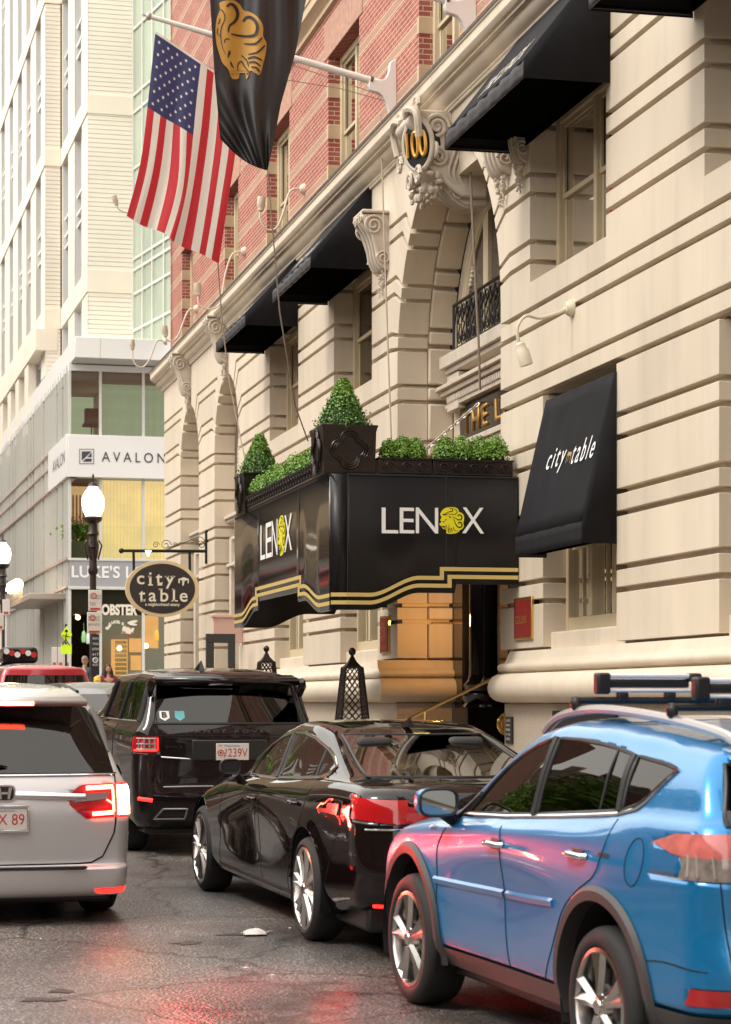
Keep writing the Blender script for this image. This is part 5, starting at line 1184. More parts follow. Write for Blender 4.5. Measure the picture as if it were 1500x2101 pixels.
b = MB(); pts = onS(108, 950, -.125), onS(134, 926, -.125)
put_text(b, 'AVALON', C0-u_f*.125+u_s*(sS(108, -.125))+UZ*(zb['s0']+.55), -u_s, UZ, sS(108, -.125)-sS(133, -.125), .45, -u_f, 0); wb(b, 'name_letters', MT['charcoal_letters'], tower, flat=True, rec=False)
# lobster and curved lettering
b = MB(); W_ = MT['cream_shop_letters']
for i, ch in enumerate("LUKE'S"):
    a_ = lerp(-1, 1, i/5); px, py = 239+a_*13, 1278-4*(1-a_*a_)+2; put_text(b, ch, onF(px-2.4, py+3, -.02), u_f, UZ, .085 if ch != "'" else .03, .11, -u_s, 0, bold=.06)
def blob(mb, cx, cy, rx, ry, rot, off=-.02, n=12):
    mb.add([onF(cx+rx*math.cos(t_)*math.cos(rot)-ry*math.sin(t_)*math.sin(rot), cy+rx*math.cos(t_)*math.sin(rot)+ry*math.sin(t_)*math.cos(rot), off) for t_ in [2*PI*k/n for k in range(n)]], [tuple(range(n))])
blob(b, 263, 1295, 9, 5.5, 1.3); blob(b, 272, 1276, 11, 3.0, -.2, -.022); blob(b, 273, 1281, 9, 2.2, .1, -.024); blob(b, 255, 1290, 4, 6, .3, -.026); blob(b, 271, 1293, 6, 3, -.9, -.028); blob(b, 220, 1289, 4, 3, .4); blob(b, 225, 1284, 3, 5, .6, -.024)
for k in range(5): b.tube([onF(255+k*4, 1288, -.02), onF(250+k*6, 1300, -.02)], .01, 4)
wb(b, 'lobster_emblem', W_, tower, flat=True, rec=False)
b = MB(); fpoly(b, [(259, 1300), (268, 1301), (267, 1305), (260, 1304)], -.03); wb(b, 'lobster_band', mat('red_vinyl', (.5, .03, .03), .5), tower, flat=True, rec=False)
# buoys in the window
for px, py, cc, lab in ((172, 1307, (.3, .6, .25), 'green'), (181, 1310, (.7, .78, .72), 'white'), (322, 1305, (.85, .5, .05), 'yellow')):
    b = MB(); p = onF(px, py, -.1); b.lathe([(.001, -.2), (.07, -.18), (.085, 0), (.06, .16), (.02, .22), (.001, .23)], p, n=12); b.tube([p+UZ*.2, p+UZ*.5], .008, 4); tag(b.build('fishing_buoy', mat('buoy_'+lab, cc, .5)), lab+' fishing buoy hanging in front of the lobster shop window', 'buoy')
# street face: curtain wall
b = MB(); squad(b, .03, 0, 55, gz80, zs0); wb(b, 'street_glazing', mat('street_glass', (.40, .37, .32), .15, spec=.8, var=.35, vscale=.3), tower, flat=True)
b = MB(); s_ = .3; random.seed(5)
while s_ < 52: lbox(b, -.06, .02, s_-.03, s_+.03, gz80, zs0-.05); s_ += random.choice((.55, 1.1, .8))
wb(b, 'mullion', ALU, tower, flat=True)
b = MB()
for py in (1145, 1203): z = zF(141, py); lbox(b, -.09, .02, 0, 52, z-.05, z+.05)
for z in (lerp(zb['s0'], zb['s1'], .62), zb['s0'], lerp(zb['s0'], zb['s1'], 1.0)): lbox(b, -.075, .02, s_e+.1, 52, z-.04, z+.04)
lbox(b, -.1, .02, s_e, 52, zb['s0']+.0, zb['s0']+.09)
wb(b, 'transom', mat('rosy_aluminium', (.50, .40, .36), .4), tower, flat=True)
b = MB(); lbox(b, .02, 1.5, .1, 52, zb['tr1'], zb['s0']); 
# entrance canopy with lights on the street face
sa, sb = sS(112), sS(38); zc0, zc1 = zS(120, 1236), zS(120, 1224)
b = MB(); lbox(b, -1.3, .0, sS(136), sS(84), zc0, zc1); lbox(b, -1.3, -1.15, sS(110), sS(84), zc1, zc1+.7); ec = wb(b, 'entry_canopy', mat('dull_metal', (.42, .36, .3), .4), tower, bevel=.02)
b = MB()
for k in range(5): b.ball(C0-u_f*1.4+u_s*(sS(112)+k*.7)+UZ*(zc1+.5), .22, n=6)
wb(b, 'canopy_lamp', mat('hot_lamp', (1, .9, .7), .5, emit=(1, .75, .45), es=9), ec)
# --- upper tower
OFT = 3.0
ut0, ut1 = uF(180, OFT), uF(275, OFT); ZT = 42
def ribs(mb, mg, kind, a, b2, at, z0, z1, pitch=.17):
    z = z0
    if kind == 'f': lquad(mg, a, b2, at+.03, z0, z1)
    else: squad(mg, at+.03, a, b2, z0, z1)
    while z < z1-.03:
        zz = min(z+pitch-.022, z1)
        if kind == 'f': lbox(mb, a, b2, at, at+.04, z, zz)
        else: lbox(mb, at, at+.04, a, b2, z, zz)
        z += pitch
zBelts = [(zF(180, 599, OFT), zF(180, 553, OFT)), (zF(180, 232, OFT), zF(180, 193, OFT))]
dz = zBelts[1][0]-zBelts[0][0]; zBelts += [(zBelts[1][0]+dz, zBelts[1][1]+dz)]
mb_, mg = MB(), MB(); bel = MB()
segs = [(zs1-1, zBelts[0][0])]+[(zBelts[i][1], zBelts[i+1][0]) for i in range(2)]+[(zBelts[2][1], ZT)]
for z0, z1 in segs: ribs(mb_, mg, 'f', ut0, ut1, OFT, z0, z1)
for z0, z1 in zBelts: lbox(bel, ut0-.03, ut1, OFT-.05, OFT+.2, z0, z1)
# first receding face with two window bays
sA = OFT; sB = None
P0 = C0+u_f*ut0
def s_at(px, u_): return (onpl(px, VY, C0+u_f*u_, u_f)-C0).dot(u_s)
def z_at(px, py, u_): return onpl(px, py, C0+u_f*u_, u_f).z
sB = s_at(127, ut0); wins = [(s_at(168, ut0), s_at(153, ut0)), (s_at(140, ut0), s_at(128.5, ut0)-.02)]
WF = MB(); WG = MB()
def face(u_, s0, s1, wins, z_lo, blank=None):
    cur = s0
    for a, c_ in wins+[(s1, None)]:
        for z0, z1 in segs:
            if z1 > z_lo: ribs(mb_, mg, 's', cur, a, u_, max(z0, z_lo), z1)
        if c_ is None: break
        for z0, z1 in segs:
            z0 = max(z0, z_lo); squad(WG, u_+.25, a, c_, z0, z1)
            lbox(WF, u_+.02, u_+.28, a-.06, a, z0, z1); lbox(WF, u_+.02, u_+.28, c_, c_+.06, z0, z1); lbox(WF, u_+.12, u_+.26, (a+c_)/2-.05, (a+c_)/2+.05, z0, z1)
            for q in (.42, .50, .62): z = lerp(z0, z1, q); lbox(WF, u_+.1, u_+.26, a, c_, z-.05, z+.05)
        cur = c_
    for z0, z1 in zBelts: lbox(bel, u_-.05, u_+.3, s0, s1, z0, z1)
face(ut0, OFT, sB, wins, zs1-2)
u2 = (onpl(93, VY, C0+u_s*sB, u_s)-C0).dot(u_f)
for z0, z1 in segs: ribs(mb_, mg, 'f', u2, ut0-.06, sB, z0, z1)
for z0, z1 in zBelts: lbox(bel, u2-.03, ut0-.06, sB-.05, sB+.2, z0, z1)
w2 = [(s_at(a, u2), s_at(c_, u2)) for a, c_ in ((84, 74), (63, 54), (45, 37), (27, 20), (10, 3), (-6, -12), (-20, -26))]
face(u2, sB, s_at(-34, u2), w2, zs1+.5)
wb(mg, 'rib_backing', GRV, tower, flat=True, rec=False); wb(mb_, 'ribbed_wall', CRM, tower, flat=True); wb(bel, 'stone_belt', CRM2, tower, bevel=.01)
wb(WF, 'window_frame', WHP, tower, flat=True); wb(WG, 'window_pane', TG, tower, flat=True, rec=False)
b = MB(); lbox(b, u2+.4, ut1, sB+.5, s_at(-34, u2), 2, ZT); lbox(b, ut0+.4, ut1+6, OFT+.4, sB+3, 2, ZT); wb(b, 'building_body', mat('dim_blinds', (.4, .4, .37), .7), tower, flat=True)
# stone piers between slab and first belt on the far part
b = MB(); zz0 = zs1-.5
for k, (a, c_) in enumerate(((125, 86), (83, 47), (44, 12))):
    pass
for a, c_ in w2: s0 = c_+.2; lbox(b, u2-.35, u2+.4, c_, c_+1.5, zz0-1, zBelts[0][0]-.9); 
lbox(b, u2-.4, u2+.5, sB-.06, s_at(-34, u2), zBelts[0][0]-.9, zBelts[0][0]-.0)
wb(b, 'stone_pier', CRM2, tower, bevel=.02)
# glass bay to the right of the ribbed wall, turned a little
PG = C0+u_f*ut1+u_s*OFT; dg_ = -(ray(-1150, VY).normalized()); dg_.z = 0
ng = Vector((dg_.y, -dg_.x, 0)); b = MB(); Lg = 9
b.add([PG+UZ*zs1, PG+dg_*Lg+UZ*zs1, PG+dg_*Lg+UZ*ZT, PG+UZ*ZT], [(0,1,2,3)]); wb(b, 'bay_glass', mat('green_bay_glass', (.38, .46, .36), .08, spec=.9, var=.3, vscale=.25), tower, flat=True, rec=False)
b = MB(); zz = [onF(276, py, OFT).z for py in (62, 197, 233, 348, 420, 533, 556, 605, 680)]+[onF(276, -60, OFT).z]
for z in zz: b.obox(PG+dg_*Lg/2+UZ*z, dg_, ng, UZ, Lg/2, .06, .05)
for d_ in (0.05, 1.25, 2.5, 3.9): b.obox(PG+dg_*d_+UZ*(ZT+zs1)/2, dg_, ng, UZ, .05, .07, (ZT-zs1)/2)
wb(b, 'bay_mullion', ALU, tower, flat=True)
# ================================================================ street furniture
def lamp_post(label, x, y, top, post_px_w, loc_group):
    z0 = gz(y)+.15; t = thing('street_lamp', label, 'street lamp', (x, y, z0), group=loc_group); h = top-z0; b = MB()
    gl = top-.95
    b.lathe([(.22, z0), (.22, z0+.3), (.16, z0+.4), (.17, z0+.9), (.11, z0+1.1), (.085, z0+1.3), (.075, gl-1.3), (.1, gl-1.28), (.12, gl-1.2), (.09, gl-1.1), (.085, gl-.7), (.13, gl-.66), (.10, gl-.6), (.1, gl-.4), (.15, gl-.36), (.11, gl-.3), (.10, gl-.12), (.2, gl-.05), (.22, gl+.02), (.19, gl+.05)], (x, y, 0), n=16)
    for k in range(6):
        a = k*PI/3; b.tube([(x+.12*math.cos(a), y+.12*math.sin(a), gl-.95), (x+.2*math.cos(a), y+.2*math.sin(a), gl-.62), (x+.13*math.cos(a), y+.13*math.sin(a), gl-.5)], .02, 5)
    wb(b, 'post', mat('rusty_black', (.03, .018, .014), .4, metal=.3), t)
    b = MB(); b.lathe([(.17, gl+.05), (.24, gl+.2), (.265, gl+.36), (.25, gl+.5), (.19, gl+.62), (.12, gl+.70), (.11, gl+.74)], (x, y, 0), n=20); wb(b, 'globe', mat('lamp_globe', (.9, .88, .82), .25, emit=(1, .93, .8), es=2.6), t)
    b = MB(); b.lathe([(.13, gl+.74), (.10, gl+.80), (.03, gl+.84), (.015, gl+.95), (.03, gl+.98), (.001, gl+1.06)], (x, y, 0), n=12); wb(b, 'finial', mat('rusty_black', (.03, .018, .014), .4), t)
    return t
Pl = atY(191, 980, 52); lamp_post('ornate black street lamp with a lit acorn globe at the hotel corner', Pl.x, 52, Pl.z, 20, 'acorn street lamps')
Pl2 = atY(6, 1100, 74); lamp_post('farther lit acorn street lamp cut by the left picture edge', Pl2.x, 74, Pl2.z, 20, 'acorn street lamps')
def psign(label, x0, x1, y0, y1, Y, lines, post=False):
    a, q = atY(x0, y1, Y), atY(x1, y0, Y); b = MB(); b.box(a.x, q.x, Y-.012, Y+.012, a.z, q.z); o = tag(b.build('parking_sign', mat('sign_white', (.72, .66, .6), .4), bevel=.02), label, 'sign')
    m_ = MB(); n_ = len(lines); h = (q.z-a.z)
    for k, (s_, z, sz, mi) in enumerate(lines): wd = (q.x-a.x)*.84; put_text(m_, s_, (a.x+(q.x-a.x)*.08, Y-.014, a.z+h*z), (1,0,0), UZ, wd*min(1, len(s_)*.13), h*sz, (0,-1,0), .002, mi=mi)
    m_.box(a.x+.04, q.x-.04, Y-.016, Y-.013, a.z+h*.04, a.z+h*.14, 1); m_.tube([((a.x+.12)+.06*math.cos(t_), Y-.016, q.z-.13+.06*math.sin(t_)) for t_ in [2*PI*k/14 for k in range(14)]], .012, 4, mi=1, closed=True)
    e = m_.build('sign_print', [mat('grey_print', (.2, .15, .15), .5), mat('red_print', (.55, .05, .05), .5)], flat=True, rec=False); e.parent = o
psign('upper white parking sign with red bar on the lamp post', 181.5, 209, 1211, 1253, 51.7, [('TOW ZONE', .68, .09, 0), ('NO STOPPING', .56, .08, 0), ('TAXI', .24, .18, 0)])
psign('lower white parking sign with red bar on the lamp post', 179, 208, 1256, 1300, 51.7, [('RESIDENT', .72, .08, 0), ('PARKING ONLY', .60, .08, 0), ('8AM-6PM', .36, .12, 0)])
b = MB(); a, q = atY(187, 1385, 51.6), atY(204, 1302, 51.6); b.box(a.x, q.x, 51.59, 51.62, a.z, q.z); o = tag(b.build('pole_banner', mat('black_banner', (.02, .018, .02), .5), bevel=.01), 'narrow black banner with white print wrapped on the lamp post', 'sign')
m_ = MB()
for k, s_ in enumerate(('WHAT IS', 'YOUR', 'BOSTON', '617', 'PUBLIC', 'ALLEY', 'NO', 'EXIT')[:6]): put_text(m_, s_, (a.x+.03, 51.588, q.z-.12-k*.12), (1,0,0), UZ, (q.x-a.x)*.75, .055, (0,-1,0), 0)
m_.tube([((a.x+q.x)/2+.055*math.cos(t_), 51.585, (a.z+q.z)/2+.055*math.sin(t_)-.12) for t_ in [2*PI*k/14 for k in range(14)]], .012, 4, closed=True)
e = m_.build('banner_print', WHITE, None, flat=True, rec=False); e.parent = o
# yellow-green crossing sign, small signs
b = MB(); Y_ = 70
dia = [(125, 1300), (136, 1283), (147, 1300), (140, 1312), (148, 1326), (136, 1342), (124, 1326)]
ps = [atY(x, y, Y_) for x, y in [(125, 1302), (137, 1284), (148, 1302), (137, 1319)]]; b.fprism([(p.x, p.z) for p in ps], (0, Y_, 0), (1,0,0), UZ, (0,-1,0), -.02, .02)
ps = [atY(x, y, Y_) for x, y in [(125, 1322), (147, 1322), (147, 1342), (125, 1342)]]; b.fprism([(p.x, p.z) for p in ps], (0, Y_, 0), (1,0,0), UZ, (0,-1,0), -.02, .02)
t = tag(b.build('crossing_sign', mat('fluo_yellow', (.62, .85, .02), .4, emit=(.6, .85, .05), es=.15)), 'bright yellow green pedestrian crossing sign on a post far down the street', 'sign')
b = MB(); p = atY(136, 1300, Y_); b.tube([(p.x, Y_+.06, gz(Y_)), (p.x, Y_+.06, p.z+.3)], .035, 6)
for q, r_ in (((p.x, Y_-.03, p.z+.08), .05),): b.ball(q, .05, .01, .05, 5)
b.tube([(p.x, Y_-.03, p.z), (p.x-.02, Y_-.03, p.z-.18), (p.x-.12, Y_-.03, p.z-.36)], .02, 4); b.tube([(p.x-.02, Y_-.03, p.z-.18), (p.x+.1, Y_-.03, p.z-.36)], .02, 4); b.tube([(p.x-.12, Y_-.03, p.z-.06), (p.x+.12, Y_-.03, p.z-.1)], .015, 4)
o = b.build('sign_post_and_figure', IRON); o.parent = t
def board(name, label, x0, x1, y0, y1, Y, m1, m2, cat='sign', post=True):
    a, q = atY(x0, y1, Y), atY(x1, y0, Y); b = MB(); b.box(a.x, q.x, Y-.02, Y+.02, a.z, q.z)
    if post: b.tube([((a.x+q.x)/2, Y+.05, gz(Y)), ((a.x+q.x)/2, Y+.05, q.z)], .03, 6)
    o = tag(b.build(name, m1, bevel=.01), label, cat); b = MB(); b.box(a.x+.04, q.x-.04, Y-.024, Y-.021, lerp(a.z, q.z, .0)+.03, lerp(a.z, q.z, .22)); e = b.build('sign_band', m2, None, flat=True); e.parent = o
SW, RP = mat('sign_white', (0, 0, 0)), mat('red_print', (0, 0, 0))
board('street_sign', 'white sign with a red foot beside the far lamp, upper', 5, 20, 1230, 1262, 71, SW, RP)
board('street_sign', 'small white and red sign at the very left picture edge', -4, 8, 1258, 1292, 60, SW, RP)
for k, (x0, x1) in enumerate(((106, 117), (119, 130), (132, 143))):
    board('poster_board', ('left', 'middle', 'right')[k]+' of the three red and white poster boards by the shop corner', x0, x1, 1328, 1368, 73, SW, RP, 'poster', post=True)
b = MB(); a, q = atY(194, 1420, 47), atY(207, 1390, 47); b.box(a.x, q.x, 47, 47.2, gz(47)+.1, q.z-.03); b.lathe([(.08, 0), (.07, .04), (.001, .06)], ((a.x+q.x)/2, 47.1, q.z-.03), n=12)
tag(b.build('yellow_bollard', mat('yellow_paint', (.85, .5, .03), .4), bevel=.02), 'yellow box shaped bollard in front of the woman', 'bollard')
# ================================================================ cars: a shell swept from stacked plan outlines, then cut along measured lines
BLUE = paint('blue_lacquer', (.0, .20, .49), .45, .30); BLACKC = paint('black_lacquer', (.006, .004, .004), 0, .4, 0, .04); SILV = paint('silver_lacquer', (.70, .70, .72), .3, .4)
DGREY = paint('dark_brown_lacquer', (.012, .008, .009), 0, .4, 0, .08); REDC = paint('red_lacquer', (.42, .015, .03), .4, .3); DARKC = paint('dark_silver_lacquer', (.12, .12, .125), .6, .3)
CGL = glassmat('car_glass', (.16, .16, .14), .90, .01); CGD = glassmat('privacy_glass', (.05, .045, .04), .94, .01, .6)  # privacy gloss colour darkened to stand for dark mirrored buildings
SEAM = mat('panel_gap', (.004, .004, .004), .9); CLAD = mat('grey_cladding', (.05, .047, .048), .45, var=.1, vscale=10)
RIM = mat('alloy', (.62, .60, .58), .22, metal=1, var=.1, vscale=15); RIMD = mat('alloy_dark', (.07, .068, .066), .4, metal=.6)
DISC = mat('brake_disc', (.28, .26, .25), .35, metal=.9)
REDL = mat('red_lens', (.45, .006, .01), .08, coat=1); REDG = mat('lit_red_lens', (.7, .02, .02), .2, emit=(1, .02, .015), es=2.2); HOT = mat('lit_red_led', (1, .3, .2), .3, emit=(1, .10, .05), es=11)
HOTC = mat('lit_core', (1, .8, .6), .3, emit=(1, .35, .16), es=38)
CLEARL = mat('clear_lens', (.45, .42, .40), .08, metal=.3, coat=1); PINKL = mat('pink_lens', (.55, .14, .13), .08, coat=1, var=.3, vscale=14)
SEAT = mat('light_seat', (.38, .36, .33), .7); SEATD = mat('dark_seat', (.03, .028, .027), .7)
PLT = mat('plate_white', (.75, .72, .68), .35, bump=.05); PLR = mat('plate_red', (.55, .03, .03), .4); PLB = mat('plate_blue', (.1, .2, .5), .4)
def outline(yr, yf, W_, rr, rf, bul_r, bul_f, N=(14, 9, 64, 9, 14)):
    """half plan outline from the rear centre to the front centre, right side; returns (x, y)"""
    p = []; nR, nc, nS, nf, nF = N
    rrx, rry = rr; rfx, rfy = rf
    Wr, Wf = W_(yr+rry), W_(yf-rfy)
    for i in range(nR): x = (Wr-rrx)*i/nR; p.append((x, yr+bul_r*(x/max(Wr, .01))**2))
    b0 = bul_r*((Wr-rrx)/max(Wr, .01))**2
    for i in range(nc): a = PI/2*i/nc; p.append((Wr-rrx+rrx*math.sin(a), yr+b0+(rry-b0)*(1-math.cos(a))))
    for i in range(nS): y = lerp(yr+rry, yf-rfy, i/nS); p.append((W_(y), y))
    b1 = bul_f*((Wf-rfx)/max(Wf, .01))**2
    for i in range(nf): a = PI/2*i/nf; p.append((Wf-rfx+rfx*math.cos(a), yf-b1-(rfy-b1)*(1-math.sin(a))))
    for i in range(nF+1): x = (Wf-rfx)*(1-i/nF); p.append((x, yf-bul_f*(x/max(Wf, .01))**2))
    return p
def shell(levels, sub=4):
    """levels: dict(yr,yf,w=[(y,w)],z=[(y,z)],rr,rf,br,bf,crease) bottom to roof"""
    loops = []
    for L in levels:
        Wf = lambda y, t=L['w']: interp(t, y)
        o = outline(L['yr'], L['yf'], Wf, L.get('rr', (.2, .12)), L.get('rf', (.35, .3)), L.get('br', .06), L.get('bf', .25))
        loops.append([Vector((x, y, interp(L['z'], y)+L.get('crown', 0)*(1-(x/max(Wf(y), .01))**2))) for x, y in o])
    K = len(loops); rows = []
    for k in range(K-1):
        a, b_, c_, d = loops[max(k-1, 0)], loops[k], loops[k+1], loops[min(k+2, K-1)]
        if levels[k].get('crease'): a = None
        if levels[k+1].get('crease'): d = None
        n_ = levels[k].get('sub', sub)
        for j in range(n_):
            t = j/n_; row = []
            for i in range(len(b_)):
                B_, C_ = b_[i], c_[i]; T = C_-B_
                m0 = (C_-a[i])*.5 if a else T; m1 = (d[i]-B_)*.5 if d else T
                # keep tangents from overshooting uneven level spacing
                for mm in (m0, m1):
                    if mm.length > 1.6*T.length and mm.length > 0: mm *= 1.6*T.length/mm.length
                t2, t3 = t*t, t*t*t; row.append(B_*(2*t3-3*t2+1)+m0*(t3-2*t2+t)+C_*(-2*t3+3*t2)+m1*(t3-t2))
            rows.append(row)
    rows.append(loops[-1])
    n = len(rows[0]); bm = bmesh.new(); V = []
    for r_ in rows:
        R_ = [bm.verts.new(p) for p in r_]; L_ = [None]*n
        for i in range(1, n-1): L_[i] = bm.verts.new((-r_[i].x, r_[i].y, r_[i].z))
        L_[0], L_[-1] = R_[0], R_[-1]; V.append((R_, L_))
    for j in range(len(V)-1):
        for s_ in (0, 1):
            A, B_ = V[j][s_], V[j+1][s_]
            for i in range(n-1):
                f = [A[i], A[i+1], B_[i+1], B_[i]]
                if s_: f = f[::-1]
                try: bm.faces.new(f)
                except ValueError: pass
    # roof cap: strips across
    R_, L_ = V[-1]
    for i in range(n-1):
        q = []
        for v in (R_[i], R_[i+1], L_[i+1], L_[i]):
            if v not in q: q.append(v)
        if len(q) > 2:
            try: bm.faces.new(q)
            except ValueError: pass
    for _ in range(2): bmesh.ops.smooth_vert(bm, verts=[v for v in bm.verts if not v.is_boundary], factor=.5, use_axis_x=True, use_axis_y=True, use_axis_z=True)
    bmesh.ops.recalc_face_normals(bm, faces=bm.faces)
    return bm
PRJ = {'L': (1, 2, 0, lambda f: f.normal.x < -.12), 'R': (1, 2, 0, lambda f: f.normal.x > .12), 'B': (0, 2, 1, lambda f: f.normal.y < -.06), 'F': (0, 2, 1, lambda f: f.normal.y > .06)}
def cutpoly(bm, poly, prj, test=None):
    """split the shell along a polygon seen from one side; returns the faces inside"""
    ia, ib, ic, flt = PRJ[prj]; tst = (lambda f: flt(f) and test(f)) if test else flt
    n = len(poly)
    for k in range(n):
        p, q = poly[k], poly[(k+1) % n]; lo = (min(p[0], q[0])-.002, min(p[1], q[1])-.002); hi = (max(p[0], q[0])+.002, max(p[1], q[1])+.002)
        d = Vector((0, 0, 0)); d[ia] = q[0]-p[0]; d[ib] = q[1]-p[1]
        if d.length < 1e-6: continue
        ax = Vector((0, 0, 0)); ax[ic] = 1; nr = d.cross(ax).normalized(); co = Vector((0, 0, 0)); co[ia] = p[0]; co[ib] = p[1]
        fs = []
        for f in bm.faces:
            if not tst(f): continue
            a0 = min(v.co[ia] for v in f.verts); a1 = max(v.co[ia] for v in f.verts)
            if a1 < lo[0] or a0 > hi[0]: continue
            b0 = min(v.co[ib] for v in f.verts); b1 = max(v.co[ib] for v in f.verts)
            if b1 < lo[1] or b0 > hi[1]: continue
            fs.append(f)
        if fs:
            geom = list({e for f in fs for e in f.edges})+list({v for f in fs for v in f.verts})+fs
            bmesh.ops.bisect_plane(bm, geom=geom, dist=1e-5, plane_co=co, plane_no=nr)
    out = []
    for f in bm.faces:
        if tst(f):
            c_ = f.calc_center_median()
            if inside(c_[ia], c_[ib], poly): out.append(f)
    return out
def takeout(bm, faces, name, m, parent, lift=0, ang=60):
    """move faces of the shell into a part of their own"""
    vm = {}; vs = []; fs = []
    for f in faces:
        idx = []
        for v in f.verts:
            if v not in vm: vm[v] = len(vs); vs.append(v.co+v.normal*lift)
            idx.append(vm[v])
        fs.append(tuple(idx))
    bmesh.ops.delete(bm, geom=faces, context='FACES')
    if not fs: return None
    if 'window' in name or name == 'windscreen':      # panes are one even curve
        A = np.array([tuple(v) for v in vs]); nn = len(A); c_ = A.mean(0); r_ = A-c_; ax = 1 if (name in ('rear_window', 'windscreen')) else 0; i, j = ((0, 2) if ax == 1 else (1, 2))
        M = np.stack([np.ones(nn), r_[:, i], r_[:, j], r_[:, i]**2, r_[:, j]**2, r_[:, i]*r_[:, j], r_[:, i]**2*r_[:, j]], 1); k_ = np.linalg.lstsq(M, r_[:, ax], rcond=None)[0]; r_[:, ax] = M @ k_; vs = (r_+c_).tolist()
    b = MB(); b.v = [tuple(v) for v in vs]; b.f = fs; b.m = [0]*len(fs); return b.build(name, m, parent, ang=ang, rec=False)
def mirror(poly): return [(-x, z) for x, z in poly]
def arc(cx, cz, r, a0, a1, n=14, sx=1): return [(cx+sx*r*math.cos(R(lerp(a0, a1, i/n))), cz+r*math.sin(R(lerp(a0, a1, i/n)))) for i in range(n+1)]
class Surf:
    def __init__(s, bm): s.t = BVHTree.FromBMesh(bm)
    def pt(s, a, b_, prj, lift=.002):
        """point on the shell seen from a side at in-plane (a, b)"""
        if prj == 'L': o, d = Vector((-3, a, b_)), Vector((1, 0, 0))
        elif prj == 'R': o, d = Vector((3, a, b_)), Vector((-1, 0, 0))
        elif prj == 'B': o, d = Vector((a, -6, b_)), Vector((0, 1, 0))
        elif prj == 'F': o, d = Vector((a, 9, b_)), Vector((0, -1, 0))
        elif prj == 'T': o, d = Vector((a, b_, 4)), Vector((0, 0, -1))
        h = s.t.ray_cast(o, d)
        if h[0] is None: return None, None
        n = h[1] if h[1].dot(d) < 0 else -h[1]
        return h[0]+n*lift, n
    def line(s, mb, pts, prj, r, lift=.001, closed=False, step=.03, n=6, mi=0, flat=.0):
        P = []; Q = list(pts)+([pts[0]] if closed else [])
        for (a, b_), (c_, d) in zip(Q, Q[1:]):
            k = max(1, int(math.hypot(c_-a, d-b_)/step))
            for i in range(k): P.append((lerp(a, c_, i/k), lerp(b_, d, i/k)))
        if not closed: P.append(Q[-1])
        W_ = [s.pt(a, b_, prj, lift)[0] for a, b_ in P]; W_ = [w_ for w_ in W_ if w_ is not None]
        if len(W_) > 1: mb.tube(W_, r, n, mi, closed=closed)
        return mb
def wheel(name, x, y, z, r, rim_r, w_, spokes, style, car, side=-1):
    """wheel as a part of the car: tyre, rim"""
    t = bpy.data.objects.new(name, None); sc.collection.objects.link(t); t.parent = car; t.location = (x, y, z); t.empty_display_size = .1
    s_ = side; b = MB()
    b.lathe([(rim_r-.012, s_*-.01), (rim_r+.006, s_*.012), (rim_r+.02, s_*.016), (r-.05, s_*.018), (r-.018, s_*.004), (r-.004, s_*-.018), (r, s_*-.04), (r, -s_*(w_-.04)), (r-.02, -s_*(w_-.01)), (rim_r, -s_*w_)], (0, 0, 0), 'x', 56); b.build('tyre', RUB, t)
    b = MB(); b.lathe([(rim_r-.002, s_*.010), (rim_r-.020, s_*.015), (rim_r-.028, s_*-.0), (rim_r-.03, -s_*.12)], (0, 0, 0), 'x', 56)
    nn = spokes
    for k in range(nn):
        a0 = 2*PI*k/nn+.2
        if style == 'twin': g_ = .8/nn; prs = [(a0-g_*.6, a0-g_*1.15), (a0+g_*.6, a0+g_*1.15)]
        elif style == 'blade': prs = [(a0, a0+.16)]
        else: prs = [(a0, a0)]
        for ai, ao in prs:
            wi, wo = ((.105/nn, .15/nn) if nn > 6 else (.02, .030)) if style == 'twin' else ((.03, .044) if style == 'blade' else (.028, .032)); ri, ro = .045, rim_r-.015
            vs = []
            for rr_, aa, ww, xx in ((ri, ai, wi, .012), (lerp(ri, ro, .5), lerp(ai, ao, .5), lerp(wi, wo, .5), .006), (ro, ao, wo, .010)):
                c_, s2 = math.cos(aa), math.sin(aa)
                for side_ in (-1, 1):
                    vs.append((s_*(xx-.012), rr_*c_-s2*ww*side_, rr_*s2+c_*ww*side_))
                vs.append((s_*(xx+.006), rr_*c_, rr_*s2)); 
                for side_ in (-1, 1): vs.append((s_*(xx-.04), rr_*c_-s2*ww*.7*side_, rr_*s2+c_*ww*.7*side_))
            fs = []
            for q in range(2):
                o = q*5; fs += [(o, o+2, o+7, o+5), (o+2, o+1, o+6, o+7), (o+3, o, o+5, o+8), (o+1, o+4, o+9, o+6)]
            b.add(vs, fs)
    b.lathe([(.001, s_*.020), (.03, s_*.02), (.034, s_*.014), (.06, s_*.004), (.065, -s_*.03)], (0, 0, 0), 'x', 24)
    for k in range(5): a = 2*PI*k/5; b.ball((s_*.008, .048*math.cos(a), .048*math.sin(a)), .007, n=4)
    b.build('rim', RIM, t, ang=28)
    b = MB(); b.lathe([(.001, -s_*.06), (.155, -s_*.06), (.155, -s_*.08), (.001, -s_*.08)], (0, 0, 0), 'x', 32); b.build('brake_disc', DISC, t)
    b = MB(); b.lathe([(.001, -s_*.1), (rim_r, -s_*.1)], (0, 0, 0), 'x', 32); b.box(min(-s_*.04, -s_*.09), max(-s_*.04, -s_*.09), -.06, .06, .09, .16); b.build('hub_back', RIMD, t)
    return t
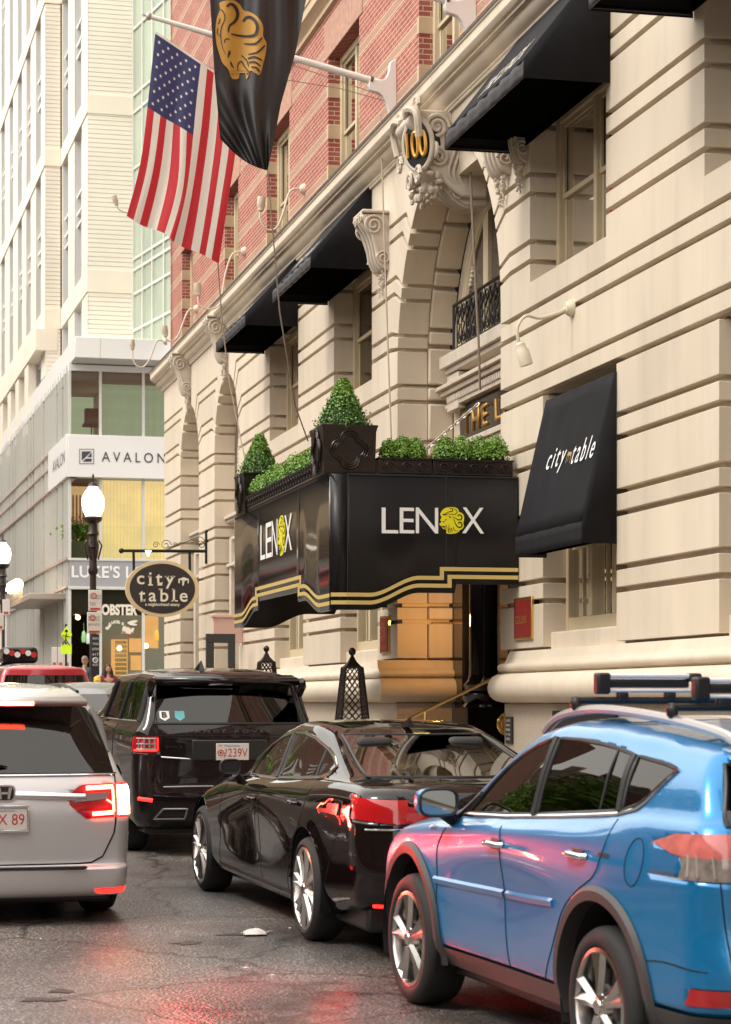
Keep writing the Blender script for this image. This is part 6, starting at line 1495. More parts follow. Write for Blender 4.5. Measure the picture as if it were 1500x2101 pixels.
def plate(car, x, y, z, w_, h_, texts, n=(0, -1, 0), frame=None):
    b = MB(); b.box(x-w_/2, x+w_/2, y-.006, y, z, z+h_); o = b.build('number_plate', PLT, car, bevel=.008)
    m_ = MB()
    for s_, x0, z0, ww, hh, mi in texts: put_text(m_, s_, (x-w_/2+x0*w_, y-.0065, z+z0*h_), (1,0,0), UZ, ww*w_, hh*h_, (0,-1,0), .001, bold=.0, mi=mi)
    m_.build('plate_text', [PLR, PLB], o, flat=True, rec=False)
    if frame:
        b = MB(); f = .012; b.box(x-w_/2-f, x+w_/2+f, y-.012, y+.002, z-f*1.6, z); b.box(x-w_/2-f, x+w_/2+f, y-.012, y+.002, z+h_, z+h_+f*1.6); b.box(x-w_/2-f, x-w_/2, y-.0121, y+.002, z-f, z+h_+f); b.box(x+w_/2, x+w_/2+f, y-.0121, y+.002, z-f, z+h_+f); b.build('plate_frame', CHROME, o, bevel=.003)
    return o
def seats(car, m, rows, zb=.55):
    for y, x in rows:
        b = MB(); b.box(x-.25, x+.25, y-.05, y+.45, zb-.2, zb); s_ = b.build('seat', m, car, bevel=.05)
        b = MB(); c_ = Vector((x, y-.1, zb+.28)); b.obox(c_, (1,0,0), (0, .97, .2), (0, -.2, .97), .24, .06, .32); b.obox(c_+Vector((0, -.09, .42)), (1,0,0), (0, .97, .2), (0, -.2, .97), .13, .045, .09); b.build('seat_back', m, s_, bevel=.04, seg=3)
def place(car, P, yaw):
    car.location = P; car.rotation_euler = (math.atan(SLOPE), 0, yaw)
def underbody(car, w_, y0, y1, z):
    b = MB(); b.box(-w_, w_, y0, y1, z, z+.16); b.box(-w_*.8, w_*.8, y0+.1, y1-.1, z+.16, z+.4); b.build('underbody', BLKPL, car, bevel=.03)
def well(car, bm_r, y, z, r, w_, xo, side):
    b = MB(); xs = (side*xo, side*(xo-.34)); n_ = 24; vs = []
    for x in xs:
        for k in range(n_+1): a = PI*(-.12)+PI*1.24*k/n_; vs.append((x, y+r*math.cos(a), z+r*math.sin(a)))
    fs = [(k, k+1, n_+2+k, n_+1+k) for k in range(n_)]; vs.append((xs[1], y, z)); c_ = len(vs)-1; fs += [(n_+1+k, n_+2+k, c_) for k in range(n_)]
    b.add(vs, fs); b.build('wheel_well', SEATD if False else mat('well_black', (.008, .008, .008), .9), car)
def handle(car, S, y, z, prj, m):
    p, n = S.pt(y, z, prj, 0); sx = -1 if prj == 'L' else 1; b = MB()
    b.tube(smooth([p+Vector((0, -.095, 0)), p+Vector((sx*.03, -.07, .0)), p+Vector((sx*.04, 0, .004)), p+Vector((sx*.03, .07, 0)), p+Vector((0, .095, 0))], 5), [.013]*10+[.015]*11 if False else .015, 10); b.build('door_handle', m, car)
    b = MB(); b.obox(p+Vector((sx*.0, 0, 0)), (0, 1, 0), (0, 0, 1), (1, 0, 0), .06, .028, .004); b.build('handle_recess', BLKPL, car, bevel=.01)
def mirror_part(car, P, side, m, sc_=1.0, gl=None):
    """door mirror: housing, glass turned back to the driver, foot"""
    h = MB(); P = Vector(P); n_ = 20; vs = []
    for t, rx, rz in ((0, .115, .078), (.03, .122, .085), (.10, .115, .08), (.16, .08, .058), (.185, .02, .02)):
        for k in range(n_):
            a = 2*PI*k/n_; cx, cz = math.cos(a), math.sin(a); e = .6
            vs.append(P+Vector((rx*sc_*math.copysign(abs(cx)**e, cx), t*sc_, rz*sc_*math.copysign(abs(cz)**e, cz)-.01*t)))
    h.add(vs, [(i*n_+k, i*n_+(k+1) % n_, (i+1)*n_+(k+1) % n_, (i+1)*n_+k) for i in range(4) for k in range(n_)]+[tuple(range(4*n_, 5*n_))]); mo = h.build('door_mirror', m, car)
    g_ = MB(); g_.tube([v-Vector((0, .002, 0)) for v in vs[:n_]], .008, 5, closed=True); g_.tube([P+Vector((-side*.06, .08, -.06)), P+Vector((-side*.16*sc_, .10, -.11))], .035, 8); g_.build('mirror_foot', BLKPL, mo)
    g_ = MB(); g_.add([P+(v-P)*.96+Vector((0, .004, 0)) for v in vs[:n_]], [tuple(range(n_))]); g_.build('mirror_glass', gl or mat('mirror', (.50, .53, .52), .04, metal=1), mo, flat=True)
def body_finish(bm, car, m, extra=None):
    me = bpy.data.meshes.new('body'); bm.to_mesh(me); bm.free()
    for k in ([m]+(extra or [])): me.materials.append(k)
    me.polygons.foreach_set('use_smooth', [True]*len(me.polygons)); me.set_sharp_from_angle(angle=R(42))
    o = bpy.data.objects.new('body', me); sc.collection.objects.link(o); o.parent = car
    q = o.modifiers.new('s', 'SOLIDIFY'); q.thickness = .012; q.offset = -1
    return o
# ---------------------------------------------------------------- blue crossover with roof rack (near right)
car = thing('blue_crossover', 'bright blue crossover car with a silver ski rack on its roof, nearest at the right', 'car')
yawR = math.atan2(3.14-2.91, 11.53-9.11)
place(car, Vector((3.14, 9.11, gz(9.11)))+Vector((math.cos(yawR)*.90, math.sin(yawR)*.90, 0)), yawR)
LV = [dict(yr=-.86, yf=3.1, w=[(-1, .80), (0, .86), (3, .82)], z=[(-1, .36), (-.5, .30), (0, .28), (2.5, .27), (3.1, .25)], rr=(.3, .2), rf=(.4, .35), br=.05, bf=.2, crease=1, sub=3),
 dict(yr=-.93, yf=3.22, w=[(-1, .84), (0, .90), (1.2, .885), (2.4, .90), (3.1, .84)], z=[(-1, .42), (0, .40), (3, .38)], rr=(.3, .22), rf=(.45, .4), br=.06, bf=.22),
 dict(yr=-.97, yf=3.3, w=[(-1, .86), (0, .915), (1.2, .89), (2.4, .915), (3.1, .85)], z=[(-1, .58), (3, .55)], rr=(.3, .24), rf=(.5, .45), br=.07, bf=.25),
 dict(yr=-.93, yf=3.28, w=[(-1, .86), (0, .92), (1.2, .885), (2.4, .92), (3.1, .85)], z=[(-1, .76), (3, .72)], rr=(.28, .22), rf=(.5, .45), br=.06, bf=.25),
 dict(yr=-.93, yf=3.22, w=[(-1, .86), (0, .915), (1.2, .90), (2.4, .905), (3.1, .82)], z=[(-1, .93), (1, .89), (3.1, .83)], rr=(.25, .2), rf=(.5, .45), br=.06, bf=.28),
 dict(yr=-.92, yf=3.10, w=[(-1, .84), (0, .885), (1.2, .885), (2.4, .87), (3.1, .76)], z=[(-1, 1.07), (0, 1.05), (1.2, 1.0), (1.9, .97), (2.6, .93), (3.1, .86)], rr=(.22, .16), rf=(.5, .42), br=.05, bf=.28),
 dict(yr=-.88, yf=2.65, w=[(-1, .82), (0, .85), (1.2, .85), (2, .82), (2.6, .74)], z=[(-1, 1.16), (-.3, 1.15), (.4, 1.09), (1.2, 1.045), (1.9, 1.01), (2.6, .99)], rr=(.2, .14), rf=(.45, .3), br=.05, bf=.25, crown=.035),
 dict(yr=-.82, yf=2.12, w=[(-1, .78), (0, .82), (1.2, .82), (2, .79)], z=[(-1, 1.2), (-.3, 1.19), (.4, 1.13), (1.2, 1.08), (2.1, 1.05)], rr=(.18, .12), rf=(.35, .18), br=.05, bf=.2, crown=.02, crease=1),
 dict(yr=-.73, yf=1.70, w=[(-1, .735), (0, .765), (1.2, .76), (1.6, .73)], z=[(-1, 1.33), (0, 1.34), (1.6, 1.28)], rr=(.16, .1), rf=(.3, .14), br=.05, bf=.16),
 dict(yr=-.66, yf=1.42, w=[(-.8, .675), (0, .70), (1.2, .69)], z=[(-.8, 1.41), (-.2, 1.435), (.5, 1.475), (1.0, 1.465), (1.35, 1.41)], rr=(.14, .1), rf=(.28, .12), br=.05, bf=.14),
 dict(yr=-.66, yf=1.27, w=[(-.8, .61), (0, .645), (1.2, .63)], z=[(-.8, 1.44), (-.35, 1.475), (.1, 1.51), (.45, 1.532), (.85, 1.532), (1.25, 1.485)], rr=(.15, .12), rf=(.28, .14), br=.05, bf=.12),
 dict(yr=-.64, yf=1.15, w=[(-.8, .45), (1.2, .46)], z=[(-.8, 1.47), (-.3, 1.515), (.3, 1.552), (.8, 1.558), (1.2, 1.515)], rr=(.15, .12), rf=(.2, .14), br=.04, bf=.1),
 dict(yr=-.55, yf=.95, w=[(-.8, .12), (1.2, .12)], z=[(-.8, 1.49), (-.3, 1.535), (.3, 1.567), (.8, 1.57), (1.2, 1.53)], rr=(.05, .05), rf=(.05, .05), br=.0, bf=.0)]
bm = shell(LV); S = Surf(bm)
HF, HR, ZH = 2.43, 0.0, .345
archF = [(HF-.44, .2)]+arc(HF, ZH+.03, .43, 180, 0, 20)+[(HF+.44, .2)]; archR = [(HR-.44, .2)]+arc(HR, ZH+.03, .43, 180, 0, 20)+[(HR+.44, .2)]
W1 = [p.to_2d()[:] for p in smooth([(1.90, 1.055, 0), (1.62, 1.065, 0), (.86, 1.10, 0)], 3)]+[(.70, 1.478)]+[p.to_2d()[:] for p in smooth([(.86, 1.476, 0), (1.18, 1.40, 0), (1.52, 1.24, 0), (1.86, 1.075, 0)], 5)][1:-1]
W1 = [(1.82, 1.05), (1.24, 1.083), (.95, 1.10), (.97, 1.458), (1.14, 1.42), (1.30, 1.365), (1.45, 1.30), (1.58, 1.225), (1.70, 1.14)]
W2 = [(.89, 1.105), (.62, 1.128), (.02, 1.178), (.07, 1.42), (.25, 1.44), (.41, 1.452), (.65, 1.461), (.90, 1.459)]
W3 = [(-.03, 1.183), (-.16, 1.215), (-.22, 1.245), (-.39, 1.375), (-.28, 1.392), (-.14, 1.403), (.0, 1.414)]
for prj in ('L', 'R'):
    hf = cutpoly(bm, archF, prj, lambda f: abs(f.calc_center_median().x) > .55 and f.calc_center_median().z < .9)+cutpoly(bm, archR, prj, lambda f: abs(f.calc_center_median().x) > .55 and f.calc_center_median().z < .9)
    bmesh.ops.delete(bm, geom=list(set(f for f in hf if f.is_valid)), context='FACES')
    up_ = lambda f: f.calc_center_median().z > .98 and abs(f.calc_center_median().x) > .45
    for W_, gm in ((W1, CGL), (W2, CGD), (W3, CGD)): takeout(bm, cutpoly(bm, W_, prj, up_), 'side_window', gm, car)
RG = [(-.73, 1.17), (.73, 1.17), (.64, 1.405), (-.64, 1.405)]
takeout(bm, cutpoly(bm, RG, 'B', lambda f: f.calc_center_median().z > 1.1), 'rear_window', CGD, car)
FG = [(-.72, 1.06), (.72, 1.06), (.60, 1.46), (-.60, 1.46)]
takeout(bm, cutpoly(bm, FG, 'F', lambda f: f.calc_center_median().z > 1.04), 'windscreen', CGL, car)
# tail lamps wrap the corner: cut from the side and from behind
TL = [(-.49, 1.075), (-.62, 1.125), (-1.0, 1.15), (-1.0, .955), (-.76, .955), (-.70, .985), (-.66, 1.03)]
TLR = [(-.42, 1.085), (-.60, 1.13), (-1.0, 1.15), (-1.0, 1.045), (-.68, 1.045), (-.60, 1.05)]; TLC = [(-.66, 1.043), (-1.0, 1.043), (-1.0, .957), (-.76, .957), (-.71, .985)]
LAMPC = mat('smoky_lens', (.26, .22, .20), .08, metal=.2, coat=1, var=.4, vscale=30)
for prj in ('L', 'R'):
    for P_, m_ in ((TLR, PINKL), (TLC, LAMPC)): takeout(bm, cutpoly(bm, P_, prj, lambda f: f.calc_center_median().z > .8), 'tail_lamp', m_, car, .004)
TB = [(-.9, 1.14), (-.42, 1.13), (-.30, 1.06), (-.9, 1.045)]; TBC = [(-.9, 1.043), (-.34, 1.055), (-.42, .957), (-.9, .957)]
for P_, m_ in ((TB, PINKL), (TBC, LAMPC)):
    for q in (P_, mirror(P_)): takeout(bm, cutpoly(bm, q, 'B', lambda f: .8 < f.calc_center_median().z < 1.2), 'tail_lamp', m_, car, .004)
RF = [(-.86, .53), (-.60, .53), (-.62, .47), (-.86, .46)]
for q in (RF, mirror(RF)): takeout(bm, cutpoly(bm, q, 'B', lambda f: f.calc_center_median().z < .6), 'reflector', REDL, car, .004)
for prj in ('L', 'R'): takeout(bm, cutpoly(bm, [(-1, .53), (-.82, .53), (-.80, .475), (-1, .46)], prj, lambda f: f.calc_center_median().z < .6), 'reflector', CLEARL, car, .004)
# lower cladding as its own part
for prj in ('L', 'R'): takeout(bm, cutpoly(bm, [(-1.0, .2), (3.3, .2), (3.3, .35), (1.99, .365), (.45, .372), (-.45, .40), (-1.0, .42)], prj, lambda f: f.calc_center_median().z < .6), 'sill_cladding', CLAD, car, .006)
takeout(bm, cutpoly(bm, [(-.95, .2), (.95, .2), (.95, .42), (-.95, .42)], 'B', lambda f: f.calc_center_median().z < .6), 'bumper_cladding', CLAD, car, .006)
body_finish(bm, car, BLUE)
b = MB()
for prj in ('L', 'R'):
    for ys in ([(1.22, 1.03), (1.17, .95), (1.12, .72), (1.08, .5), (1.05, .38)], [(.62, .38), (.5, .55), (.38, .72), (.22, .82), (.05, .90), (.0, 1.0), (-.03, 1.15)], [(2.02, .42), (1.98, .7), (2.0, .86), (1.95, .97)], [(-.44, .60), (-.6, .612), (-.84, .60)]):
        S.line(b, [p.to_2d()[:] for p in smooth([(a, c_, 0) for a, c_ in ys], 4)], prj, .0035, 0)
    S.line(b, arc(-.30, .99, .10, 0, 360, 26, sx=.75), prj, .003, 0)
S.line(b, [(-.78, .96), (-.74, .62), (-.60, .56), (.60, .56), (.74, .62), (.78, .96)], 'B', .0035, 0)
b.build('panel_gaps', SEAM, car)
b = MB()
for prj in ('L', 'R'):
    S.line(b, [(1.88, 1.04), (1.24, 1.072), (.6, 1.118), (0, 1.168), (-.16, 1.20), (-.23, 1.235), (-.40, 1.375)], prj, .010, .003)
b.build('window_chrome', CHROME, car)
b = MB()
for prj in ('L', 'R'):
    for W_ in (W1, W2, W3): S.line(b, W_, prj, .011, .0, closed=True)
    S.line(b, [(.92, 1.10), (.935, 1.462)], prj, .026, -.004); S.line(b, [(-.005, 1.18), (.035, 1.418)], prj, .02, -.002); S.line(b, [(.2, 1.165), (.22, 1.44)], prj, .006, .002)
    S.line(b, [(1.93, 1.03), (1.7, 1.15)], prj, .02, .0)
S.line(b, RG, 'B', .012, 0, closed=True); S.line(b, FG, 'F', .012, 0, closed=True)
b.build('window_seal', BLKPL, car)
# arch lips
for prj, sx in (('L', -1), ('R', 1)):
    for yc in (HF, HR):
        b = MB(); A0 = arc(yc, ZH+.03, .425, 196, -16, 34); A1 = arc(yc, ZH+.035, .485, 194, -14, 34); vs = []; 
        for (a, z), (a1, z1) in zip(A0, A1):
            p, _ = S.pt(a1, max(z1, .3), prj, .0)
            if p is None: p = Vector((sx*.88, a1, z1))
            x1 = p.x; vs += [(x1+sx*.004, a1, z1), (x1+sx*.022, lerp(a1, a, .35), lerp(z1, z, .35)), (x1+sx*.020, a, z), (x1-sx*.06, a, z)]
        b.add(vs, [(k*4+j, k*4+j+1, k*4+5+j, k*4+4+j) for k in range(len(A0)-1) for j in range(3)]); b.build('wheel_arch_trim', CLAD, car)
        well(car, None, yc, ZH+.03, .43, .3, .90, sx)
b = MB()
for prj in ('L', 'R'):
    S.line(b, [(2.02, .70), (1.6, .705), (1.13, .715)], prj, .026, -.012); S.line(b, [(1.09, .716), (.8, .725), (.50, .738)], prj, .026, -.012)
b.build('door_moulding', BLUE, car)
for prj in ('L', 'R'): handle(car, S, 1.22, .945, prj, CHROME); handle(car, S, .24, .975, prj, CHROME)
for x, sd_ in ((-.895, -1), (.895, 1)):
    for y in (HF, HR): wheel('wheel', x, y, ZH, ZH, .255, .22, 5, 'twin', car, sd_)
mirror_part(car, (-.955, 1.84, 1.105), -1, BLUE, .88); mirror_part(car, (.955, 1.84, 1.105), 1, BLUE, .88)
underbody(car, .78, -.8, 3.0, .2); seats(car, SEAT, [(.95, -.36), (.95, .36)], .62); seats(car, SEATD, [(.15, -.36), (.15, .36)], .66)
b = MB(); b.box(-.7, .7, 1.5, 2.0, .75, .98); b.build('dashboard', SEATD, car, bevel=.05)
b = MB(); b.add([(-.62, -.52, 1.475), (.62, -.52, 1.475), (.65, -.80, 1.45), (-.65, -.80, 1.45), (-.62, -.62, 1.415), (.62, -.62, 1.415), (.63, -.79, 1.42), (-.63, -.79, 1.42)], [(0,1,2,3), (7,6,5,4), (3,2,6,7), (0,3,7,4), (1,5,6,2), (0,4,5,1)]); b.build('rear_spoiler', BLUE, car, bevel=.015)
for sx in (-1, 1):
    b = MB(); pr = smooth([(1.40, 1.47, 0), (1.2, 1.555, 0), (.8, 1.598, 0), (.3, 1.59, 0), (-.15, 1.56, 0), (-.50, 1.52, 0), (-.62, 1.475, 0)], 5)
    b.tube([(sx*.57, p.x, p.y) for p in pr], [.012]+[.022]*(len(pr)-2)+[.014], 8); b.build('roof_rail', mat('silver_rail', (.62, .60, .60), .3, metal=.8), car)
for y in (1.0, -.02):
    z = 1.635 if y > .5 else 1.625; b = MB()
    b.tube([(-.60, y, z), (.60, y, z)], .017, 8)
    for sx in (-1, 1): b.ball((sx*.58, y, z-.015), .028, .03, .036, 6)
    b.build('rack_crossbar', BLKPL, car)
for y in (1.0, -.02):
    z = (1.635 if y > .5 else 1.625)+.03
    for k, (x0, x1) in enumerate(((-.48, .07),)):
        b = MB(); b.box(x0+.04, x1-.05, y-.022, y+.022, z+.008, z+.026); b.box(x0+.05, x1-.04, y-.022, y+.022, z+.074, z+.098); b.build('ski_bar', mat('bright_aluminium', (.85, .85, .88), .35, metal=0), car, bevel=.008)
        b = MB(); b.box(x0, x0+.07, y-.03, y+.03, z, z+.102); b.box(x1-.07, x1, y-.03, y+.03, z+.06, z+.102); b.box(x0+.04, x1-.06, y-.016, y+.016, z+.03, z+.072)
        for xx in (x0+.14, x1-.16): b.box(xx-.03, xx+.03, y-.02, y+.02, z-.04, z+.01)
        b.build('ski_clamp', BLKPL, car, bevel=.012)
b = MB(); put_text(b, 'HYBRID', (0,0,0), (0,1,0), UZ, 1, 1, (1,0,0), bold=.03, fn=lambda u, v: S.pt(lerp(.03, -.08, u), lerp(.985, 1.005, v), 'L', .003)[0]); b.build('badge', CHROME, car, flat=True, rec=False)
b = MB(); put_text(b, 'HYBRID', (0,0,0), (0,1,0), UZ, 1, 1, (1,0,0), bold=.03, fn=lambda u, v: S.pt(lerp(2.22, 2.08, u), lerp(.945, .97, v), 'L', .003)[0]); b.build('badge', CHROME, car, flat=True, rec=False)
b = MB()
for k in range(3): b.tube([S.pt(-.75-.05*k, .97, 'L', .006)[0], S.pt(-.73-.055*k, 1.06, 'L', .006)[0]], .005, 6)
b.build('lamp_reflector', CLEARL, car)
# ---------------------------------------------------------------- black saloon (middle)
car = thing('black_saloon', 'black saloon car with red tail lamps, standing between the silver van and the blue car', 'car')
yawS = math.atan2(2.90-2.72, 17.46-14.27)
place(car, Vector((2.90, 14.27, gz(14.27)))+Vector((math.cos(yawS)*.85, math.sin(yawS)*.85, 0)), yawS); car.scale.x = .944
LV = [dict(yr=-1.05, yf=3.95, w=[(-1, .76), (0, .84), (3.2, .84), (4, .74)], z=[(-1, .30), (-.5, .22), (3.5, .19), (4, .2)], rr=(.3, .2), rf=(.5, .4), br=.08, bf=.3, crease=1, sub=3),
 dict(yr=-1.2, yf=4.08, w=[(-1, .83), (0, .89), (1.5, .87), (3.2, .89), (4, .8)], z=[(-1, .34), (3.5, .30)], rr=(.35, .25), rf=(.6, .5), br=.1, bf=.32),
 dict(yr=-1.3, yf=4.12, w=[(-1, .85), (0, .905), (1.5, .865), (3.2, .905), (4, .8)], z=[(-1, .50), (3.5, .48)], rr=(.38, .3), rf=(.6, .5), br=.12, bf=.33),
 dict(yr=-1.27, yf=4.1, w=[(-1, .86), (0, .915), (1.5, .875), (3.2, .915), (4, .8)], z=[(-1, .68), (1.5, .66), (3.5, .60)], rr=(.38, .3), rf=(.6, .5), br=.12, bf=.34),
 dict(yr=-1.25, yf=4.02, w=[(-1, .85), (0, .905), (1.5, .89), (3.2, .89), (4, .74)], z=[(-1.2, .86), (0, .84), (1.7, .80), (3.3, .73), (4, .62)], rr=(.36, .3), rf=(.6, .5), br=.11, bf=.35),
 dict(yr=-1.22, yf=3.86, w=[(-1.1, .82), (0, .875), (1.7, .875), (3.0, .84), (3.9, .68)], z=[(-1.2, .985), (-.6, .985), (.3, .955), (1.7, .90), (2.6, .875), (3.3, .80), (3.9, .66)], rr=(.34, .26), rf=(.6, .5), br=.1, bf=.35),
 dict(yr=-1.10, yf=3.3, w=[(-1.1, .76), (0, .82), (1.7, .82), (3.0, .74)], z=[(-1.2, 1.04), (-.5, 1.045), (.3, 1.005), (1.7, .945), (2.6, .93), (3.3, .86)], rr=(.34, .2), rf=(.5, .35), br=.08, bf=.3, crown=.03),
 dict(yr=-.66, yf=2.55, w=[(-.8, .74), (0, .78), (1.7, .78), (2.5, .70)], z=[(-.8, 1.065), (0, 1.045), (1.0, 1.0), (1.7, .97), (2.5, .955)], rr=(.3, .12), rf=(.4, .2), br=.08, bf=.28, crown=.02, crease=1),
 dict(yr=-.20, yf=2.15, w=[(-.2, .67), (.4, .715), (2.0, .70)], z=[(-.2, 1.175), (.6, 1.16), (2.1, 1.12)], rr=(.26, .1), rf=(.35, .16), br=.07, bf=.22),
 dict(yr=.14, yf=1.82, w=[(.1, .60), (.6, .65), (1.7, .63)], z=[(.1, 1.27), (.8, 1.30), (1.8, 1.245)], rr=(.24, .12), rf=(.32, .14), br=.07, bf=.18),
 dict(yr=.36, yf=1.62, w=[(.3, .54), (.8, .585), (1.6, .57)], z=[(.35, 1.325), (.8, 1.37), (1.2, 1.368), (1.6, 1.315)], rr=(.22, .12), rf=(.28, .12), br=.06, bf=.14),
 dict(yr=.44, yf=1.52, w=[(.3, .42), (1.6, .43)], z=[(.35, 1.345), (.8, 1.39), (1.2, 1.39), (1.6, 1.335)], rr=(.15, .1), rf=(.2, .1), br=.05, bf=.1),
 dict(yr=.6, yf=1.35, w=[(.3, .1), (1.6, .1)], z=[(.35, 1.36), (.8, 1.402), (1.2, 1.402), (1.6, 1.345)], rr=(.05, .05), rf=(.05, .05), br=0, bf=0)]
bm = shell(LV); S = Surf(bm); HF, HR, ZH = 3.20, 0., .335
archF = [(HF-.39, .1)]+arc(HF, ZH+.02, .385, 180, 0, 20)+[(HF+.39, .1)]; archR = [(HR-.39, .1)]+arc(HR, ZH+.02, .385, 180, 0, 20)+[(HR+.39, .1)]
W1 = [(2.14, .985), (1.7, .995), (1.12, 1.022), (.66, 1.30), (.9, 1.302), (1.2, 1.265), (1.45, 1.21), (1.75, 1.125)]
W1 = [(2.06, .972), (1.58, .982), (1.19, .995), (1.28, 1.295), (1.52, 1.262), (1.72, 1.20), (1.88, 1.10)]
W2 = [(1.10, 1.0), (.76, 1.015), (.05, 1.055), (-.10, 1.088), (-.14, 1.13), (.03, 1.178), (.21, 1.22), (.58, 1.283), (.90, 1.304), (1.19, 1.298)]
for prj in ('L', 'R'):
    ts = lambda f: abs(f.calc_center_median().x) > .55 and f.calc_center_median().z < .85
    hf = cutpoly(bm, archF, prj, ts)+cutpoly(bm, archR, prj, ts); bmesh.ops.delete(bm, geom=list(set(f for f in hf if f.is_valid)), context='FACES')
    up_ = lambda f: f.calc_center_median().z > .96 and abs(f.calc_center_median().x) > .4
    for W_ in (W1, W2): takeout(bm, cutpoly(bm, W_, prj, up_), 'side_window', CGL, car)
RG = [(-.62, 1.085), (.62, 1.085), (.52, 1.318), (-.52, 1.318)]; FG = [(-.62, .985), (.62, .985), (.5, 1.30), (-.5, 1.30)]
takeout(bm, cutpoly(bm, RG, 'B', lambda f: f.calc_center_median().z > 1.07), 'rear_window', CGL, car); takeout(bm, cutpoly(bm, FG, 'F', lambda f: f.calc_center_median().z > .98), 'windscreen', CGL, car)
TL = [(-.86, .99), (-1.0, .985), (-1.4, .96), (-1.4, .845), (-1.12, .85), (-.98, .90)]
for prj in ('L', 'R'): takeout(bm, cutpoly(bm, TL, prj, lambda f: f.calc_center_median().z > .7), 'tail_lamp', REDL, car, .004)
TB = [(-.9, .98), (-.60, .945), (-.28, .90), (-.28, .865), (-.62, .83), (-.9, .86)]
for q in (TB, mirror(TB)): takeout(bm, cutpoly(bm, q, 'B', lambda f: .7 < f.calc_center_median().z < 1.02), 'tail_lamp', REDL, car, .004)
HL = [(3.35, .74), (3.6, .70), (4.2, .62), (4.2, .52), (3.7, .60)]
for prj in ('L', 'R'): takeout(bm, cutpoly(bm, HL, prj, lambda f: .4 < f.calc_center_median().z < .8), 'headlight', CLEARL, car, .003)
body_finish(bm, car, BLACKC)
b = MB()
for prj in ('L', 'R'):
    for ys in ([(1.34, .95), (1.34, .7), (1.32, .42), (1.26, .27)], [(.52, .26), (.42, .45), (.30, .62), (.12, .74), (.03, .85), (-.04, 1.0)], [(2.58, .27), (2.52, .5), (2.50, .75), (2.44, .88)], [(-.62, 1.0), (-.72, .8), (-.5, .5), (-.42, .4)]):
        S.line(b, [p.to_2d()[:] for p in smooth([(a, c_, 0) for a, c_ in ys], 4)], prj, .003, 0)
S.line(b, [(-.62, 1.03), (-.60, .96), (-.56, .80), (-.3, .72), (.3, .72), (.56, .80), (.60, .96), (.62, 1.03)], 'B', .003, 0)
b.build('panel_gaps', SEAM, car)
b = MB()
for prj in ('L', 'R'):
    S.line(b, [(2.08, .965), (1.2, .986), (.6, 1.014), (.03, 1.046), (-.12, 1.08), (-.155, 1.13), (.02, 1.186), (.21, 1.229), (.58, 1.292), (.90, 1.314), (1.26, 1.305), (1.53, 1.27), (1.73, 1.208), (1.9, 1.105), (2.08, .968)], prj, .0085, .002, closed=False)
S.line(b, [(-.80, .795), (-.6, .80), (-.2, .86), (.2, .86), (.6, .80), (.80, .795)], 'B', .007, .004)
b.build('window_chrome', CHROME, car)
b = MB()
for prj in ('L', 'R'):
    for W_ in (W1, W2): S.line(b, W_, prj, .009, 0, closed=True)
    S.line(b, [(1.145, .995), (1.235, 1.298)], prj, .024, -.004); S.line(b, [(.14, 1.052), (.26, 1.225)], prj, .008, 0)
S.line(b, RG, 'B', .010, 0, closed=True); S.line(b, FG, 'F', .01, 0, closed=True)
b.build('window_seal', BLKPL, car)
for prj in ('L', 'R'): handle(car, S, 1.50, .83, prj, BLACKC); handle(car, S, .28, .875, prj, BLACKC)
b = MB()
for prj, sx in (('L', -1), ('R', 1)):
    for k in range(2): S.line(b, [(2.6, .265), (.42, .262)], prj, .018, -.004)
b.build('sill_strip', BLACKC, car)
for x, sd_ in ((-.89, -1), (.89, 1)):
    for y in (HF, HR): wheel('wheel', x, y, ZH, ZH, .272, .22, 8, 'twin', car, sd_); well(car, None, y, ZH+.02, .385, .3, .89, sd_)
mirror_part(car, (-.93, 2.02, 1.03), -1, BLACKC, .66, BLKPL); mirror_part(car, (.93, 2.02, 1.03), 1, BLACKC, .66)
underbody(car, .76, -1.0, 3.9, .16); seats(car, SEATD, [(1.25, -.34), (1.25, .34), (.4, -.34), (.4, .34)], .52)
b = MB(); b.box(-.68, .68, 1.7, 2.3, .66, .93); b.box(-.6, .6, -.7, -.1, .9, 1.04); b.build('dashboard', SEATD, car, bevel=.05)
b = MB(); b.tube([(-.34+.17*math.cos(t_), 1.62+.05*math.sin(t_), .93+.16*math.sin(t_)) for t_ in [2*PI*k/20 for k in range(20)]], .013, 6, closed=True); b.build('steering_wheel', BLKPL, car)
b = MB(); b.add([(-.03, .54, 1.385), (.03, .54, 1.385), (.0, .42, 1.43), (-.006, .42, 1.43), (-.025, .40, 1.37), (.025, .40, 1.37)], [(0,1,2,3), (0,3,4), (1,5,2), (2,5,4,3)]); b.build('roof_antenna', BLACKC, car)
b = MB(); b.tube([(-.80, -1.30, .275), (-.62, -1.30, .275)], .001, 4)
for x in (-.55, .55): b.tube([(x, -1.0, .26), (x, -1.24, .26)], .045, 12)
b.build('exhaust_tip', CHROME, car)
for x in (-.62, .62):
    b = MB(); S.line(b, [(x-.12, .335), (x+.12, .335)], 'B', .013, .003); b.build('reflector', REDG, car)
b = MB(); S.line(b, [(.0, 1.322), (.12, 1.322)], 'B', .004, .003); b.build('third_brake_lamp', mat('amber_strip', (.8, .7, .05), .4, emit=(1, .85, .1), es=1), car)
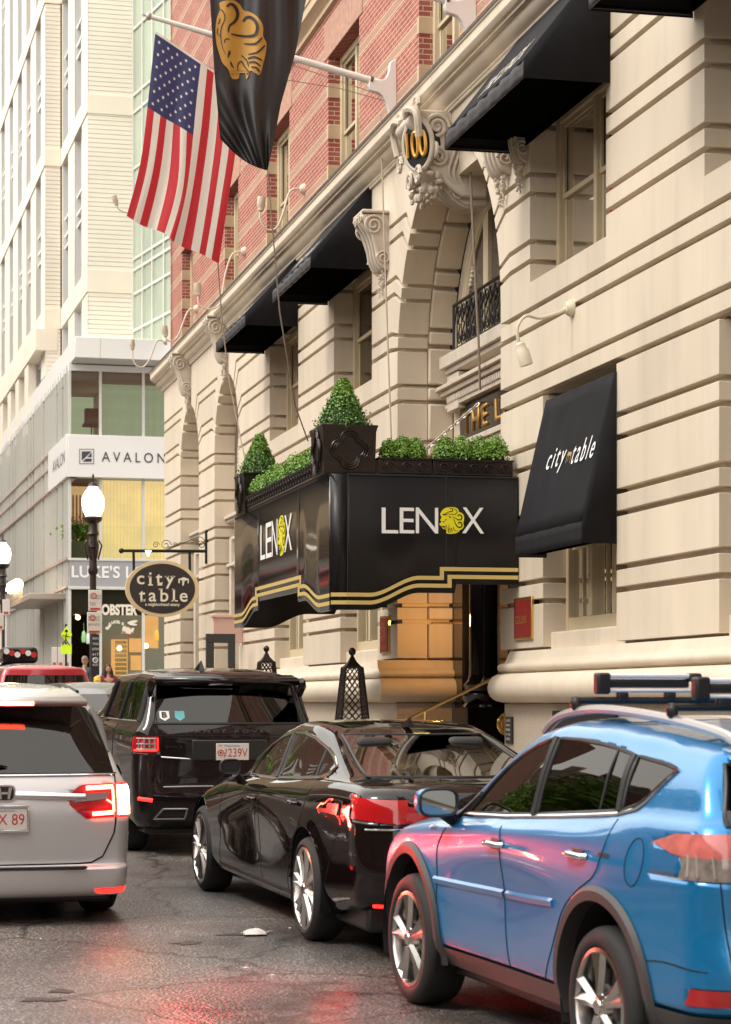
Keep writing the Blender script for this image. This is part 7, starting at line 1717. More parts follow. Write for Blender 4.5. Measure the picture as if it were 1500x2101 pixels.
# ---------------------------------------------------------------- silver people carrier (left edge), brake lights on
car = thing('silver_people_carrier', 'silver people carrier with glowing brake lights, cut by the left picture edge', 'car')
place(car, Vector((1.05, 15.35, gz(15.35))), R(2.0))
LV = [dict(yr=.14, yf=4.7, w=[(0, .78), (1, .84), (4, .84), (4.7, .7)], z=[(0, .175), (4.7, .2)], rr=(.16, .2), rf=(.5, .4), br=.06, bf=.3, crease=1, sub=3),
 dict(yr=.03, yf=4.85, w=[(0, .85), (1, .875), (4, .87), (4.8, .75)], z=[(0, .21), (4.8, .24)], rr=(.14, .2), rf=(.5, .4), br=.07, bf=.3),
 dict(yr=-.03, yf=4.95, w=[(0, .865), (1, .885), (4, .885), (4.8, .78)], z=[(0, .385), (4.8, .4)], rr=(.12, .2), rf=(.5, .4), br=.08, bf=.3, crease=1),
 dict(yr=.03, yf=4.95, w=[(0, .87), (1, .89), (4, .89), (4.8, .78)], z=[(0, .405), (4.8, .42)], rr=(.12, .2), rf=(.5, .4), br=.08, bf=.3, crease=1),
 dict(yr=.0, yf=4.95, w=[(0, .875), (1, .895), (4, .89), (4.8, .78)], z=[(0, .60), (4.8, .58)], rr=(.13, .22), rf=(.5, .4), br=.08, bf=.3),
 dict(yr=-.02, yf=4.9, w=[(0, .875), (1, .895), (4, .88), (4.8, .76)], z=[(0, .78), (4.8, .7)], rr=(.13, .22), rf=(.5, .4), br=.08, bf=.3),
 dict(yr=.02, yf=4.8, w=[(0, .865), (1, .885), (4, .86), (4.8, .72)], z=[(0, .93), (3.5, .9), (4.8, .8)], rr=(.13, .2), rf=(.5, .4), br=.08, bf=.3),
 dict(yr=.07, yf=4.3, w=[(0, .81), (1, .84), (4, .8)], z=[(0, 1.035), (3.5, 1.02), (4.5, .95)], rr=(.12, .16), rf=(.45, .3), br=.08, bf=.28, crease=1),
 dict(yr=.13, yf=3.85, w=[(0, .765), (1, .80), (3.8, .77)], z=[(0, 1.15), (3.8, 1.12)], rr=(.12, .15), rf=(.4, .2), br=.08, bf=.25),
 dict(yr=.22, yf=3.4, w=[(0, .70), (1, .745), (3.4, .70)], z=[(.2, 1.33), (3.4, 1.32)], rr=(.12, .14), rf=(.35, .2), br=.08, bf=.2),
 dict(yr=.30, yf=3.0, w=[(.3, .635), (1, .68), (3, .63)], z=[(.3, 1.48), (1.5, 1.51), (3, 1.47)], rr=(.14, .14), rf=(.3, .2), br=.08, bf=.2),
 dict(yr=.30, yf=2.85, w=[(.3, .55), (1, .61), (3, .55)], z=[(.3, 1.56), (1.5, 1.60), (2.9, 1.54)], rr=(.16, .16), rf=(.3, .2), br=.07, bf=.15),
 dict(yr=.42, yf=2.7, w=[(.3, .36), (3, .36)], z=[(.3, 1.60), (1.5, 1.63), (2.9, 1.57)], rr=(.12, .12), rf=(.2, .2), br=.04, bf=.1),
 dict(yr=.7, yf=2.4, w=[(.3, .08), (3, .08)], z=[(.3, 1.61), (1.5, 1.64), (2.9, 1.58)], rr=(.04, .04), rf=(.04, .04), br=0, bf=0)]
bm = shell(LV); S = Surf(bm); HR, HF, ZH = .95, 4.0, .33
for prj in ('L', 'R'):
    ts = lambda f: abs(f.calc_center_median().x) > .5 and f.calc_center_median().z < .8; hf = []
    for yc in (HR, HF): hf += cutpoly(bm, [(yc-.4, .1)]+arc(yc, ZH+.02, .39, 180, 0, 18)+[(yc+.4, .1)], prj, ts)
    bmesh.ops.delete(bm, geom=list(set(f for f in hf if f.is_valid)), context='FACES')
    up_ = lambda f: f.calc_center_median().z > 1.03 and abs(f.calc_center_median().x) > .4
    for W_ in ([(.35, 1.06), (1.3, 1.06), (1.3, 1.46), (.55, 1.44)], [(1.36, 1.06), (2.3, 1.06), (2.3, 1.46), (1.36, 1.46)], [(2.36, 1.06), (3.5, 1.06), (3.05, 1.36), (2.36, 1.46)]): takeout(bm, cutpoly(bm, W_, prj, up_), 'side_window', CGD, car)
RG = [(-.765, 1.035), (.765, 1.035), (.735, 1.16), (.66, 1.38), (.60, 1.475), (.48, 1.51), (-.48, 1.51), (-.60, 1.475), (-.66, 1.38), (-.735, 1.16)]
takeout(bm, cutpoly(bm, RG, 'B', lambda f: f.calc_center_median().z > 1.0), 'rear_window', CGD, car)
takeout(bm, cutpoly(bm, [(-.72, 1.07), (.72, 1.07), (.6, 1.45), (-.6, 1.45)], 'F', lambda f: f.calc_center_median().z > 1.0), 'windscreen', CGL, car)
zt = lambda f: .6 < f.calc_center_median().z < 1.0
TI = [(.445, .885), (.50, .935), (.55, .955), (.752, .96), (.752, .735), (.56, .725), (.50, .77), (.445, .82)]
TO = [(.762, .96), (.90, .96), (.90, .735), (.762, .735)]
HT = [(.775, .955), (.865, .945), (.865, .755), (.775, .745)]
for sgn in (1, -1):
    f = (lambda P: P) if sgn > 0 else mirror
    takeout(bm, cutpoly(bm, f(TO), 'B', zt), 'tail_lamp', REDG, car, .006)
    tl = takeout(bm, cutpoly(bm, f(TI), 'B', zt), 'tail_lamp', REDL, car, .005)
    b = MB(); S.line(b, f([(.745, .935), (.56, .928)]), 'B', .016, .012); S.line(b, f([(.745, .765), (.60, .757)]), 'B', .015, .012); S.line(b, f([(.745, .93), (.748, .77)]), 'B', .008, .012); S.line(b, f([(.70, .85), (.745, .82)]), 'B', .006, .014); b.build('lit_led_strip', HOT, car)
    b = MB(); b.grid(lambda u, v: S.pt(sgn*lerp(.775, .862, u), lerp(.75, .945, v), 'B', .012)[0], 6, 8); b.build('lit_brake_lens', HOTC, car)
    b = MB(); b.add([p for x, z in f([(.50, .885), (.60, .895), (.72, .90), (.70, .855), (.60, .845), (.47, .835)]) for p in (S.pt(x, z, 'B', .013)[0],)], [tuple(range(6))]); b.build('lamp_chrome', mat('bluish_chrome', (.5, .45, .5), .12, metal=.9), car)
for sgn in (1, -1):
    for prj in ('L', 'R') if sgn > 0 else (): takeout(bm, cutpoly(bm, [(-.2, .955), (.17, .95), (.15, .76), (-.2, .74)], prj, zt), 'tail_lamp', REDG, car, .005)
RFp = [(.62, .235), (.865, .245), (.865, .205), (.65, .205)]
for q in (RFp, mirror(RFp)): takeout(bm, cutpoly(bm, q, 'B', lambda f: f.calc_center_median().z < .4), 'reflector', REDG, car, .004)
body_finish(bm, car, SILV)
b = MB()
S.line(b, [(-.77, 1.03), (-.765, .70), (-.755, .62), (-.68, .46), (-.60, .42), (-.5, .415), (.5, .415), (.60, .42), (.68, .46), (.755, .62), (.765, .70), (.77, 1.03)], 'B', .006, 0)
S.line(b, [(-.78, 1.03), (.78, 1.03)], 'B', .006, 0)
b.build('panel_gaps', SEAM, car)
b = MB(); S.line(b, [(-.765, 1.018), (.765, 1.018)], 'B', .009, .004); b.build('window_base_strip', CHROME, car)
b = MB(); b.box(-.56, .56, -.035, .02, .388, .402); b.build('step_pad', BLKPL, car, bevel=.004)
b = MB(); b.grid(lambda u, v: S.pt(lerp(-.55, .55, u), .88+(v-.5)*(.052-.02*abs(u-.5))+.01*math.cos((u-.5)*6), 'B', .013+.010*math.sin(PI*v))[0], 40, 6); b.build('chrome_bar', CHROME, car)
cx = -.0
b = MB(); y0 = S.pt(0, .9, 'B')[0].y-.018; b.fprism([(.075*math.copysign(abs(math.cos(a))**.5, math.cos(a)), .058*math.copysign(abs(math.sin(a))**.5, math.sin(a))) for a in [2*PI*k/28 for k in range(28)]], (0, y0, .905), (1,0,0), UZ, (0,-1,0), -.02, .006); eb = b.build('badge', CHROME, car, bevel=.004)
b = MB(); b.fprism([(.062*math.copysign(abs(math.cos(a))**.5, math.cos(a)), .046*math.copysign(abs(math.sin(a))**.5, math.sin(a))) for a in [2*PI*k/28 for k in range(28)]], (0, y0-.007, .905), (1,0,0), UZ, (0,-1,0), 0, .001); b.build('badge_field', BLKPL, eb)
b = MB()
for s_ in (-1, 1): b.fprism([(s_*.020, -.038), (s_*.034, -.038), (s_*.050, .040), (s_*.028, .040), (s_*.022, .004)], (0, y0-.008, .905), (1,0,0), UZ, (0,-1,0), 0, .005)
b.fprism([(-.028, -.006), (.028, -.006), (.026, .010), (-.026, .010)], (0, y0-.008, .905), (1,0,0), UZ, (0,-1,0), 0, .005); b.build('badge_letter', CHROME, eb)
plate(car, .0, S.pt(0, .72, 'B')[0].y-.012, .66, .30, .145, [('7FX 89', .06, .22, .88, .52, 0), ('Massachusetts', .3, .84, .42, .09, 1)], frame=1)
b = MB(); b.add([(-.56, .20, 1.545), (.56, .20, 1.545), (.58, .10, 1.525), (-.58, .10, 1.525), (-.58, .16, 1.50), (.58, .16, 1.50), (-.5, .5, 1.60), (.5, .5, 1.60)], [(0,1,2,3), (3,2,5,4), (6,7,1,0)]); b.build('rear_spoiler', SILV, car, solid=.02)
b = MB(); b.box(-.17, .21, .085, .10, 1.497, 1.527); b.build('third_brake_lamp', HOT, car, bevel=.006)
for s_ in (-1, 1):
    b = MB(); b.tube([S.pt(s_*x, z, 'B', .008)[0] for x, z in ((.735, 1.17), (.68, 1.36), (.63, 1.46))], [.012, .03, .02], 6); b.build('pillar_fin', mat('grey_fin', (.12, .11, .11), .3, coat=.5), car)
    b = MB(); b.tube([(s_*.56, .5, 1.585), (s_*.57, 1.4, 1.625), (s_*.55, 2.4, 1.6)], .014, 6); b.build('roof_rail', BLKPL, car)
for x, sd_ in ((-.87, -1), (.87, 1)):
    for y in (HF, HR): wheel('wheel', x, y, ZH, ZH, .235, .23, 5, 'blade', car, sd_); well(car, None, y, ZH+.02, .39, .3, .87, sd_)
mirror_part(car, (.97, 3.55, 1.06), 1, SILV, 1.0); mirror_part(car, (-.97, 3.55, 1.06), -1, SILV, 1.0)
underbody(car, .74, .15, 4.6, .14)
b = MB(); b.tube([(-.25, .06, 1.07), (.02, .075, 1.08), (-.25, .10, 1.14)], .012, 6); b.build('rear_wiper', BLKPL, car)
seats(car, SEATD, [(1.0, -.36), (1.0, .36), (2.0, -.36), (2.0, .36)], .66)
# brake lights throw red onto the road and the cars beside them
for nm, lx, lz, en, dv in (('brake_glow', .88, .95, 110, (.19, -1, -.03)),):
    ld = bpy.data.lights.new(nm, 'SPOT'); ld.energy = en*3; ld.color = (1, .03, .02); ld.spot_size = R(44); ld.spot_blend = .6; ld.shadow_soft_size = .2
    lo = bpy.data.objects.new(nm, ld); sc.collection.objects.link(lo); lo.parent = car; lo.location = (lx, -.10, lz); lo.rotation_euler = Vector(dv).to_track_quat('-Z', 'Y').to_euler()
# ---------------------------------------------------------------- dark off-roader (ahead of the saloon)
car = thing('dark_offroader', 'big dark off roader with round edged rear window, ahead of the black saloon', 'car')
place(car, Vector((3.46, 20.45, gz(20.45))), R(3.0))
LV = [dict(yr=.15, yf=4.4, w=[(0, .78), (1, .84), (4, .8)], z=[(0, .24), (4.4, .26)], rr=(.2, .2), rf=(.4, .3), br=.06, bf=.2, crease=1, sub=3),
 dict(yr=.02, yf=4.55, w=[(0, .86), (1, .88), (4, .86)], z=[(0, .34), (4.4, .36)], rr=(.18, .2), rf=(.45, .35), br=.06, bf=.2),
 dict(yr=-.03, yf=4.6, w=[(0, .875), (1, .895), (4, .88)], z=[(0, .52), (4.4, .52)], rr=(.16, .2), rf=(.45, .35), br=.07, bf=.22),
 dict(yr=-.01, yf=4.6, w=[(0, .88), (1, .9), (4, .88)], z=[(0, .68), (4.4, .7)], rr=(.15, .2), rf=(.45, .35), br=.06, bf=.22),
 dict(yr=.0, yf=4.55, w=[(0, .88), (1, .895), (4, .87)], z=[(0, .93), (4.4, .9)], rr=(.14, .2), rf=(.45, .35), br=.06, bf=.22),
 dict(yr=.0, yf=4.4, w=[(0, .865), (1, .885), (4, .84)], z=[(0, 1.12), (3, 1.10), (4.4, 1.0)], rr=(.13, .18), rf=(.45, .35), br=.05, bf=.22),
 dict(yr=.03, yf=3.5, w=[(0, .80), (1, .83), (3.5, .78)], z=[(0, 1.215), (3, 1.18), (4.4, 1.08)], rr=(.11, .14), rf=(.35, .2), br=.05, bf=.2, crease=1),
 dict(yr=.10, yf=3.0, w=[(0, .76), (1, .79), (3, .74)], z=[(0, 1.33), (3, 1.32)], rr=(.10, .13), rf=(.3, .2), br=.05, bf=.2),
 dict(yr=.19, yf=2.6, w=[(.1, .715), (1, .745), (2.6, .70)], z=[(.1, 1.50), (2.6, 1.50)], rr=(.10, .12), rf=(.3, .2), br=.05, bf=.18),
 dict(yr=.24, yf=2.4, w=[(.1, .67), (1, .70), (2.6, .66)], z=[(.1, 1.60), (1, 1.625), (2.6, 1.60)], rr=(.12, .12), rf=(.3, .2), br=.05, bf=.15),
 dict(yr=.24, yf=2.3, w=[(.1, .60), (1, .635), (2.6, .60)], z=[(.1, 1.655), (1, 1.685), (2.6, 1.65)], rr=(.14, .14), rf=(.3, .2), br=.05, bf=.12),
 dict(yr=.35, yf=2.2, w=[(.1, .42), (2.6, .42)], z=[(.1, 1.69), (1, 1.72), (2.6, 1.68)], rr=(.1, .1), rf=(.2, .15), br=.03, bf=.1),
 dict(yr=.6, yf=1.9, w=[(.1, .08), (2.6, .08)], z=[(.1, 1.70), (1, 1.73), (2.6, 1.69)], rr=(.04, .04), rf=(.04, .04), br=0, bf=0)]
bm = shell(LV); S = Surf(bm); HR, HF, ZH = .9, 3.7, .36
for prj in ('L', 'R'):
    ts = lambda f: abs(f.calc_center_median().x) > .5 and f.calc_center_median().z < .85; hf = []
    for yc in (HR, HF): hf += cutpoly(bm, [(yc-.44, .1)]+arc(yc, ZH+.02, .43, 180, 0, 18)+[(yc+.44, .1)], prj, ts)
    bmesh.ops.delete(bm, geom=list(set(f for f in hf if f.is_valid)), context='FACES')
    up_ = lambda f: f.calc_center_median().z > 1.2 and abs(f.calc_center_median().x) > .4
    for W_, g_ in (([(.32, 1.25), (1.18, 1.235), (1.08, 1.60), (.40, 1.595)], CGD), ([(1.25, 1.235), (2.2, 1.225), (2.0, 1.57), (1.15, 1.60)], CGD), ([(2.27, 1.225), (3.1, 1.22), (2.62, 1.47), (2.1, 1.56)], CGL)): takeout(bm, cutpoly(bm, W_, prj, up_), 'side_window', g_, car)
RG = [(-.70, 1.22), (.70, 1.22), (.64, 1.58), (-.64, 1.58)]
takeout(bm, cutpoly(bm, RG, 'B', lambda f: f.calc_center_median().z > 1.18), 'rear_window', CGD, car)
takeout(bm, cutpoly(bm, [(-.7, 1.24), (.7, 1.24), (.62, 1.57), (-.62, 1.57)], 'F', lambda f: f.calc_center_median().z > 1.18), 'windscreen', CGL, car)
TB = [(-.92, 1.10), (-.665, 1.105), (-.655, .965), (-.92, .96)]
for q in (TB, mirror(TB)): takeout(bm, cutpoly(bm, q, 'B', lambda f: .9 < f.calc_center_median().z < 1.15), 'tail_lamp', REDL, car, .004)
for prj in ('L', 'R'): takeout(bm, cutpoly(bm, [(-.1, 1.10), (.16, 1.10), (.16, .97), (-.1, .96)], prj, lambda f: .9 < f.calc_center_median().z < 1.15), 'tail_lamp', REDL, car, .004)
body_finish(bm, car, DGREY)
for s_ in (-1, 1):
    b = MB()
    for k in range(4): S.line(b, [(s_*(.70+.045*k), 1.085), (s_*(.70+.045*k), .985)], 'B', .007, .006)
    for z in (1.085, 1.035, .99): S.line(b, [(s_*.69, z), (s_*.85, z)], 'B', .006, .006)
    b.build('lamp_grid', CLEARL, car)
    b = MB(); S.line(b, [(s_*.68, .975), (s_*.865, .975)], 'B', .009, .008); S.line(b, [(s_*.672, .975), (s_*.672, 1.09)], 'B', .007, .008); b.build('lit_led_strip', REDG, car)
b = MB(); S.line(b, [(-.68, 1.62), (-.67, 1.2), (-.64, .9), (-.62, .66), (.62, .66), (.64, .9), (.67, 1.2), (.68, 1.62)], 'B', .005, 0); S.line(b, [(-.86, 1.11), (.86, 1.11)], 'B', .004, 0)
for prj in ('L', 'R'): S.line(b, [(1.2, 1.2), (1.18, .75), (1.3, .4)], prj, .004, 0); S.line(b, [(2.2, 1.2), (2.2, .4)], prj, .004, 0); S.line(b, [(.2, 1.12), (4.2, 1.06)], prj, .003, 0)
b.build('panel_gaps', SEAM, car)
b = MB()
for prj in ('L', 'R'): S.line(b, [(.32, 1.24), (3.1, 1.212)], prj, .007, .002)
b.build('window_chrome', CHROME, car)
b = MB()
for prj in ('L', 'R'):
    for y0, y1 in ((1.21, 1.12), (2.23, 2.06), (.28, .34)): S.line(b, [(y0, 1.235), (y1, 1.60)], prj, .03, -.004)
S.line(b, RG, 'B', .012, 0, closed=True); b.build('window_seal', BLKPL, car)
b = MB(); b.add([(-.66, .30, 1.66), (.66, .30, 1.66), (.68, .08, 1.625), (-.68, .08, 1.625), (-.67, .12, 1.58), (.67, .12, 1.58)], [(0,1,2,3), (3,2,5,4)]); b.tube([(-.70, .10, 1.615), (-.72, .14, 1.56), (-.715, .2, 1.48)], [.03, .03, .015], 6); b.tube([(.70, .10, 1.615), (.72, .14, 1.56), (.715, .2, 1.48)], [.03, .03, .015], 6); b.build('rear_spoiler', DGREY, car, solid=.02)
b = MB(); b.grid(lambda u, v: S.pt(lerp(-.35, .35, u), lerp(.885, 1.075, v), 'B', -.02+.024*(abs(2*u-1)**8))[0], 20, 8); b.build('plate_recess', BLKPL, car)
yb = S.pt(0, .95, 'B')[0].y
b = MB(); b.box(-.36, .36, yb-.006, yb+.02, .88, 1.075); b.build('plate_recess', BLKPL, car, bevel=.02)
plate(car, .02, yb-.008, .885, .31, .155, [('239V', .36, .2, .6, .5, 0), ('J', .25, .42, .07, .26, 0), ('F', .25, .14, .07, .26, 0), ('Massachusetts', .26, .80, .46, .12, 1), ('549', .06, .82, .12, .10, 0)])
b = MB(); c_ = (.02-.155+.043, yb-.017, .885+.07); b.tube([(c_[0]+.026*math.cos(t_), c_[1], c_[2]+.026*math.sin(t_)) for t_ in [2*PI*k/16 for k in range(16)]], .004, 5, closed=True); b.ball(c_, .012, .002, .012, 5); b.build('plate_emblem', PLR, car)
def lett(s_, x0, x1, z0, z1, m_, bold=0): 
    b = MB(); put_text(b, s_, (0,0,0), (1,0,0), UZ, 1, 1, (0,-1,0), bold=bold, space=1.6, fn=lambda u, v: S.pt(lerp(x0, x1, u), lerp(z0, z1, v), 'B', .004)[0]); b.build('tailgate_lettering', m_, car, flat=True, rec=False)
lett('RANGE ROVER', -.40, .40, 1.135, 1.165, mat('dim_letter', (.10, .09, .09), .25, metal=.8), .02); lett('SPORT', -.60, -.40, 1.00, 1.02, MT['dim_letter'], .02)
b = MB(); S.line(b, [(-.64, .915), (-.37, .895)], 'B', .008, .003); S.line(b, [(.64, .915), (.37, .895)], 'B', .008, .003); b.build('chrome_strip', CHROME, car)
b = MB(); S.line(b, [(-.62, .64), (-.40, .645), (.40, .645), (.62, .64)], 'B', .008, .004); b.build('bumper_line', mat('satin_silver', (.4, .38, .38), .3, metal=.8), car)
for s_ in (-1, 1):
    P = [(s_*.40, .44), (s_*.62, .44), (s_*.70, .35), (s_*.42, .35)]; b = MB(); S.line(b, P, 'B', .009, .006, closed=True); b.build('exhaust_surround', MT['satin_silver'], car)
    b = MB(); b.add([S.pt(x, z, 'B', .004)[0] for x, z in P], [(0,1,2,3)]); b.build('exhaust_vent', mat('well_black', (0,0,0)), car, flat=True)
    b = MB(); S.line(b, [(s_*.72, .52), (s_*.84, .535)], 'B', .018, .002); b.build('reflector', REDG if s_ < 0 else REDL, car)
for k, (x0, m_) in enumerate(((-.64, WHITE), (-.50, mat('teal_sticker', (.15, .5, .55), .5)))):
    b = MB(); pts = [(0, .1), (.1, .1), (.1, .03), (.05, 0), (0, .03)]; pts = [(x0+x*.9, 1.245+z*.9) for x, z in pts]; b.add([S.pt(x, z, 'B', .003)[0] for x, z in pts], [tuple(range(5))])
    o = b.build('window_sticker', m_, car, flat=True, rec=False)
    if k == 0: b = MB(); put_text(b, 'B', (0,0,0), (1,0,0), UZ, 1, 1, (0,-1,0), bold=.04, fn=lambda u, v: S.pt(lerp(x0+.02, x0+.068, u), lerp(1.272, 1.325, v), 'B', .006)[0]); b.build('sticker_letter', BLKPL, o, flat=True, rec=False)
for x, sd_ in ((-.87, -1), (.87, 1)):
    for y in (HF, HR): wheel('wheel', x, y, ZH, ZH, .25, .24, 5, 'twin', car, sd_); well(car, None, y, ZH+.02, .43, .3, .87, sd_)
mirror_part(car, (-.98, 3.0, 1.24), -1, DGREY, 1.0); mirror_part(car, (.98, 3.0, 1.24), 1, DGREY, 1.0)
underbody(car, .76, .2, 4.3, .2); seats(car, SEATD, [(1.1, -.36), (1.1, .36), (2.0, -.36), (2.0, .36)], .85)
b = MB(); b.add([(-.21, .62, 1.715), (-.13, .62, 1.715), (-.165, .5, 1.80), (-.175, .5, 1.80), (-.2, .46, 1.70), (-.14, .46, 1.70)], [(0,1,2,3), (0,3,4), (1,5,2), (2,5,4,3)]); b.build('roof_antenna', DGREY, car)
b = MB(); b.tube([(-.45, .145, 1.555), (-.2, .14, 1.545), (.05, .14, 1.54)], .008, 6); b.build('rear_wiper', CHROME, car)
# ---------------------------------------------------------------- cars farther up the street (seen over the near roofs)
def farcar(name, label, x, y, yaw, paint_, w_=.9, h=1.75, L_=4.4, suv=True):
    car = thing(name, label, 'car'); place(car, Vector((x, y, gz(y))), yaw); hb = h*.66; k = w_/.9
    LV = [dict(yr=.05, yf=L_, w=[(0, .82*k), (2, .86*k)], z=[(0, .25)], rr=(.2, .2), rf=(.4, .3), crease=1), dict(yr=0, yf=L_+.1, w=[(0, .88*k), (2, .9*k)], z=[(0, .5)], rr=(.2, .2), rf=(.4, .3)),
     dict(yr=0, yf=L_+.05, w=[(0, .87*k), (2, .9*k)], z=[(0, hb-.15)], rr=(.2, .2), rf=(.4, .3)), dict(yr=.05 if suv else -.0, yf=L_-.9, w=[(0, .82*k), (2, .84*k)], z=[(0, hb)], rr=(.15, .15), rf=(.4, .3), crease=1),
     dict(yr=.25 if suv else .9, yf=L_-1.7, w=[(0, .70*k), (2, .72*k)], z=[(0, h-.15)], rr=(.12, .12), rf=(.3, .2)), dict(yr=.3 if suv else 1.2, yf=L_-2.0, w=[(0, .60*k), (2, .62*k)], z=[(0, h-.05)], rr=(.12, .12), rf=(.3, .2)),
     dict(yr=.6 if suv else 1.5, yf=L_-2.3, w=[(0, .2), (2, .2)], z=[(0, h)], rr=(.1, .1), rf=(.1, .1), br=0, bf=0)]
    bm = shell(LV); S = Surf(bm)
    RGl = [(-.74*k, hb+.04), (.74*k, hb+.04), (.64*k, h-.17), (-.64*k, h-.17)]
    takeout(bm, cutpoly(bm, RGl, 'B', lambda f: f.calc_center_median().z > hb-.05), 'rear_window', CGD, car)
    for prj in ('L', 'R'): takeout(bm, cutpoly(bm, [(.5 if suv else 1.2, hb+.05), (L_-1.3, hb+.05), (L_-2, h-.17), (.7 if suv else 1.5, h-.17)], prj, lambda f: f.calc_center_median().z > hb-.05), 'side_window', CGD, car)
    body_finish(bm, car, paint_)
    for s_ in (-1, 1): b = MB(); S.line(b, [(s_*.8*k, hb-.12), (s_*.8*k, hb-.35)], 'B', .05, 0); b.build('tail_lamp', REDG, car)
    for xx, sd_ in ((-.86*k, -1), (.86*k, 1)):
        for yy in (.9, L_-.9):
            b = MB(); b.lathe([(.001, 0), (.2, 0), (.22, .01), (.34, 0), (.34, -.2), (.001, -.2)], (0, 0, 0), 'x', 20); o = b.build('wheel', RUB, car); o.location = (xx, yy, .34); o.scale.x = sd_
    return car
# the red car's rear window and roof peep over the silver carrier
p = atY(97, 1364, 36); farcar('red_suv', 'bright red car whose roof and rear window show above the silver people carrier', p.x, 36, R(3), REDC, .88, p.z-gz(36), 4.4)
p = atY(205, 1404, 30); farcar('grey_saloon', 'dark grey car roof between the red car and the dark off roader', p.x+.25, 31, R(3), DARKC, .85, p.z-gz(31)+.02, 4.3, False)
p = atY(36, 1327, 46); fc = farcar('black_suv', 'black vehicle with a sticker covered rear box, farthest in the queue at the left', p.x-.1, 47, R(3), BLACKC, .86, p.z-gz(47)-.35, 4.4)
a, q = atY(8, 1360, 46), atY(83, 1326, 46); t = thing('roof_box', 'glossy black roof box with round stickers on top of the farthest vehicle', 'roof box', ((a.x+q.x)/2, 46.8, a.z))
b = MB(); b.box(a.x, q.x, 46.5, 48.3, a.z+.0, q.z); wb(b, 'box_shell', BLACKC, t, bevel=.1, seg=4)
b = MB(); random.seed(2)
for k in range(6): u = .12+.15*k; c_ = Vector((lerp(a.x, q.x, u), 46.49, lerp(a.z, q.z, .72-.1*(k % 3)))); b.lathe([(.001, -.006), (.06, -.006), (.06, .004)], c_, 'y', 12, mi=k % 2)
wb(b, 'sticker', [WHITE, PLR], t)
# litter on the road
b = MB(); random.seed(11); c_ = onpl(522, 1918, Vector((0, 0, 0)), Vector((0, -SLOPE, 1)).normalized())
b.grid(lambda u, v: c_+Vector(((u-.5)*.15, (v-.5)*.17, .01+.026*math.sin(PI*u)*math.sin(PI*v)+.012*math.sin(u*9+v*13)*math.sin(PI*v))), 14, 12); b.tube([c_+Vector((.07, 0, .01)), c_+Vector((.12, .03, .02)), c_+Vector((.15, .08, .015))], [.012, .006, .002], 5)
tag(b.build('plastic_litter', mat('thin_plastic', (.55, .50, .48), .25), solid=.002), 'small crumpled clear plastic scrap lying on the wet asphalt', 'litter')
b = MB()
for px, py, s_ in ((505, 1985, .02), (560, 2000, .015), (595, 1904, .012), (84, 1866+60, .01)):
    c_ = onpl(px, py, Vector((0, 0, 0)), Vector((0, -SLOPE, 1)).normalized()); b.ball(c_, s_, s_, .005, 4)
tag(b.build('road_crumbs', mat('pale_crumb', (.6, .45, .4), .6)), 'tiny pale crumbs of litter scattered on the asphalt', None, kind='stuff')
# dark patches and potholes in the asphalt
b = MB(); n_ = Vector((0, -SLOPE, 1)).normalized()
for px, py, rx, ry in ((85, 2052, .11, .02), (125, 2034, .06, .02), (385, 1936, .09, .02), (480, 1918, .12, .015)):
    c_ = onpl(px, py, Vector((0, 0, 0)), n_)+Vector((0, 0, .004)); k_ = 40; ph = random.random()*6; P = [c_+Vector((rx*math.cos(a)*(1+.3*math.sin(3*a+ph)+.2*math.sin(7*a+ph*2)), ry*3.4*math.sin(a)*(1+.3*math.sin(2*a+ph)+.2*math.sin(5*a)), 0)) for a in [2*PI*i/k_ for i in range(k_)]]
    for q in P: q.z = gz(q.y)+.004
    b.add([c_]+P, [(0, 1+i, 1+(i+1) % k_) for i in range(k_)])
tag(b.build('ground_patches', mat('tar', (.03, .024, .022), .4, bump=.6, bscale=60, var=.4, vscale=30), flat=True), None, None, kind='structure')
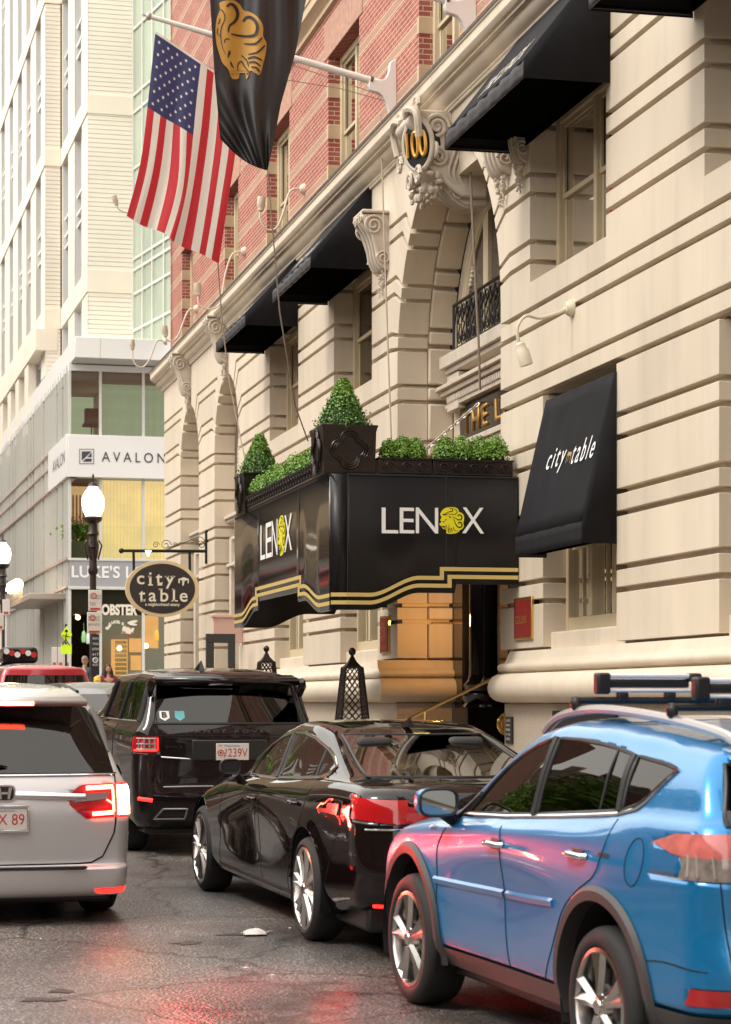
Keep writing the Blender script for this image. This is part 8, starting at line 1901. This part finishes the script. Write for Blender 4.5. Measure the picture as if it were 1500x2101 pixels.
# ================================================================ people
SKIN = mat('skin', (.50, .28, .19), .5); HAIR = mat('dark_hair', (.02, .012, .009), .5, var=.3, vscale=40); MAR = mat('maroon_top', (.22, .025, .06), .8, bump=.2, bscale=80); NAVY = mat('navy_jacket', (.03, .035, .06), .7); WSH = mat('white_shirt', (.6, .57, .55), .7)
def person(label, x, y, yaw, h, top_m, hair_m, bald=False, longhair=False, cap=None, trousers=NAVY):
    z0 = gz(y)+.15; k = h/1.7; P_ = thing('person', label, 'person', (x, y, z0), yaw)
    J = {'pel': (0, 0, .95), 'chest': (0, 0, 1.25), 'neck': (0, 0, 1.43), 'head': (0, .01, 1.52), 'shl': (-.17, 0, 1.38), 'shr': (.17, 0, 1.38), 'ell': (-.23, .02, 1.10), 'elr': (.23, .02, 1.10), 'wrl': (-.22, -.08, .86), 'wrr': (.22, -.08, .86), 'hil': (-.09, 0, .90), 'hir': (.09, 0, .90), 'knl': (-.10, -.02, .50), 'knr': (.10, .02, .50), 'anl': (-.10, .02, .09), 'anr': (.10, .06, .09), 'tol': (-.11, -.12, .03), 'tor': (.11, -.08, .03)}
    Rr = {'pel': .135, 'chest': .145, 'neck': .055, 'head': .06, 'shl': .07, 'shr': .07, 'ell': .045, 'elr': .045, 'wrl': .03, 'wrr': .03, 'hil': .10, 'hir': .10, 'knl': .062, 'knr': .062, 'anl': .042, 'anr': .042, 'tol': .035, 'tor': .035}
    E_ = [('pel', 'chest'), ('chest', 'neck'), ('neck', 'head'), ('chest', 'shl'), ('chest', 'shr'), ('shl', 'ell'), ('ell', 'wrl'), ('shr', 'elr'), ('elr', 'wrr'), ('pel', 'hil'), ('pel', 'hir'), ('hil', 'knl'), ('knl', 'anl'), ('anl', 'tol'), ('hir', 'knr'), ('knr', 'anr'), ('anr', 'tor')]
    def skin(name, keys, scale, m, parent, lo=None):
        ks = [q for q in J if q in keys]; me = bpy.data.meshes.new(name); me.from_pydata([Vector(J[q])*k for q in ks], [(ks.index(a), ks.index(b_)) for a, b_ in E_ if a in ks and b_ in ks], [])
        o = bpy.data.objects.new(name, me); sc.collection.objects.link(o); o.parent = parent; me.materials.append(m)
        q = o.modifiers.new('k', 'SKIN'); q.use_smooth_shade = True
        me.skin_vertices[0].data[0].use_root = True
        for i, s_ in enumerate(ks): r_ = Rr[s_]*scale*k; me.skin_vertices[0].data[i].radius = (r_, r_*(.72 if s_ in ('pel', 'chest') else 1))
        z = o.modifiers.new('s', 'SUBSURF'); z.levels = z.render_levels = 2; return o
    skin('body', set(J), 1.0, SKIN, P_)
    skin('shirt', {'pel', 'chest', 'shl', 'shr', 'ell', 'elr', 'wrl', 'wrr'} if not longhair else {'pel', 'chest', 'shl', 'shr', 'ell', 'elr'}, 1.16, top_m, P_)
    skin('trousers', {'pel', 'hil', 'hir', 'knl', 'knr', 'anl', 'anr'}, 1.12, trousers, P_)
    H_ = Vector((0, -.01, 1.60))*k; b = MB()
    b.grid(lambda u, v: H_+Vector((.073*k*math.sin(PI*v)*math.sin(2*PI*u)*(1-.25*max(0, v-.5)*2*.6), -.09*k*math.sin(PI*v)*math.cos(2*PI*u)*(1-.1*v), .115*k*math.cos(PI*v))), 24, 16)
    b.add([H_+Vector(p)*k for p in ((-.012, -.088, .0), (.012, -.088, .0), (0, -.112, -.022), (0, -.088, .03))], [(0, 2, 3), (1, 3, 2), (0, 1, 2)])
    for s_ in (-1, 1): b.ball(H_+Vector((s_*.075, .0, -.005))*k, .012*k, .02*k, .03*k, 5)
    b.build('head', SKIN, P_)
    b = MB()
    for s_ in (-1, 1): b.ball(H_+Vector((s_*.028, -.083, .005))*k, .011*k, .006*k, .006*k, 5); b.tube([H_+Vector((s_*.014, -.086, .026))*k, H_+Vector((s_*.042, -.078, .026))*k], .003*k, 4)
    b.tube([H_+Vector((-.02, -.083, -.055))*k, H_+Vector((0, -.089, -.057))*k, H_+Vector((.02, -.083, -.055))*k], .005*k, 5); b.build('face_features', mat('face_dark', (.12, .03, .025), .6), P_)
    b = MB()
    if bald or cap:
        b.grid(lambda u, v: H_+Vector((.078*k*math.sin(PI*v*.5)*math.sin(2*PI*u), .015*k-.092*k*math.sin(PI*v*.5)*math.cos(2*PI*u), (.02+.10*math.cos(PI*v*.5))*k)), 20, 8)
        if cap: b.box(-.06*k, .06*k, H_.y-.17*k, H_.y-.07*k, H_.z+.03*k, H_.z+.04*k)
        b.build('cap' if cap else 'short_hair', cap or hair_m, P_)
    else:
        b.grid(lambda u, v: H_+Vector((.088*k*math.sin(PI*v*.55)*math.sin(2*PI*u), .012*k-(.10 if abs(u-.5) < .38 else .088)*k*math.sin(PI*v*.55)*math.cos(2*PI*u), (.015+.118*math.cos(PI*v*.55))*k if not (abs(((u+.5) % 1)-.5) < .16 and v > .62) else (.075-.0*v)*k)), 28, 10)
        for s_ in (-1, 1):
            for q in range(7): b.tube([H_+Vector((s_*(.05+.008*q), .0+.012*q, .07-.01*q))*k, H_+Vector((s_*(.088+.004*q), -.02+.02*q, -.06))*k, H_+Vector((s_*(.10+.01*q), -.03+.02*q, -.20-.01*q))*k, H_+Vector((s_*(.075), -.03+.025*q, -.27))*k], [.02*k, .028*k, .024*k, .008*k], 6)
        b.tube([H_+Vector((0, .06, .05))*k, H_+Vector((0, .10, -.1))*k, H_+Vector((0, .08, -.26))*k], [.08*k, .09*k, .03*k], 10); b.build('long_hair', hair_m, P_)
    for s_ in (-1, 1):
        wx = Vector((s_*.22, -.08, .86))*k; b = MB(); b.ball(wx-Vector((0, 0, .045*k)), .018*k, .035*k, .05*k, 6); b.build('palm', SKIN, P_)
        for f_ in range(4): b = MB(); b.tube([wx+Vector((0, (-.026+.017*f_), -.075))*k, wx+Vector((-.004*s_, -.028+.017*f_, -.11))*k, wx+Vector((-.016*s_, -.026+.017*f_, -.14+.006*abs(f_-1.4)))*k], [.009*k, .008*k, .006*k], 6); b.build('finger', SKIN, P_)
        b = MB(); b.tube([wx+Vector((0, -.03, -.03))*k, wx+Vector((-.012*s_, -.052, -.06))*k, wx+Vector((-.015*s_, -.055, -.085))*k], [.012*k, .010*k, .007*k], 6); b.build('thumb', SKIN, P_)
    return P_
p = atY(222, 1363, 50); person('woman with long dark hair in a maroon top, facing the camera beyond the cars', p.x, 50, R(4), (p.z-gz(50)-.15)*.985, MAR, HAIR, longhair=True)
p = atY(174, 1347, 54); person('balding man in a dark navy jacket seen left of the lamp post', p.x, 54, R(150), min(1.85, p.z-gz(54)-.15), NAVY, mat('grey_hair', (.25, .17, .13), .6), bald=True)
p = atY(203, 1366, 56); person('man in a blue cap and white shirt half hidden behind the lamp post', p.x-.12, 56, R(-60), min(1.75, (p.z-gz(56)-.15)), WSH, HAIR, cap=mat('blue_cap', (.05, .08, .2), .7))
# ================================================================ across the street and behind the camera (only seen mirrored in glass and paint)
def backrow(label, x0, x1, y0, y1, h, side, nfl=3):
    ob = thing('row_building', label, 'building', ((x0+x1)/2, (y0+y1)/2, gz(max(y0, 0)))); b = MB(); b.box(x0, x1, y0, y1, -1.5, h); wb(b, 'brick_wall', mat('brown_brick', (.17, .085, .06), .8, var=.25, vscale=2), ob, flat=True)
    f_ = MB(); p_ = MB(); xs = x1 if side > 0 else x0; d = .05*side
    for fl_ in range(nfl):
        y = y0+1.2
        while y < y1-1.5: f_.box(min(xs-d, xs+d), max(xs-d, xs+d), y, y+1.3, 2.2+fl_*3.6, 4.5+fl_*3.6); p_.box(min(xs, xs+d*1.5), max(xs, xs+d*1.5), y+.1, y+1.2, 2.3+fl_*3.6, 4.4+fl_*3.6); y += 3.1
    wb(f_, 'window_frames', FRAMEM, ob, flat=True); wb(p_, 'window_panes', MT['dim_glass'], ob, flat=True)
backrow('brown brick row across the street, beside the cars', -20, -13, -30, 52, 11, 1, 3)
backrow('taller brown brick block across the street, farther on', -22, -12, 70, 150, 22, 1, 5)
backrow('brick block behind the camera on the hotel side', 7.8, 18, -70, 10.5, 14, -1, 3)
b = MB(); b.box(-40, 6.5, 165, 170, 0, 48); tag(b.build('reflection_block', mat('reflected_tan', (.30, .22, .13), .8, var=.2, vscale=.3), flat=True), 'unseen tan block added at the far end of the street for its reflection', 'building')  # unseen; height and tan colour chosen for what the canopy side mirrors
b = MB(); b.box(-16, 12, -86, -80, -2, 260)  # unseen; stretched upward so rear windows mirror brown instead of sky
for q in range(7):
    for j in range(46): b.box(-14+q*3.6, -12.6+q*3.6, -80.02, -79.9, 2+j*4, 4.4+j*4, 1)
tag(b.build('reflection_block', [MT['brown_brick'], FRAMEM], flat=True), 'unseen brown block behind the camera, made very tall for its dark reflection', 'building')
def tree(label, x, y, h, seed, n=4200):
    random.seed(seed); t = thing('street_tree', label, 'tree', (x, y, gz(y)), group='street trees across the road'); b = MB(); z0 = gz(y)
    b.tube([(x, y, z0), (x+.05, y, z0+h*.25), (x-.05, y+.1, z0+h*.5)], [.16, .12, .08], 10)
    cl = []
    for k in range(11):
        a = random.random()*6.3; e = Vector((x+1.5*math.cos(a)*random.uniform(.5, 1.2), y+1.8*math.sin(a)*random.uniform(.5, 1.2), z0+h*random.uniform(.5, .98))); b.tube([(x, y, z0+h*random.uniform(.25, .45)), e.lerp(Vector((x, y, z0+h*.5)), .45), e], [.06, .04, .015], 6); cl.append((e, random.uniform(.7, 1.2)))
    wb(b, 'trunk', STEM, t)
    def fn():
        c_, r_ = random.choice(cl); d = Vector((random.gauss(0, 1), random.gauss(0, 1), random.gauss(0, .8))).normalized(); return c_+d*r_*random.random()**.4, d
    wb(leafball('x', fn, n, .2, LEAF), 'crown', LEAF, t, flat=True, rec=False)
for k, (x, y, h) in enumerate(((-7.2, 8, 5.6), (-7.4, 21, 6), (-7.3, 33, 6.5), (-7.4, 46, 6), (-8, 62, 7), (-8, 78, 7.5))): tree(('first', 'second', 'third', 'fourth', 'fifth', 'sixth')[k]+' leafy street tree from the camera across the road', x, y, h, k+1)
